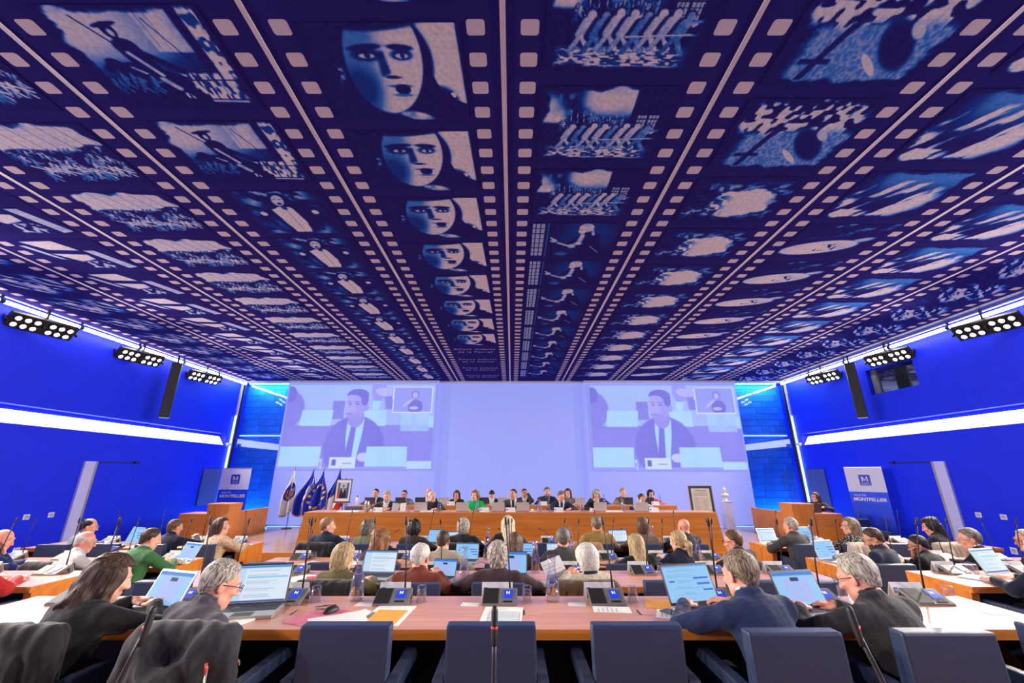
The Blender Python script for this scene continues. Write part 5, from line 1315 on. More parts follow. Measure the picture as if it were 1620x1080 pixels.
ob('mount', bx('mt', -0.22, 0.22, -0.006, 0.0, 0.016, 0.624, M_CARD), p); ob('photograph', grid('ph', 40, 54, lambda a, b: ((a - 0.5) * 0.33, 0 * a - 0.008, 0.54 - b * 0.44), attr_mat('photo_print', 0.4, 0, 1.0, 0.05, 60), f_port, False), p)
d = empty('framed_document', (5.42, 12.55, ZP + 0.52)); d.rotation_euler = (R(-5), 0, R(-6)); tag(d, 'large framed text document with dark green mount on an easel', 'picture')
frame_of(d, 0.66, 0.80, 0.018, wood('gilt_frame', (0.35, 0.17, 0.06), (0.45, 0.24, 0.10), 0.4, 2)); ob('mount', bx('mt', -0.31, 0.31, -0.006, 0.0, 0.018, 0.782, pm('green_mount', (0.015, 0.06, 0.055), 0.6)), d)
ob('parchment', bx('pc', -0.255, 0.255, -0.009, -0.006, 0.06, 0.725, pm('parchment', (0.62, 0.58, 0.46), 0.7)), d)
b = MB(); b.box(-0.17, 0.17, -0.0095, -0.009, 0.66, 0.672); b.box(-0.1, 0.1, -0.0095, -0.009, 0.635, 0.643)
for k in range(20):
    z = 0.60 - k * 0.024
    if k < 4: b.box(-0.19, 0.19, -0.0095, -0.009, z, z + 0.008)
    elif k > 5:
        b.box(-0.20, -0.03 - 0.03 * (k % 3), -0.0095, -0.009, z, z + 0.007); b.box(0.04, 0.20 - 0.03 * ((k * 2) % 3), -0.0095, -0.009, z, z + 0.007)
b.box(-0.003, 0.003, -0.0095, -0.009, 0.16, 0.47)
ob('text_lines', b.me('tl', pm('brown_ink', (0.22, 0.19, 0.14), 0.7)), d)
e = empty('document_easel', (5.42, 12.60, ZP)); e['shelf'] = 0.52; tag(e, 'dark wooden easel behind the framed document', 'easel'); easel(e, 1.25, 0.6)
e = empty('pedestal', (6.84, 14.1, ZP)); tag(e, 'pale lilac pedestal column under the white bust', 'pedestal')
ob('column', bx('pc', -0.14, 0.14, -0.14, 0.14, 0, 0.80, pm('pale_acrylic', (0.55, 0.56, 0.85), 0.3), 0.005, 1), e); ob('cap', bx('cp', -0.17, 0.17, -0.15, 0.15, 0.80, 0.815, M_WHITE), e)
f = Field((-0.18, -0.14, -0.02), (0.18, 0.14, 0.46), 0.008)
f.cone((0, 0, 0.0), (0, 0, 0.02), 0.075, 0.07, 0.01).cone((0, 0, 0.03), (0, 0, 0.10), 0.045, 0.05, 0.02).ell((0, 0, 0.17), (0.14, 0.075, 0.075), 0.03).cone((0, 0.0, 0.2), (0, -0.005, 0.28), 0.04, 0.038, 0.03)
f.ell((0.0, -0.01, 0.325), (0.046, 0.06, 0.065), 0.02).ell((0, 0.01, 0.35), (0.058, 0.065, 0.055), 0.015).cone((0, 0.0, 0.39), (0, -0.015, 0.44), 0.035, 0.012, 0.02).cone((0, -0.068, 0.33), (0, -0.075, 0.315), 0.006, 0.01, 0.01).ell((-0.02, -0.06, 0.335), (0.01, 0.01, 0.006), 0.01, None, 'sub').ell((0.02, -0.06, 0.335), (0.01, 0.01, 0.006), 0.01, None, 'sub')
v, fa = f.net()
tag(ob('plaster_bust', mesh('bust', v, fa, pm('ivory_plaster', (0.72, 0.69, 0.55), 0.6, 0.06), True), None, (6.84, 14.1, ZP + 0.817)), 'white plaster bust of a woman in a pointed cap on pedestal', 'bust')
# ================================================================== PEOPLE
def rotm(yaw, pitch, roll=0.0):
    return Matrix.Rotation(yaw, 3, 'Z') @ Matrix.Rotation(pitch, 3, 'X') @ Matrix.Rotation(roll, 3, 'Y')

HEADS = {}
def head_mesh(h, sex, fat=1.0):
    key = (h, sex, fat)
    if key in HEADS: return HEADS[key]
    w = 1.0 if sex == 'm' else 0.95
    f = Field((-0.11, -0.14, -0.22), (0.11, 0.15, 0.15), h)
    f.ell((0, -0.016, 0.034), (0.076 * w, 0.098, 0.086), 0.02)
    f.ell((0, 0.028, -0.035), (0.062 * w, 0.068, 0.086), 0.04)
    f.ell((0, 0.060, -0.098), (0.034 * w * fat, 0.032, 0.026), 0.04)
    f.cone((-0.045 * w, 0.02, -0.075), (0.045 * w, 0.02, -0.075), 0.03 * fat, 0.03 * fat, 0.03)
    f.cone((-0.034, 0.083, 0.032), (0.034, 0.083, 0.032), 0.011, 0.011, 0.02)
    for s in (-1, 1):
        f.ell((s * 0.031, 0.103, 0.012), (0.016, 0.016, 0.010), 0.012, None, 'sub')
        f.ell((s * 0.036, 0.078, -0.022), (0.02, 0.02, 0.018), 0.02)
        f.ell((s * 0.079 * w, -0.008, -0.008), (0.009, 0.021, 0.032), 0.006, Matrix.Rotation(s * 0.35, 3, 'Z'))
    f.cone((0, 0.095, 0.018), (0, 0.117, -0.026), 0.008, 0.0125, 0.012)
    for s in (-1, 1): f.ell((s * 0.011, 0.104, -0.03), (0.009, 0.01, 0.008), 0.008)
    f.ell((0, 0.093, -0.058), (0.024, 0.010, 0.006), 0.008); f.ell((0, 0.092, -0.068), (0.020, 0.010, 0.006), 0.006)
    f.cone((0, -0.022, -0.05), (0, -0.034, -0.125), 0.056 * w * (0.5 + 0.5 * fat), 0.055 * w, 0.03)
    HEADS[key] = f.net()
    return HEADS[key]

HANDS = {}
def hand_mesh(h, pose, s):
    """wrist at origin, fingers along +Y, palm facing -Z, thumb on side s"""
    key = (h, pose, s)
    if key in HANDS: return HANDS[key]
    f = Field((-0.09, -0.05, -0.09), (0.09, 0.21, 0.05), h)
    f.cone((0, -0.03, 0), (0, 0.01, 0), 0.027, 0.025, 0.02)
    f.rbox((0, 0.055, -0.002), (0.040, 0.046, 0.014), 0.013, 0.02)
    curl = {'flat': 12, 'type': 38, 'grip': 72, 'rest': 28}[pose]
    L = (0.068, 0.078, 0.073, 0.056)
    for i in range(4):
        x = s * (0.030 - i * 0.020)
        p = Vector((x, 0.096 - (0.006 if i in (0, 3) else 0), 0.0)); d = Vector((x * 0.9, 1, 0)).normalized(); ang = R(curl * 0.5)
        for j, q in enumerate((0.46, 0.30, 0.24)):
            dd = Vector((d.x, d.y * math.cos(ang), -math.sin(ang))).normalized()
            e = p + dd * L[i] * q
            f.cone(p, e, 0.0090 - 0.0008 * j, 0.0084 - 0.0008 * j, 0.004)
            p = e; ang += R(curl)
    p0 = Vector((s * 0.030, 0.022, -0.004)); p1 = Vector((s * 0.060, 0.055, -0.012)); p2 = Vector((s * 0.062, 0.086, -0.018 - 0.01 * (curl > 50))); p3 = Vector((s * 0.055, 0.106, -0.026))
    f.cone(p0, p1, 0.015, 0.0115, 0.012).cone(p1, p2, 0.0105, 0.0095, 0.004).cone(p2, p3, 0.0095, 0.008, 0.004)
    HANDS[key] = f.net()
    return HANDS[key]

def hair_field(style, h, seed):
    f = Field((-0.17, -0.24, -0.40), (0.17, 0.16, 0.19), h)
    up = (0, -0.016, 0.034)
    n1 = sines(seed, 5, (70, 70, 18)); n2 = sines(seed + 9, 6, (120, 120, 110))
    line = lambda o: (lambda X, Y, Z: (0.8 * (Y + 0.1) + 0.75 * np.maximum(Y, 0) - 0.082 + o - Z) / 1.28)
    if style in ('short', 'crop', 'quiff'):
        t = {'short': 0.016, 'crop': 0.008, 'quiff': 0.016}[style]
        f.ell(up, (0.077 + t, 0.100 + t, 0.088 + t), 0.02)
        if style == 'quiff': f.ell((0, 0.05, 0.105), (0.06, 0.05, 0.03), 0.03)
        f.ell((0, -0.060, -0.045), (0.064, 0.046, 0.06), 0.03)
        f.warp(lambda X, Y, Z: n1(X, Y, Z) * (0.006 if style != 'crop' else 0.002)).warp(lambda X, Y, Z: (t - 0.002) * np.clip(1 + line(0.0)(X, Y, Z) / 0.04, 0, 1)).cut(line(0.0), 0.012)
        for s in (-1, 1): f.ell((s * 0.085, -0.004, -0.012), (0.02, 0.026, 0.036), 0.006, None, 'sub')
    elif style == 'balding':
        f.ell(up, (0.085, 0.108, 0.094), 0.02).ell((0, -0.062, -0.04), (0.062, 0.045, 0.05), 0.03)
        f.warp(lambda X, Y, Z: n1(X, Y, Z) * 0.004).warp(lambda X, Y, Z: 0.006 * np.clip(1 + line(0.0)(X, Y, Z) / 0.04, 0, 1)).cut(line(0.0), 0.012).ell((0, 0.03, 0.125), (0.066, 0.105, 0.075), 0.02, None, 'sub')
        for s in (-1, 1): f.ell((s * 0.085, -0.004, -0.012), (0.02, 0.026, 0.036), 0.006, None, 'sub')
    elif style == 'fringe':
        f.ell(up, (0.083, 0.106, 0.09), 0.02).ell((0, -0.06, -0.03), (0.066, 0.045, 0.05), 0.03)
        f.cut(line(0.0), 0.012).ell((0, 0.01, 0.16), (0.12, 0.14, 0.115), 0.01, None, 'sub')
        for s in (-1, 1): f.ell((s * 0.085, -0.004, -0.012), (0.02, 0.026, 0.036), 0.006, None, 'sub')
    else:
        t = {'curly': 0.034, 'bob': 0.022, 'long': 0.018, 'wavy': 0.022, 'straight': 0.018, 'pony': 0.013, 'whitebob': 0.030, 'braids': 0.03, 'shag': 0.026}[style]
        f.ell(up, (0.077 + t, 0.102 + t, 0.088 + t), 0.02)
        if style in ('bob', 'whitebob'):
            f.ell((0, -0.05, -0.03), (0.100, 0.075, 0.115), 0.04)
        elif style == 'shag':
            f.ell((0, -0.055, -0.03), (0.092, 0.07, 0.10), 0.04)
        elif style in ('long', 'straight'):
            f.cone((0, -0.05, 0.0), (0, -0.085, -0.30 if style == 'straight' else -0.26), 0.095, 0.082, 0.03)
            for s in (-1, 1): f.cone((s * 0.07, 0.0, 0.03), (s * 0.085, -0.02, -0.22), 0.035, 0.028, 0.03)
        elif style == 'wavy':
            f.cone((0, -0.045, 0.0), (0, -0.065, -0.145), 0.098, 0.098, 0.04)
            for s in (-1, 1): f.cone((s * 0.075, 0.0, 0.03), (s * 0.10, 0.0, -0.13), 0.04, 0.04, 0.03)
        elif style == 'curly':
            f.ell((0, -0.04, -0.02), (0.108, 0.09, 0.10), 0.04)
        elif style == 'pony':
            f.ell((0, -0.062, -0.03), (0.066, 0.05, 0.055), 0.03).cone((0, -0.11, 0.0), (0, -0.15, -0.05), 0.03, 0.042, 0.02).cone((0, -0.15, -0.05), (0.01, -0.13, -0.17), 0.042, 0.022, 0.02)
        elif style == 'braids':
            f.ell((0, -0.08, 0.09), (0.075, 0.06, 0.05), 0.03).cone((0.03, -0.10, 0.0), (0.05, -0.11, -0.22), 0.05, 0.03, 0.02).cone((-0.03, -0.10, 0.0), (-0.06, -0.11, -0.20), 0.05, 0.03, 0.02)
        amp = {'curly': 0.016, 'shag': 0.012, 'wavy': 0.009, 'braids': 0.010}.get(style, 0.005)
        nn = n2 if style in ('curly', 'shag', 'braids') else n1
        f.warp(lambda X, Y, Z: nn(X, Y, Z) * amp)
        if style == 'wavy':
            nw = sines(seed + 3, 4, (30, 30, 40)); f.warp(lambda X, Y, Z: nw(X, Y, Z) * 0.018 * np.clip(-Z * 8, 0, 1))
        # open the face
        f.cut(lambda X, Y, Z: np.minimum(np.minimum((Y - 0.035) + 0 * X, (0.085 - Z) + 0 * X), 0.078 - np.abs(X) + 0 * Y), 0.012)
    return f.net()

def ik(S, T, l1, l2, hint):
    S, T = Vector(S), Vector(T); d = T - S; L = d.length
    if L > (l1 + l2) * 0.985:
        T = S + d * ((l1 + l2) * 0.985 / L); d = T - S; L = d.length
    a = (l1 * l1 - l2 * l2 + L * L) / (2 * L); hgt = math.sqrt(max(l1 * l1 - a * a, 1e-6))
    n = d.normalized(); h = Vector(hint); h = (h - n * h.dot(n)).normalized()
    return S + n * a + h * hgt, T

EYE = MB().lathe([(0.0, -0.011), (0.007, -0.009), (0.0115, 0.0), (0.007, 0.009), (0.0, 0.011)], 12).me('eye', pm('eye_white', (0.75, 0.74, 0.72), 0.2), True)
IRIS = MB().lathe([(0.0, 0.0), (0.0055, 0.0), (0.0045, 0.002), (0.0, 0.003)], 10).me('iris', pm('dark_iris', (0.03, 0.02, 0.015), 0.2), True)
GLS = MB()
for s in (-1, 1):
    GLS.tube([(s * 0.033 + 0.024 * math.cos(q * 0.5236), 0.117 - 0.004 * abs(math.cos(q * 0.5236)), 0.010 + 0.018 * math.sin(q * 0.5236)) for q in range(13)], 0.0022, 5, False)
    GLS.tube([(s * 0.057, 0.112, 0.014), (s * 0.082, 0.05, 0.014), (s * 0.088, -0.01, 0.008)], 0.0025, 5)
GLS.tube([(-0.009, 0.118, 0.014), (0.009, 0.118, 0.014)], 0.002, 5)
GLSM = {c: GLS.me('spectacles', m, True) for c, m in (('dark', M_BLACK), ('light', pm('pale_frame', (0.45, 0.42, 0.36), 0.3, metal=0.5)))}
BROW = {}
LIPS = MB().lathe([(0.0, -0.022), (0.004, -0.014), (0.0062, 0.0), (0.004, 0.014), (0.0, 0.022)], 8).me('lips', pm('lips', (0.42, 0.14, 0.12), 0.5), True)
SKIN = {'fair': pm('fair_skin', lin(226, 168, 140), 0.5, 0.08, 18), 'pink': pm('ruddy_skin', lin(228, 158, 132), 0.48, 0.1, 18), 'tan': pm('tan_skin', lin(205, 146, 112), 0.5, 0.08, 18), 'brown': pm('brown_skin', lin(150, 98, 72), 0.5, 0.08, 18)}
HAIR = {'black': ((0.006, 0.005, 0.005), (0.03, 0.025, 0.022)), 'dkbrown': ((0.018, 0.010, 0.007), (0.11, 0.062, 0.035)), 'brown': ((0.05, 0.025, 0.013), (0.19, 0.105, 0.055)), 'auburn': ((0.10, 0.035, 0.012), (0.42, 0.18, 0.06)),
        'ginger': ((0.16, 0.085, 0.035), (0.45, 0.27, 0.13)), 'blond': ((0.22, 0.14, 0.06), (0.66, 0.49, 0.24)), 'platinum': ((0.45, 0.36, 0.2), (0.85, 0.76, 0.52)), 'grey': ((0.12, 0.10, 0.075), (0.66, 0.60, 0.48)), 'dkgrey': ((0.03, 0.026, 0.022), (0.30, 0.27, 0.22)),
        'white': ((0.42, 0.40, 0.34), (0.80, 0.77, 0.68)), 'saltbrown': ((0.05, 0.034, 0.02), (0.36, 0.27, 0.17))}
SHOE = MB()
shoe_f = Field((-0.06, -0.09, -0.02), (0.06, 0.2, 0.12), 0.014); shoe_f.ell((0, 0.06, 0.035), (0.042, 0.13, 0.035), 0.03).cone((0, -0.02, 0.04), (0, -0.01, 0.09), 0.042, 0.04, 0.03)
_v, _f = shoe_f.net(); SHOEM = mesh('shoe', _v, _f, pm('black_shoe', (0.015, 0.014, 0.014), 0.4), True)
HC = {}
SHAREDH = {}
def person(label, x, y, z, yaw=0, lean=12, side=0, twist=0, hy=0, hp=12, hr=0, sc=0.97, sex='m', top=None, pants=None, hair=('short', 'brown'), skin='fair', arms='desk', glasses=None, collar=None, shirt=None, tie=None, near=0, fat=1.0, scarf=None, group=None, extra=None, hfat=1.0, deskz=0.74):
    """seated figure facing +Y in its own frame; hips over the origin"""
    vox = (0.018, 0.013, 0.0095)[near]
    P = empty('person', (x, y, z), R(yaw)); P.scale = (sc, sc, sc); tag(P, label, 'person', group)
    top = top or cloth('navy', (0.02, 0.025, 0.06)); pants = pants or cloth('dark_trouser', (0.02, 0.02, 0.025))
    u = Vector((math.sin(R(side)), math.sin(R(lean)), math.cos(R(lean)) * math.cos(R(side)))).normalized()
    T = Matrix.Rotation(R(twist), 3, 'Z')
    r = T @ Vector((1, 0, 0)); r = (r - u * r.dot(u)).normalized(); fw = u.cross(r); fw = fw if fw.y > 0 else -fw
    TM = Matrix((r, fw, u)).transposed()
    H = Vector((0, 0, 0.515)); N = H + u * 0.468
    wsh = 0.178 if sex == 'm' else 0.158
    Sh = {s: H + u * 0.415 + r * (s * wsh * (0.9 + 0.1 * fat)) for s in (-1, 1)}
    nd = (u + Vector((0, 0, 0.7)) + fw * (0.22 + 0.35 * math.sin(R(max(hp, 0))))).normalized()
    HCn = N + nd * 0.140
    HM = rotm(R(hy), R(-hp), R(hr))
    # arm targets in the person's frame
    A = {'desk': {-1: (-0.17, 0.44, 0.775), 1: (0.17, 0.44, 0.775)}, 'type': {-1: (-0.10, 0.46, 0.80), 1: (0.10, 0.46, 0.80)}, 'wide': {-1: (-0.28, 0.40, 0.775), 1: (0.28, 0.40, 0.775)},
         'lap': {-1: (-0.12, 0.30, 0.66), 1: (0.12, 0.30, 0.66)}, 'fold': {-1: (0.08, 0.38, 0.79), 1: (-0.06, 0.42, 0.78)}, 'hold': {-1: (-0.13, 0.44, 0.83), 1: (0.12, 0.44, 0.82)}}
    mouth = HCn + HM @ Vector((0, 0.115, -0.075)); brow = HCn + HM @ Vector((0, 0.105, 0.055)); cheek = HCn + HM @ Vector((0.055, 0.085, -0.055)); cheekl = HCn + HM @ Vector((-0.055, 0.085, -0.055))
    base = A.get(arms if isinstance(arms, str) else 'desk', A['desk'])
    tg = dict(base); hp_ = {-1: 'rest', 1: 'rest'}
    if arms == 'type': hp_ = {-1: 'type', 1: 'type'}
    if arms in ('lap', 'hold'): hp_ = {-1: 'grip', 1: 'grip'}
    up_hand = {}
    if isinstance(arms, dict):
        for s, tv in arms.items():
            if tv == 'mouth': tg[s] = mouth + fw * 0.015 - Vector((0, 0, 0.075)); up_hand[s] = Vector((-s * 0.25, 0.1, 1)); hp_[s] = 'grip'
            elif tv == 'brow': tg[s] = brow + fw * 0.03 + r * (s * 0.085) - Vector((0, 0, 0.02)); up_hand[s] = Vector((-s * 1.0, -0.05, 0.25)); hp_[s] = 'flat'
            elif tv == 'cheek': tg[s] = (cheek if s > 0 else cheekl) + fw * 0.01 - Vector((0, 0, 0.085)) + r * (s * 0.02); up_hand[s] = Vector((0, -0.05, 1)); hp_[s] = 'rest'
            else: tg[s] = Vector(tv)
    for s in (-1, 1):
        q = Vector(tg[s])
        if s not in up_hand and q.z >= 0.72: q.z += deskz / sc + 0.030 - 0.775; q.y = max(q.y, Sh[s].y + 0.355); tg[s] = q
    lo = np.array([-0.52, -0.32, 0.30]); hi = np.array([0.52, 0.80, 1.46])
    g = Field(lo, hi, vox)                     # garment
    bw = Field(lo, hi, 0.024)                  # body under it
    fa = fat
    def torso(F, o):
        F.ell(H + Vector((0, 0, -0.01)), (0.172 * fa + o, 0.125 * fa + o, 0.115 + o), 0.05)
        F.ell(H + u * 0.17, (0.150 * fa + o, 0.112 * fa + o, 0.17 + o), 0.06, TM)
        F.ell(H + u * 0.33 - fw * 0.005, (0.168 * (0.6 + 0.4 * fa) + o, 0.112 + o, 0.165 + o), 0.06, TM)
        F.cone(Sh[-1] - u * 0.01, Sh[1] - u * 0.01, 0.054 + o, 0.054 + o, 0.05)
        for s in (-1, 1): F.cone(N - u * 0.015, Sh[s] * 0.6 + (N - u * 0.03) * 0.4, 0.050 + o, 0.048 + o, 0.04)
        if sex == 'f':
            for s in (-1, 1): F.ell(H + u * 0.30 + fw * 0.085 + r * s * 0.07, (0.06 + o, 0.05 + o, 0.06 + o), 0.05)
    torso(g, 0.012); torso(bw, -0.006)
    g.cone(N - u * 0.03, N + nd * 0.040, 0.074, 0.064, 0.03)
    if collar is not None:
        cp = [N + nd * 0.040 + r * (0.062 * math.cos(k * math.pi / 5)) + fw * (0.062 * math.sin(k * math.pi / 5) - 0.004) - u * (0.03 * max(math.sin(k * math.pi / 5), 0)) for k in range(11)]
        for k in range(10): g.cone(cp[k], cp[k + 1], 0.016, 0.016, 0.012)
    hv = []; cuffs = []
    for s in (-1, 1):
        el, wr = ik(Sh[s], tg[s], 0.285, 0.25, ((s * 0.72, -0.35, -0.34 if arms != 'hold' else -0.6) if tg[s][2] >= 0.74 else (s * 0.55, -0.35, -0.75)) if s not in up_hand else (s * 0.5, 0.25, -0.8))
        g.cone(Sh[s], el, 0.067 * (0.7 + 0.3 * fa), 0.054, 0.022); wc = el + (wr - el) * 0.90
        g.cone(el, wc, 0.053, 0.041, 0.03)
        bw.cone(Sh[s], el, 0.050, 0.042, 0.03); bw.cone(el, wr, 0.040, 0.028, 0.02)
        cuffs.append((wc, (wr - el).normalized()))
        fd = up_hand[s].normalized() if s in up_hand else ((wr - el).normalized() + Vector((-s * 0.35, 0.45, 0))).normalized()
        if s not in up_hand and hp_[s] in ('rest', 'type') and tg[s][2] < deskz / sc + 0.11: fd.z = min(fd.z, 0.0) * 0.3; fd.normalize()
        upv = Vector((0, 0, 1)) if s not in up_hand else fw
        if abs(fd.dot(upv)) > 0.95: upv = fw
        zx = (upv - fd * upv.dot(fd)).normalized(); xx = fd.cross(zx)
        hm = Matrix((xx, fd, zx)).transposed()
        v, fc = hand_mesh((0.0075, 0.0065, 0.005)[near], hp_[s], -s)
        hv.append((v @ np.array(hm).T + np.array(wr), fc))
    hs = sum(map(ord, label)); ns = sines(hs, 6, (26, 26, 22)); ns2 = sines(hs + 1, 5, (60, 60, 75))
    amp = (0.005, 0.008, 0.009)[near]
    g.warp(lambda X, Y, Z: ns(X, Y, Z) * amp + (ns2(X, Y, Z) * 0.0032 if near else 0))
    bw.cone(N - u * 0.03, HCn - HM @ Vector((0, 0.03, 0.10)), 0.056, 0.052, 0.03)
    for s in (-1, 1):
        bw.cone((s * 0.09, 0.02, 0.50), (s * 0.11, 0.42, 0.50), 0.075, 0.055, 0.03)
    vb, fb = bw.net()
    hd, hf = head_mesh((0.0085, 0.0065, 0.005)[near], sex, hfat)
    hv.append((hd @ np.array(HM).T + np.array(HCn), hf))
    V = [vb]; F = [fb]; n = len(vb)
    for v, fc in hv:
        V.append(v); F.append(fc + n); n += len(v)
    ob('body', mesh('body', np.concatenate(V), np.concatenate(F), SKIN[skin], True), P)
    gv, gf = g.net()
    gname = 'jacket' if (collar or shirt) else 'sweater'
    ob(gname, mesh('garment', gv, gf, top, True), P)
    # trousers and shoes
    t = Field((-0.32, -0.26, 0.05), (0.32, 0.64, 0.68), 0.026)
    t.ell(H + Vector((0, 0, -0.02)), (0.178 * fa, 0.128 * fa, 0.10), 0.05)
    for s in (-1, 1):
        t.cone((s * 0.09, 0.02, 0.495), (s * 0.11, 0.42, 0.50), 0.088, 0.07, 0.04).cone((s * 0.11, 0.42, 0.50), (s * 0.11, 0.40, 0.10), 0.068, 0.052, 0.03)
        ob('shoe', SHOEM, P, (s * 0.11, 0.41, 0.005))
    tv, tf = t.net(); ob('trousers', mesh('trousers', tv, tf, pants, True), P)
    # head furniture shares the head frame
    hmat = Matrix.Translation(HCn) @ HM.to_4x4()
    def on_head(name, me, M=Matrix.Identity(4)):
        o = ob(name, me, P); o.matrix_local = hmat @ M; return o
    if hair[0] != 'bald':
        hk = (hair[0], hair[1], near)
        if hk not in SHAREDH:
            v, fc = hair_field(hair[0], (0.009, 0.007, 0.0055)[near], sum(map(ord, hair[0])) % 100 + near)
            SHAREDH[hk] = mesh('hair', v, fc, hair_mat(hair[1], *HAIR[hair[1]]), True)
        on_head('hair', SHAREDH[hk])
    for s in (-1, 1):
        e = on_head('eye', EYE, Matrix.Translation((s * 0.031, 0.083, 0.012))); ob('iris', IRIS, e, (0, 0.0105, 0), (R(-90), 0, 0))
        hc = hair[1] if hair[0] != 'bald' and hair[1] not in ('platinum',) else 'grey'
        if hc not in BROW: BROW[hc] = MB().tube([(-0.019, -0.003, -0.002), (0, 0.003, 0.003), (0.019, -0.006, 0.0)], [0.002, 0.0042, 0.002], 6).me('eyebrow', hair_mat(hc, *HAIR[hc]), True)
        on_head('eyebrow', BROW[hc], Matrix.Translation((s * 0.034, 0.092, 0.036)))
    on_head('lips', LIPS, Matrix.Translation((0, 0.097, -0.063)) @ Matrix.Rotation(R(90), 4, 'Y'))
    if glasses: on_head('spectacles', GLSM[glasses])
    if extra == 'beard':
        hk = ('beard', hair[1], near)
        if hk not in SHAREDH:
            f = Field((-0.10, -0.02, -0.16), (0.10, 0.13, 0.0), 0.008)
            f.ell((0, 0.032, -0.06), (0.066, 0.072, 0.075), 0.02).ell((0, 0.066, -0.10), (0.04, 0.035, 0.03), 0.03).ell((0, 0.105, -0.062), (0.026, 0.03, 0.010), 0.01, None, 'sub').cut(lambda X, Y, Z: Z + 0.045 + np.abs(X) * -0.4, 0.01)
            v, fc = f.net(); SHAREDH[hk] = mesh('beard', v, fc, hair_mat(hair[1], *HAIR[hair[1]]), True)
        on_head('beard', SHAREDH[hk])
    if extra == 'sunglasses':
        on_head('sunglasses', GLSM['light'], Matrix.Translation((0, -0.02, 0.10)) @ Matrix.Rotation(R(35), 4, 'X'))
    # collar, shirt front, tie
    if collar:
        cm = MB(); ring = []
        for k in range(17):
            w = 2 * math.pi * k / 16
            ring.append(N + nd * 0.064 + r * (0.058 * math.cos(w)) + fw * (0.057 * math.sin(w) - 0.002) - u * (0.020 * max(math.sin(w), 0)))
        cm.tube(ring, 0.011, 8, False); ob('collar', cm.me('collar', collar, True), P)
    def patch(name, cond, m, off):
        c = gv[gf].mean(1); rel = c - np.array(H); du = rel @ np.array(u); df = rel @ np.array(fw); dr = rel @ np.array(r)
        k = cond(du, df, dr)
        if k.sum() < 3: return
        f2 = gf[k]; used, inv = np.unique(f2, return_inverse=True)
        a = gv[gf]; nr = np.cross(a[:, 2] - a[:, 0], a[:, 3] - a[:, 1]); vn = np.zeros_like(gv)
        for q in range(4): np.add.at(vn, gf[:, q], nr)
        vn /= np.linalg.norm(vn, axis=1)[:, None] + 1e-9
        ob(name, mesh(name, gv[used] + vn[used] * off, inv.reshape(f2.shape), m, True), P)
    if shirt:
        patch('shirt_front', lambda du, df, dr: (df > 0.02) & (np.abs(dr) < np.clip((du - 0.14) * 0.22, 0, 0.075)) & (du < 0.55), shirt, 0.004)
    if tie:
        patch('tie', lambda du, df, dr: (df > 0.02) & (np.abs(dr) < 0.024) & (du > 0.16) & (du < 0.50), tie, 0.009)
    if scarf:
        sc_ = MB(); ring = []
        for k in range(17):
            w = 2 * math.pi * k / 16
            ring.append(N + nd * 0.012 + r * (0.075 * math.cos(w)) + fw * (0.072 * math.sin(w)))
        sc_.tube(ring, 0.026, 8, False); ob('scarf', sc_.me('scarf', scarf, True), P)
    return P

# ---- wardrobe
C_ = dict(black=cloth('black', (0.012, 0.012, 0.014)), charcoal=cloth('charcoal', (0.035, 0.033, 0.036)), fleece=cloth('fleece_grey', (0.075, 0.066, 0.085)), navy=cloth('navy_suit', (0.014, 0.026, 0.085)), dnavy=cloth('dark_navy', (0.012, 0.016, 0.040)),
          olive=cloth('olive', (0.11, 0.095, 0.035)), rust=cloth('rust_red', (0.17, 0.035, 0.018)), plum=cloth('plum', (0.045, 0.022, 0.030)), cream=cloth('cream_knit', (0.55, 0.50, 0.38), var=0.35, scale=90, bump=0.8), beige=cloth('beige', (0.36, 0.31, 0.24)),
          taupe=cloth('taupe', (0.16, 0.10, 0.075)), camel=cloth('camel', (0.30, 0.17, 0.045)), sage=cloth('sage', (0.17, 0.19, 0.11)), green=cloth('green_sweater', (0.045, 0.17, 0.055)), bgreen=cloth('bright_green', (0.0, 0.42, 0.07)), white=cloth('white_shirt', (0.68, 0.66, 0.62)),
          bluegrey=cloth('blue_grey', (0.13, 0.17, 0.25)), royal=cloth('deep_blue', (0.015, 0.03, 0.14)), red=cloth('red', (0.55, 0.03, 0.03)), brownj=cloth('dark_brown', (0.035, 0.025, 0.022)), dgrey=cloth('grey_suit', (0.055, 0.053, 0.052)), tan=spots('tan_pattern', (0.30, 0.20, 0.12), [(0.16, 0.10, 0.06)], 60, 0.35),
          floral=spots('cream_floral', (0.66, 0.52, 0.33), [(0.70, 0.08, 0.05), (0.55, 0.55, 0.45)], 26, 0.26), bfloral=spots('black_floral', (0.012, 0.012, 0.012), [(0.55, 0.50, 0.38)], 42, 0.36), stripe=pm('striped_white', (0.50, 0.52, 0.56), 0.8, 0.5, 10, 0, (14, 1, 1)), grey=cloth('mid_grey', (0.16, 0.16, 0.17)))
SHW = C_['white']
def hx(sx): return sx
def py(r, off=0.23): return ROWS[r][0] - off
Z1, Z2, Z3, Z4 = (ROWS[k][2] for k in (1, 2, 3, 4))
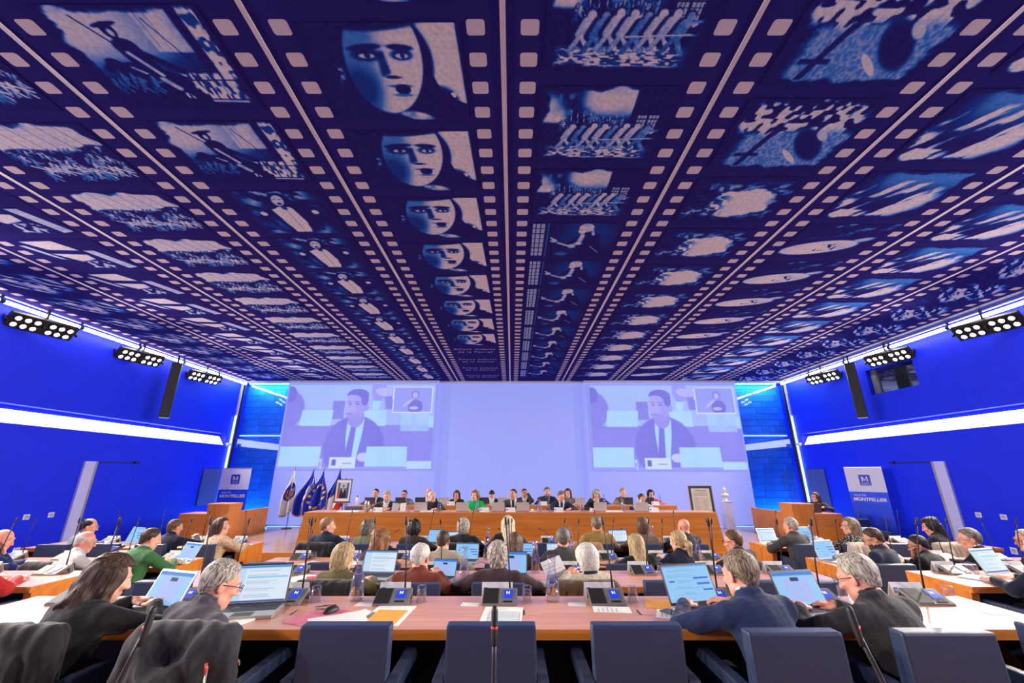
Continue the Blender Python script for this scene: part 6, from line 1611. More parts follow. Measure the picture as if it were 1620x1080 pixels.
# front row
person('woman with wavy dark brown hair in a black sweater at the front desk', -2.40, py(1, 0.20), Z1, -14, 30, 2, 0, -22, 20, 0, 0.93, 'f', C_['black'], cloth('mustard', (0.30, 0.17, 0.04)), ('wavy', 'dkbrown'), 'fair', 'type', near=2)
person('grey-haired man in glasses and charcoal fleece, leaning at the front desk', -1.80, py(1, 0.22), Z1, -24, 32, 4, 0, -22, 22, 0, 0.92, 'm', C_['fleece'], None, ('short', 'grey'), 'pink', {-1: (-0.10, 0.40, 0.74), 1: (0.30, 0.22, 0.68)}, 'dark', C_['fleece'], near=2, fat=1.05)
person('man in a navy suit typing on a laptop at the front desk', 1.36, py(1, 0.20), Z1, 8, 27, -2, 0, 12, 14, 0, 0.94, 'm', C_['navy'], C_['navy'], ('short', 'saltbrown'), 'pink', {-1: (-0.26, 0.46, 0.80), 1: (0.08, 0.47, 0.80)}, None, SHW, near=2, fat=1.0)
person('broad grey-haired man in a charcoal suit and glasses at the front desk', 2.06, py(1, 0.20), Z1, 12, 28, -3, 0, 18, 22, 0, 0.93, 'm', C_['charcoal'], None, ('short', 'grey'), 'pink', {-1: (-0.24, 0.44, 0.79), 1: (0.05, 0.44, 0.78)}, 'dark', C_['charcoal'], near=2, fat=1.14)
# second row
person('blond woman in an olive jacket with a laptop, second row', -1.53, py(2), Z2, -10, 18, 0, 0, -14, 14, 0, 0.90, 'f', C_['olive'], None, ('bob', 'blond'), 'fair', 'desk', None, C_['olive'], near=1)
person('white-haired man in a rust jacket with a tablet, second row', -0.84, py(2), Z2, -6, 20, 0, 0, -8, 16, 0, 0.90, 'm', C_['rust'], None, ('short', 'white'), 'pink', 'hold', None, C_['rust'], near=1, fat=1.05)
person('person with curly grey hair in a plum sweater, second row', -0.13, py(2), Z2, 0, 20, 0, 0, 8, 18, 0, 0.91, 'm', C_['plum'], None, ('shag', 'grey'), 'pink', 'wide', near=1, fat=1.12)
person('white-haired woman in a cream knit and navy scarf, second row', 0.70, py(2), Z2, 8, 16, -2, 0, 12, 14, 0, 0.89, 'f', C_['cream'], None, ('whitebob', 'white'), 'pink', 'hold', None, None, near=1, scarf=C_['dnavy'], fat=1.05)
# third row
person('woman with long auburn hair in a navy blazer, third row', -1.63, py(3), Z3, -8, 10, 0, 0, -18, 8, 0, 0.96, 'f', C_['dnavy'], None, ('wavy', 'auburn'), 'fair', 'fold', near=1)
person('man with dark cropped hair in a beige jacket, third row', -0.86, py(3), Z3, -4, 12, 0, 0, -4, 16, 0, 0.95, 'm', C_['beige'], None, ('crop', 'dkbrown'), 'tan', 'desk', None, SHW, near=1)
person('woman with long brown hair in a brown cardigan, third row', 0.03, py(3), Z3, -4, 10, 0, 0, 0, 10, 0, 0.93, 'f', C_['brownj'], None, ('straight', 'brown'), 'fair', 'type', near=1)
person('grey-haired man in a charcoal jacket with a laptop, third row', 0.63, py(3), Z3, 0, 10, 0, 0, 0, 10, 0, 0.97, 'm', C_['dgrey'], None, ('short', 'dkgrey'), 'tan', 'desk', None, C_['dgrey'], near=1, fat=1.08)
person('woman with long straight blond hair in black, third row', 1.58, py(3), Z3, 8, 14, -4, 0, 10, 14, 6, 0.92, 'f', C_['black'], None, ('straight', 'blond'), 'fair', 'desk', near=1)
person('woman with a blond ponytail in a navy jacket, third row', 2.10, py(3), Z3, 14, 12, -2, 0, 18, 10, 0, 0.95, 'f', C_['dnavy'], None, ('pony', 'blond'), 'fair', 'hold', near=1)
person('man with slicked brown hair and glasses in a dark suit, third row end', 2.90, py(3), Z3, 24, 22, -6, 0, 38, 12, 0, 0.97, 'm', C_['charcoal'], None, ('short', 'brown'), 'pink', 'desk', 'dark', C_['charcoal'], near=1, fat=1.05)
# fourth row
person('young ginger-haired man in a navy jacket looking right, fourth row', -2.86, py(4), Z4, -8, 4, 0, 0, -60, 2, 0, 0.96, 'm', C_['dnavy'], None, ('quiff', 'ginger'), 'fair', 'desk', None, C_['plum'])
person('woman with short dark grey hair in a sage top, fourth row', -2.24, py(4), Z4, -6, 8, 0, 0, -30, 6, 0, 0.93, 'f', C_['sage'], None, ('shag', 'dkgrey'), 'fair', 'desk')
person('woman with dark curly hair in brown, fourth row', -1.53, py(4), Z4, 0, 10, 0, 0, 10, 10, 0, 0.93, 'f', C_['brownj'], None, ('curly', 'black'), 'fair', {-1: 'cheek', 1: (0.17, 0.44, 0.775)})
person('grey-haired man in black over a black coat, fourth row', -0.76, py(4), Z4, 0, 10, 0, 0, 0, 8, 0, 0.95, 'm', C_['black'], None, ('shag', 'grey'), 'pink', 'desk', None, SHW)
person('woman with long platinum hair, fourth row', -0.06, py(4), Z4, 0, 6, 0, 0, 0, 4, 0, 0.98, 'f', C_['black'], None, ('long', 'platinum'), 'fair', 'desk')
person('ash-blond man in a camel jacket, fourth row', 1.32, py(4), Z4, 0, 5, 0, 0, -6, 4, 0, 0.98, 'm', C_['camel'], None, ('short', 'saltbrown'), 'pink', 'desk', None, C_['camel'])
person('woman with brown hair in a taupe jacket, fourth row', 2.03, py(4), Z4, -8, 8, 0, 0, -10, 6, 0, 0.96, 'f', C_['taupe'], None, ('bob', 'brown'), 'fair', 'desk', None, C_['taupe'])
person('bald man in a dark suit with white collar, fourth row', 2.68, py(4), Z4, 8, 6, 0, 0, 10, 8, 0, 0.95, 'm', C_['charcoal'], None, ('bald', 'grey'), 'pink', 'desk', None, SHW)
# left wing
person('dark-haired woman in a cream floral jacket in the left wing', -4.55, py(4), Z4, -20, 6, 2, 0, -52, 0, 0, 0.96, 'f', C_['floral'], None, ('long', 'dkbrown'), 'fair', 'desk', None, C_['floral'], near=1, extra='sunglasses')
person('short-haired man in a dark navy jacket in the left wing', -5.32, py(4), Z4, -12, 14, 0, 0, -14, 8, 0, 0.95, 'm', C_['dnavy'], None, ('crop', 'brown'), 'tan', {-1: (-0.2, 0.4, 0.775), 1: (0.14, 0.42, 0.90)}, None, C_['dnavy'])
person('balding man in a blue-grey shirt at the far left desk', -6.70, py(4), Z4, -26, 14, 0, 0, -30, 12, 0, 0.96, 'm', C_['bluegrey'], None, ('balding', 'black'), 'pink', 'type', 'light')
person('dark-haired man in a green sweater in the left wing', -4.58, py(3), Z3, -22, 16, 2, 0, -14, 16, 0, 0.98, 'm', C_['green'], None, ('crop', 'dkbrown'), 'fair', 'type', None, SHW, near=1, fat=1.06)
person('bald man in a white shirt and glasses in the left wing', -5.36, py(3), Z3, -36, 14, 0, 0, -30, 14, 0, 0.95, 'm', C_['white'], None, ('fringe', 'white'), 'pink', 'hold', 'light', SHW, near=1)
person('bald man in a blue sweater resting his cheek, far left', -6.42, py(3), Z3, -34, 16, 0, 0, -34, 16, 0, 0.97, 'm', C_['royal'], None, ('bald', 'grey'), 'pink', {1: 'cheek', -1: (-0.1, 0.42, 0.775)}, near=1)
person('person in a red sweater at the near left edge', -4.80, py(2), Z2, -8, 12, 0, 0, 0, 10, 0, 0.96, 'f', C_['red'], None, ('bob', 'brown'), 'fair', 'desk', near=1)
# right wing
person('grey-haired man in a charcoal suit between two laptops in the right wing', 4.38, py(4), Z4, 14, 10, 0, 0, 14, 10, 0, 0.96, 'm', C_['dgrey'], None, ('short', 'grey'), 'pink', 'desk', None, C_['dgrey'], fat=1.08)
person('woman with long blond hair and a black floral blouse, right wing', 5.26, py(4), Z4, 30, 4, 0, 0, 42, 2, 0, 0.96, 'f', C_['bfloral'], None, ('long', 'saltbrown'), 'fair', 'desk', 'dark', near=1)
person('dark-haired woman with pinned braids in black, far right wing', 6.66, py(4), Z4, 30, 16, 0, 0, 30, 16, 0, 0.96, 'f', C_['black'], None, ('braids', 'black'), 'tan', 'desk')
person('bearded man in glasses and navy suit looking down, right wing', 4.56, py(3), Z3, 26, 14, 0, 0, 30, 24, 0, 0.98, 'm', C_['dnavy'], None, ('crop', 'dkbrown'), 'tan', 'lap', 'dark', C_['dnavy'], near=1, extra='beard', fat=1.03)
person('dark-haired man in black resting his face on his hand, right wing', 5.18, py(3), Z3, 22, 24, 0, 0, 30, 20, 0, 0.93, 'm', C_['black'], None, ('crop', 'black'), 'tan', {-1: 'cheek', 1: (0.1, 0.42, 0.775)}, 'dark', near=1)
person('grey-haired man in a black suit and glasses, right wing', 5.80, py(3), Z3, 34, 18, 0, 0, 28, 10, 0, 0.98, 'm', C_['black'], None, ('short', 'dkgrey'), 'pink', 'desk', 'light', SHW, near=1, fat=1.1)
person('man in glasses at the right edge of the picture', 6.42, py(3), Z3, 40, 12, 0, 0, 30, 8, 0, 0.96, 'm', C_['dnavy'], None, ('short', 'grey'), 'pink', 'desk', 'dark', near=1)
person('person in a dark navy suit at the near right edge', 4.72, py(2), Z2, 20, 10, 0, 0, 0, 8, 0, 0.98, 'm', C_['dnavy'], None, ('short', 'brown'), 'fair', 'desk', None, SHW, near=1)
# presidency: facing the hall
YD = 10.98
def dais(label, x, hy=0, hp=6, arms='desk', yaw=0, lean=8, y=YD, **k):
    return person(label, x, y, ZP, 180 + yaw, lean, 0, 0, hy, hp, 0, k.pop('sc', 0.97) * 1.025, arms=arms, deskz=0.82, **k)
TIE = cloth('dark_tie', (0.015, 0.016, 0.03))
dais('grey-bearded man in a dark jacket and open white shirt on the dais', -3.10, 6, 20, sex='m', top=C_['charcoal'], hair=('short', 'grey'), skin='pink', shirt=SHW, extra='beard')
dais('white-haired man in a dark suit turning right on the dais', -1.98, 40, 2, sex='m', top=C_['black'], hair=('short', 'white'), skin='fair', shirt=C_['plum'], sc=0.96)
dais('woman with auburn hair in a bright green top on the dais', -0.92, -28, 0, sex='f', top=C_['bgreen'], hair=('bob', 'auburn'), skin='fair', sc=0.98)
dais('man in a dark grey suit and tie at the centre of the dais', 0.03, -28, 0, sex='m', top=C_['dgrey'], hair=('crop', 'dkbrown'), skin='tan', shirt=SHW, tie=TIE, sc=1.01, extra=None)
dais('man in glasses, navy suit and tie writing on the dais', 1.22, 10, 24, sex='m', top=C_['dnavy'], hair=('short', 'saltbrown'), skin='pink', shirt=SHW, tie=TIE, glasses='light')
dais('woman with curly grey hair in black on the dais', 2.08, 0, 14, {1: (0.2, 0.4, 0.775), -1: 'mouth'}, sex='f', top=C_['black'], hair=('curly', 'grey'), skin='fair', glasses='dark')
dais('woman in a striped white blouse holding her brow on the dais', 3.20, 0, 22, {1: 'brow', -1: (-0.15, 0.42, 0.775)}, lean=14, sex='f', top=C_['stripe'], hair=('pony', 'dkbrown'), skin='tan', sc=0.93)
YR = 12.78
rear = 'on the rear row'
dais('dark-haired man in a black suit with lanyard %s' % rear, -3.95, 0, 6, y=YR, sex='m', top=C_['dnavy'], hair=('crop', 'black'), skin='tan', shirt=SHW, tie=TIE)
dais('young man in glasses and grey jacket %s' % rear, -3.12, 0, 8, y=YR, sex='m', top=C_['grey'], hair=('crop', 'black'), skin='tan', shirt=SHW, glasses='dark', sc=0.94)
dais('bald man behind the white-haired man %s' % rear, -2.42, 0, 4, y=YR, sex='m', top=C_['charcoal'], hair=('fringe', 'brown'), skin='pink', shirt=SHW, sc=0.98)
dais('dark-haired woman with a hand at her mouth %s' % rear, -1.60, -8, 14, {-1: 'mouth', 1: (0.15, 0.42, 0.775)}, y=YR, sex='f', top=C_['brownj'], hair=('long', 'dkbrown'), skin='tan', sc=0.93)
dais('man bowing his head over papers %s' % rear, -0.58, 0, 48, y=YR, lean=14, sex='m', top=C_['dnavy'], hair=('crop', 'black'), skin='fair', shirt=SHW, sc=0.95)
dais('man shading his eyes with a hand %s' % rear, 0.36, 0, 14, {-1: 'brow', 1: (0.15, 0.42, 0.775)}, y=YR, sex='m', top=C_['charcoal'], hair=('crop', 'black'), skin='tan', shirt=SHW, sc=0.97)
dais('man with a beard in a navy jacket %s' % rear, 1.02, 4, 8, y=YR, sex='m', top=C_['dnavy'], hair=('short', 'dkgrey'), skin='fair', shirt=C_['bluegrey'], extra='beard', sc=1.0)
dais('woman with dark hair in grey behind the navy suit %s' % rear, 1.62, -20, 8, y=YR, sex='f', top=C_['grey'], hair=('long', 'dkbrown'), skin='fair', sc=0.97)
dais('person hidden behind the curly-haired woman %s' % rear, 2.46, 0, 6, y=YR, sex='m', top=C_['navy'], hair=('crop', 'black'), skin='tan', sc=0.96)
dais('short blond-haired woman in a tan patterned jacket %s' % rear, 3.22, 0, 8, {-1: 'mouth', 1: (0.15, 0.42, 0.775)}, y=YR, sex='f', top=C_['tan'], hair=('short', 'blond'), skin='fair', sc=0.98)
dais('dark-haired person in glasses and a red sweater %s' % rear, 4.02, 4, 10, y=YR, sex='f', top=C_['red'], hair=('shag', 'black'), skin='fair', glasses='dark', sc=0.94)
dais('woman with dark hair in a brown jacket behind the right lectern', 7.90, -36, 4, 'desk', -40, 6, 11.42, sex='f', top=C_['brownj'], hair=('long', 'dkbrown'), skin='fair', glasses='dark', shirt=C_['plum'], sc=0.93)
# their chairs
for i, xx in enumerate((-3.10, -1.98, -0.92, 0.03, 1.22, 2.08, 3.20)):
    place(CHAIR, 'conference_chair', 'dark chair at the presidency desk, %s occupied from the left' % ORD[i], 'chair', (xx, YD + 0.05, ZP), R(180), 'podium chairs')
RX = (-3.95, -3.12, -2.42, -1.60, -0.58, 0.36, 1.02, 1.62, 2.46, 3.22, 4.02)
for i, xx in enumerate(RX):
    place(CHAIR, 'conference_chair', 'dark chair on the rear podium row, %s from the left' % (ORD + ['tenth', 'eleventh'])[i], 'chair', (xx, YR + 0.05, ZP), R(180), 'podium chairs')

# ---- coats over chair backs
def coat(label, x, y, z, m, seed, w=0.27, drop=0.42, near=0, hood=False, yaw=0):
    vox = 0.011 if near else 0.016
    f = Field((-0.46, -0.50, 0.16), (0.46, 0.16, 1.0), vox)
    f.rbox((0, -0.20, 0.86 - drop / 2), (w, 0.085, drop / 2 + 0.01), 0.05, 0.03)
    f.cone((-w * 0.82, -0.22, 0.835), (w * 0.82, -0.22, 0.835), 0.036, 0.036, 0.04)
    rs = random.Random(seed)
    for s in (-1, 1):
        f.cone((s * (w - 0.02), -0.24, 0.80), (s * (w + 0.06 + 0.03 * rs.random()), -0.26, 0.80 - drop * 0.8), 0.05, 0.045, 0.04)
        f.cone((s * w * 0.55, -0.29, 0.74), (s * (w * 0.72), -0.31, 0.86 - drop), 0.03, 0.05, 0.05)
    if hood:
        f.cone((-0.12, -0.28, 0.82), (0.0, -0.34, 0.66), 0.05, 0.05, 0.05).cone((0.14, -0.28, 0.82), (0.0, -0.34, 0.66), 0.05, 0.05, 0.05).ell((0, -0.31, 0.83), (0.085, 0.05, 0.07), 0.03, None, 'sub').cone((-0.17, -0.22, 0.845), (0.14, -0.22, 0.85), 0.042, 0.042, 0.04)
    n = sines(seed, 6, (34, 20, 9)); n2 = sines(seed + 5, 5, (60, 30, 22))
    n3 = sines(seed + 2, 4, (60, 34, 12)); f.warp(lambda X, Y, Z: (np.abs(n(X, Y, Z)) - 0.25) * 0.036 * np.clip((0.92 - Z) * 3, 0.25, 1) + n2(X, Y, Z) * 0.004 + (np.abs(n3(X, Y, Z)) - 0.25) * 0.014)
    f.rbox((0, -0.195, 0.50), (0.212, 0.05, 0.335), 0.01, 0.008, None, 'sub')
    v, fc = f.net()
    e = empty('draped_coat', (x, y, z), R(yaw)); tag(e, label, 'coat')
    ob('fabric', mesh('coat', v, fc, m, True), e)
    if hood:
        ob('zip', MB().tube([(0.20, -0.335, 0.76), (0.215, -0.36, 0.68), (0.205, -0.365, 0.60)], 0.005, 6).me('zip', M_SILVER, True), e); ob('zip_pull', MB().tube([(0.198, -0.342, 0.775), (0.201, -0.345, 0.735)], 0.006, 6).me('zp', M_RED, True), e)
    return e
KB = cloth('coat_black', (0.013, 0.013, 0.014)); KG = cloth('coat_grey', (0.030, 0.030, 0.036))
coat('black jacket draped over the chair at the bottom left corner', -2.32, py(1, -0) - 0.17, Z1, KB, 3, 0.225, 0.62, 1)
coat('dark grey hooded jacket with a zip pocket over a front-row chair', -1.50, py(1, -0) - 0.17, Z1, KG, 8, 0.225, 0.56, 1, True)
coat('black jacket over the chair of the blond woman, second row', -1.50, py(2, 0) - 0.17, Z2, KB, 4, 0.25, 0.40, 1)
coat('brown jacket over the chair of the white-haired woman, second row', 0.60, py(2, 0) - 0.17, Z2, cloth('coat_brown', (0.085, 0.045, 0.025)), 5, 0.25, 0.40, 1)
coat('black coat over the chair of the ginger-haired man, fourth row', -2.90, py(4, 0) - 0.17, Z4, KB, 6, 0.27, 0.42)
coat('black coat over the chair of the grey-haired man, fourth row', -0.80, py(4, 0) - 0.17, Z4, KB, 7, 0.27, 0.44)
coat('dark jacket over the chair of the charcoal-jacketed man, third row', 0.60, py(3, 0) - 0.17, Z3, KB, 9, 0.26, 0.36)
coat('tan scarf over the chair of the camel-jacketed man, fourth row', 1.22, py(4, 0) - 0.17, Z4, cloth('coat_tan', (0.36, 0.22, 0.12)), 10, 0.10, 0.30)
coat('dark jacket over the end chair of the third row', 2.75, py(3, 0) - 0.17, Z3, cloth('coat_slate', (0.03, 0.028, 0.045)), 11, 0.26, 0.30)
coat('dark grey coat over the chair of the bald man in white', -5.38, py(3, 0) - 0.17, Z3, KG, 12, 0.26, 0.34)
coat('beige coat spread over the chair of the braided woman', 6.58, py(4, 0) - 0.17, Z4, cloth('coat_beige', (0.42, 0.36, 0.27)), 13, 0.30, 0.40)
coat('cream cardigan over the chair of the floral-bloused woman', 5.22, py(4, 0) - 0.17, Z4, C_['cream'], 14, 0.24, 0.32)

# ================================================================== THINGS ON THE DESKS
def top(r, x, back, dz=0.0): return (x, ROWS[r][1] - back, ROWS[r][2] + DT + dz)
# front desk
laptop('open laptop with a mail page between grey-haired man and carafe', top(1, -1.60, 0.38), R(12), 0, 'dark', 18, 1.12)
laptop('laptop in front of the woman in black', top(1, -2.24, 0.40), R(-18), 2, 'silver', 26, 1.0)
laptop('large laptop used by the man in the navy suit', top(1, 1.20, 0.36), R(14), 1, 'dark', 24, 1.12)
laptop('laptop before the broad man in charcoal', top(1, 1.86, 0.40), R(10), 2, 'dark', 26)
place(CARAFE, 'water_carafe', 'water carafe with an orange print left of the front console', 'carafe', top(1, -1.04, 0.10), R(-6), 'carafes')
place(CARAFE, 'water_carafe', 'water carafe with an orange print in the middle of the front desk', 'carafe', top(1, 0.27, 0.12), R(4), 'carafes')
PINK = pm('pink_folder', (0.75, 0.20, 0.30), 0.7); ORF = pm('orange_folder', (0.80, 0.36, 0.05), 0.7, 0.06)
def rsheet(*a, **k): return sheet(*a, **k)
sheet('pink folder under the mouse on the front desk', top(1, -1.12, 0.44), R(-24), 0.24, 0.32, PINK, 0.003, 'folder', 'folder', False)
sheet('white sheet fanned right of the pink folder', top(1, -1.0, 0.50, 0.003), R(-58), 0.21, 0.297, None, 0.002, lines=False)
sheet('second white sheet fanned under the first, front desk', top(1, -0.93, 0.47, 0.0), R(-40), 0.21, 0.297, None, 0.002, lines=False)
sheet('white sheet beneath the orange card on the front desk', top(1, -0.74, 0.40), R(-4), 0.24, 0.36, None, 0.002, lines=False)
sheet('orange card lying on white paper on the front desk', top(1, -0.74, 0.44, 0.002), R(-4), 0.18, 0.25, ORF, 0.002, 'card', 'card', False)
sheet('white paper with pale blue card, middle of the front desk', top(1, -0.06, 0.42), R(-4), 0.24, 0.34, None, 0.002)
sheet('pale blue card on the middle paper', top(1, -0.05, 0.46, 0.0045), R(-4), 0.17, 0.22, pm('pale_blue_card', (0.55, 0.62, 0.64), 0.7), 0.0015, 'card', 'card', False)
sheet('printed sheet before the right-middle console, front desk', top(1, 0.62, 0.30), R(84), 0.12, 0.23, None, 0.002)
sheet('orange envelope beside the navy-suited man', top(1, 1.0, 0.20), R(76), 0.20, 0.27, ORF, 0.004, 'envelope', 'envelope', False)
sheet('patterned leaflet beneath a phone on the front desk', top(1, 0.98, 0.40), R(70), 0.16, 0.22, None, 0.002)
place(PHONE, 'smartphone', 'black smartphone on the leaflet beside the navy-suited man', 'phone', top(1, 0.97, 0.39, 0.003), R(30))
place(PHONE, 'smartphone', 'phone beside the laptop of the woman in black', 'phone', top(1, -2.42, 0.46), R(-70))
for i, (x, lab) in enumerate(((-0.95, 'second carafe place'), (-0.27, 'middle console'), (0.42, 'right of the middle carafe'), (1.06, 'orange envelope'))):
    sheet('small white slip with green edge near the %s, front desk' % lab, top(1, x, 0.19), R(-6), 0.115, 0.075, None, 0.001, 'paper_slip', 'paper', False)
sheet('notebook page by the grey-haired man', top(1, -1.62, 0.55), R(-20), 0.21, 0.25, None, 0.008)
sheet('paper pair behind the grey-haired man', top(1, -1.66, 0.22), R(-30), 0.21, 0.20, None, 0.002)
sheet('loose sheet at the right end of the front desk', top(1, 2.25, 0.52), R(-30), 0.21, 0.28, None, 0.002, lines=False)
f = Field((-0.05, -0.07, -0.01), (0.05, 0.07, 0.05), 0.005); f.ell((0, 0, 0.008), (0.030, 0.054, 0.028), 0.01).cut(lambda X, Y, Z: -Z + 0 * X, 0.005)
v, fc = f.net(); e = empty('computer_mouse', top(1, -1.10, 0.36, 0.003), R(-30)); tag(e, 'black computer mouse on the pink folder', 'mouse'); ob('shell', mesh('mouse', v, fc, M_CONSK, True), e); ob('wheel', MB().tube([(-0.003, 0.025, 0.033), (0.003, 0.025, 0.033)], 0.006, 8).me('wheel', M_DARK), e)
def cable(label, pts, m=M_CONSK, r=0.003):
    return tag(ob('cable', MB().tube(pts, r, 6).me('cable', m, True)), label, 'cable')
zt = DT + 0.004
cable('black cable curled beside the mail-page laptop', [(-1.24, 2.98, zt), (-1.18, 3.02, zt), (-1.12, 2.99, zt + 0.012), (-1.10, 2.94, zt), (-1.15, 2.92, zt + 0.006), (-1.22, 2.95, zt)])
cable('white charging cable beside the navy-suited man', [(1.0, 2.93, zt), (1.06, 2.99, zt), (1.12, 2.92, zt), (1.05, 2.86, zt + 0.004), (1.14, 2.84, zt)], M_CARD)
# second desk
laptop('bright laptop before the blond woman in olive, second desk', top(2, -1.33, 0.36), R(-4), 0, 'dark', 20, 1.05)
laptop('laptop before the curly-haired person in plum', top(2, -0.02, 0.34), R(-4), 2, 'dark', 22)
laptop('tablet-sized screen held by the man in rust', top(2, -0.68, 0.40), R(-12), 2, 'dark', 22, 0.75)
place(CARAFE, 'water_carafe', 'water carafe on the second desk beside the man in rust', 'carafe', top(2, -0.46, 0.34), 0, 'carafes')
place(CARAFE, 'water_carafe', 'water carafe on the second desk beside the plum sweater', 'carafe', top(2, 0.24, 0.10), 0, 'carafes')
sheet('papers under the first console of the second desk', top(2, -2.02, 0.34), R(-24), 0.21, 0.28, None, 0.004, lines=False)
sheet('red-edged folder left of the blond woman', top(2, -1.88, 0.30), R(-70), 0.10, 0.20, pm('red_folder', (0.75, 0.06, 0.08), 0.6), 0.006, 'folder', 'folder', False)
sheet('white note right of the plum sweater, second desk', top(2, 0.30, 0.52), R(6), 0.15, 0.12, None, 0.003, lines=False)
sheet('sheet of paper held up by the white-haired woman', top(2, 0.42, 0.42, 0.06), R(10), 0.21, 0.28, None, 0.002).rotation_euler = (R(55), R(-15), R(20))
place(PHONE, 'smartphone', 'phone beside the man in rust on the second desk', 'phone', top(2, -0.47, 0.52), R(-50))
place(PHONE, 'smartphone', 'phone left of the white-haired woman', 'phone', top(2, 0.42, 0.52), R(80))
# third desk
laptop('laptop before the beige-jacketed man, third desk', top(3, -0.62, 0.36), R(-6), 1, 'dark', 18)
laptop('laptop before the charcoal-jacketed man, third desk', top(3, 0.63, 0.33), R(0), 0, 'dark', 18)
laptop('laptop before the long brown-haired woman, third desk', top(3, 0.12, 0.34), R(-6), 1, 'dark', 18)
place(CARAFE, 'water_carafe', 'water carafe on the third desk beside the brown-haired woman', 'carafe', top(3, -0.02 + 0.32, 0.40), 0, 'carafes')
place(CARAFE, 'water_carafe', 'water carafe on the third desk left of the long brown hair', 'carafe', top(3, -0.35, 0.10), 0, 'carafes')
place(CARAFE, 'water_carafe', 'water carafe on the third desk right of the ponytail', 'carafe', top(3, 2.52, 0.20), 0, 'carafes')
place(CUP, 'coffee_cup', 'white coffee cup and saucer on the third desk', 'cup', top(3, 0.40, 0.38), R(200))
sheet('paper under the coffee cup area of the third desk', top(3, 0.34, 0.55), 0, 0.28, 0.2, None, 0.003)
sheet('white sheet at the left end of the third desk', top(3, -2.55, 0.42), R(-20), 0.30, 0.21, None, 0.003, lines=False)
sheet('sheet left of the blond woman in olive, third desk', top(3, -2.1, 0.40), R(10), 0.26, 0.2, None, 0.003, lines=False)
sheet('papers between the two blond women on the third desk', top(3, 1.80, 0.36), R(-10), 0.35, 0.28, None, 0.02, 'paper_stack', 'papers', False)
place(PHONE, 'smartphone', 'black phone left of the straight blond hair, third desk', 'phone', top(3, 1.16, 0.5), R(70))
cable('looped black cable on the third desk', [(-0.42, 6.05, -0.3 + zt), (-0.30, 5.90, -0.3 + zt), (-0.16, 5.92, -0.3 + zt), (-0.12, 6.08, -0.3 + zt), (-0.2, 6.2, -0.3 + zt)])
# fourth desk
laptop('laptop before the dark curly-haired woman, fourth desk', top(4, -1.28, 0.34), R(-10), 1, 'dark', 18)
laptop('laptop left of the grey-haired man, fourth desk', top(4, -0.98, 0.30), R(6), 0, 'dark', 18, 0.85)
laptop('laptop left of the taupe jacket, fourth desk', top(4, 1.80, 0.34), R(6), 0, 'dark', 18)
place(CARAFE, 'water_carafe', 'water carafe on the fourth desk left of the platinum hair', 'carafe', top(4, -0.40, 0.22), 0, 'carafes')
place(CARAFE, 'water_carafe', 'water carafe on the fourth desk left of the camel jacket', 'carafe', top(4, 0.98, 0.25), 0, 'carafes')
place(CARAFE, 'water_carafe', 'water carafe on the fourth desk right of the taupe jacket', 'carafe', top(4, 2.36, 0.22), 0, 'carafes')
place(CUP, 'coffee_cup', 'coffee cup on the fourth desk beside the grey-haired man', 'cup', top(4, -0.50, 0.40), R(20))
sheet('books and papers left of the grey-haired man, fourth desk', top(4, -1.05, 0.52), R(5), 0.30, 0.2, None, 0.03, 'paper_stack', 'papers', False)
sheet('papers right of the grey-haired man, fourth desk', top(4, -0.45, 0.56), R(5), 0.26, 0.18, None, 0.02, 'paper_stack', 'papers', False)
sheet('purple folder beside the camel jacket', top(4, 1.05, 0.45), R(10), 0.26, 0.2, pm('purple_folder', (0.35, 0.2, 0.55), 0.7), 0.015, 'folder', 'folder', False)
sheet('sheet held beside the ponytail', (2.22, 7.0, 0.50), R(20), 0.21, 0.28, None, 0.002).rotation_euler = (R(50), R(10), R(10))
sheet('white paper before the ginger-haired man', top(4, -2.62, 0.5), R(8), 0.3, 0.2, None, 0.012, 'paper_stack', 'papers', False)
# left wing
laptop('laptop before the navy-jacketed man, left wing far desk', top(4, -5.02, 0.34), R(-8), 1, 'silver', 16, 1.1)
laptop('laptop before the balding man, far left', top(4, -6.42, 0.34), R(-24), 1, 'silver', 18, 1.15)
laptop('laptop before the green sweater', top(3, -4.42, 0.36), R(-22), 2, 'silver', 26, 1.05)
sheet('white sheets on the near left wing desk', top(2, -4.78, 0.42), R(-20), 0.30, 0.2, None, 0.002, lines=False)
sheet('spread papers at the left picture edge', top(2, -5.15, 0.34), R(30), 0.3, 0.22, None, 0.003, lines=False)
sheet('white sheet before the floral jacket', top(4, -4.48, 0.42), R(4), 0.4, 0.22, None, 0.003, lines=False)
place(CARAFE, 'water_carafe', 'water carafe between the bald man in white and the green sweater', 'carafe', top(3, -5.0, 0.12), 0, 'carafes')
tumbler('drinking glass near the navy-jacketed man, left wing', top(4, -5.0, 0.04))
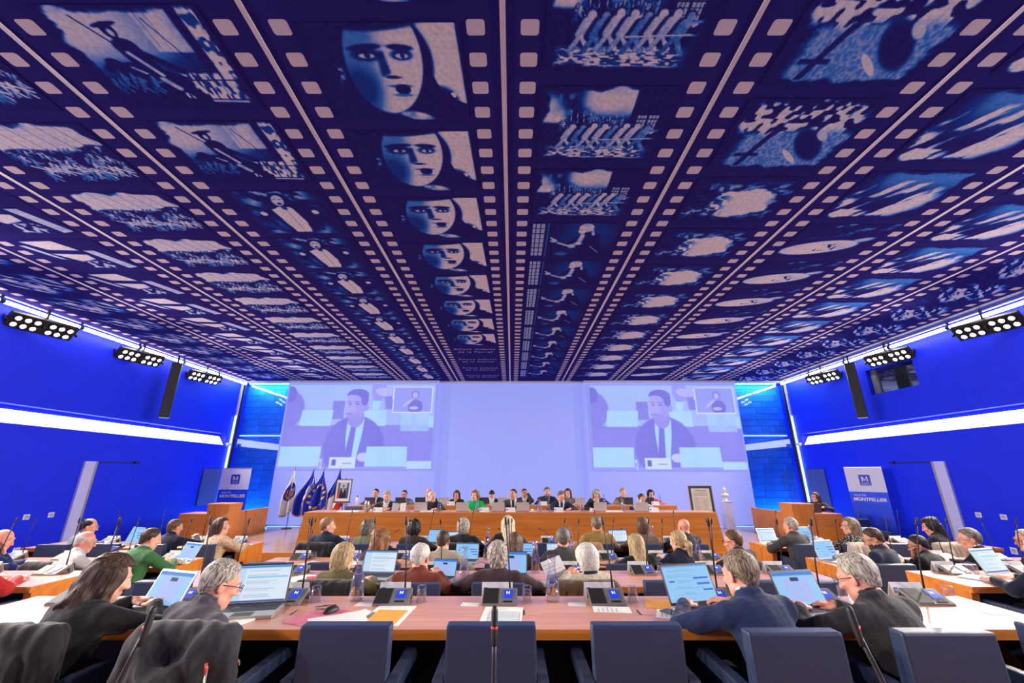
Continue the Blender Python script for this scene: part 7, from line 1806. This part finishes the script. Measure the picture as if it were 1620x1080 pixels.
place(PHONE, 'smartphone', 'blue phone held by the bald man in white', 'phone', (-5.08, 5.86, 0.62), R(-60)).rotation_euler = (R(30), R(-20), R(-60))
sheet('blue booklet stood before the bald man in white', top(3, -5.26, 0.34), R(-20), 0.13, 0.02, pm('blue_booklet', (0.06, 0.10, 0.45), 0.6), 0.19, 'booklet', 'booklet', False)
place(CUP, 'coffee_cup', 'white cup beside the laptop of the green sweater', 'cup', top(3, -4.55 + 0.32, 0.44), 0)
# right wing
laptop('laptop left of the charcoal-suited man, right wing far desk', top(4, 4.34, 0.30), R(8), 0, 'silver', 18, 1.05)
laptop('laptop right of the charcoal-suited man, right wing far desk', top(4, 4.95, 0.30), R(10), 1, 'silver', 18, 1.15)
laptop('laptop at the vacant far right-wing place', top(4, 6.0, 0.30), R(14), 1, 'silver', 18, 1.1)
laptop('laptop before the bearded man in navy, right wing', top(3, 4.32, 0.30), R(16), 1, 'silver', 18, 1.1)
laptop('silver laptop on the near right-wing desk', top(2, 4.85, 0.34), R(16), 0, 'silver', 24, 1.12)
sheet('blue-edged folder with papers on the near right-wing desk', top(2, 4.52, 0.40), R(35), 0.24, 0.34, pm('blue_folder', (0.05, 0.30, 0.55), 0.6), 0.006, 'folder', 'folder', False)
sheet('white papers lying on the blue-edged folder', top(2, 4.50, 0.38, 0.006), R(30), 0.23, 0.32, None, 0.006, lines=False)
sheet('papers and file at the aisle end of the far right-wing desk', top(4, 4.22, 0.42), R(20), 0.2, 0.3, pm('manila', (0.7, 0.58, 0.3), 0.7), 0.02, 'file', 'folder', False)
sheet('white sheet beside the carafe of the far right-wing desk', top(4, 5.05, 0.5), R(10), 0.3, 0.2, None, 0.003, lines=False)
place(CARAFE, 'water_carafe', 'water carafe beside the floral-bloused woman', 'carafe', top(4, 5.22 - 0.1, 0.1), 0, 'carafes')
place(CARAFE, 'water_carafe', 'water carafe beside the dark man resting his face', 'carafe', top(3, 5.0, 0.15), 0, 'carafes')
tumbler('glass beside the silver laptop, near right-wing desk', top(2, 4.66, 0.10))
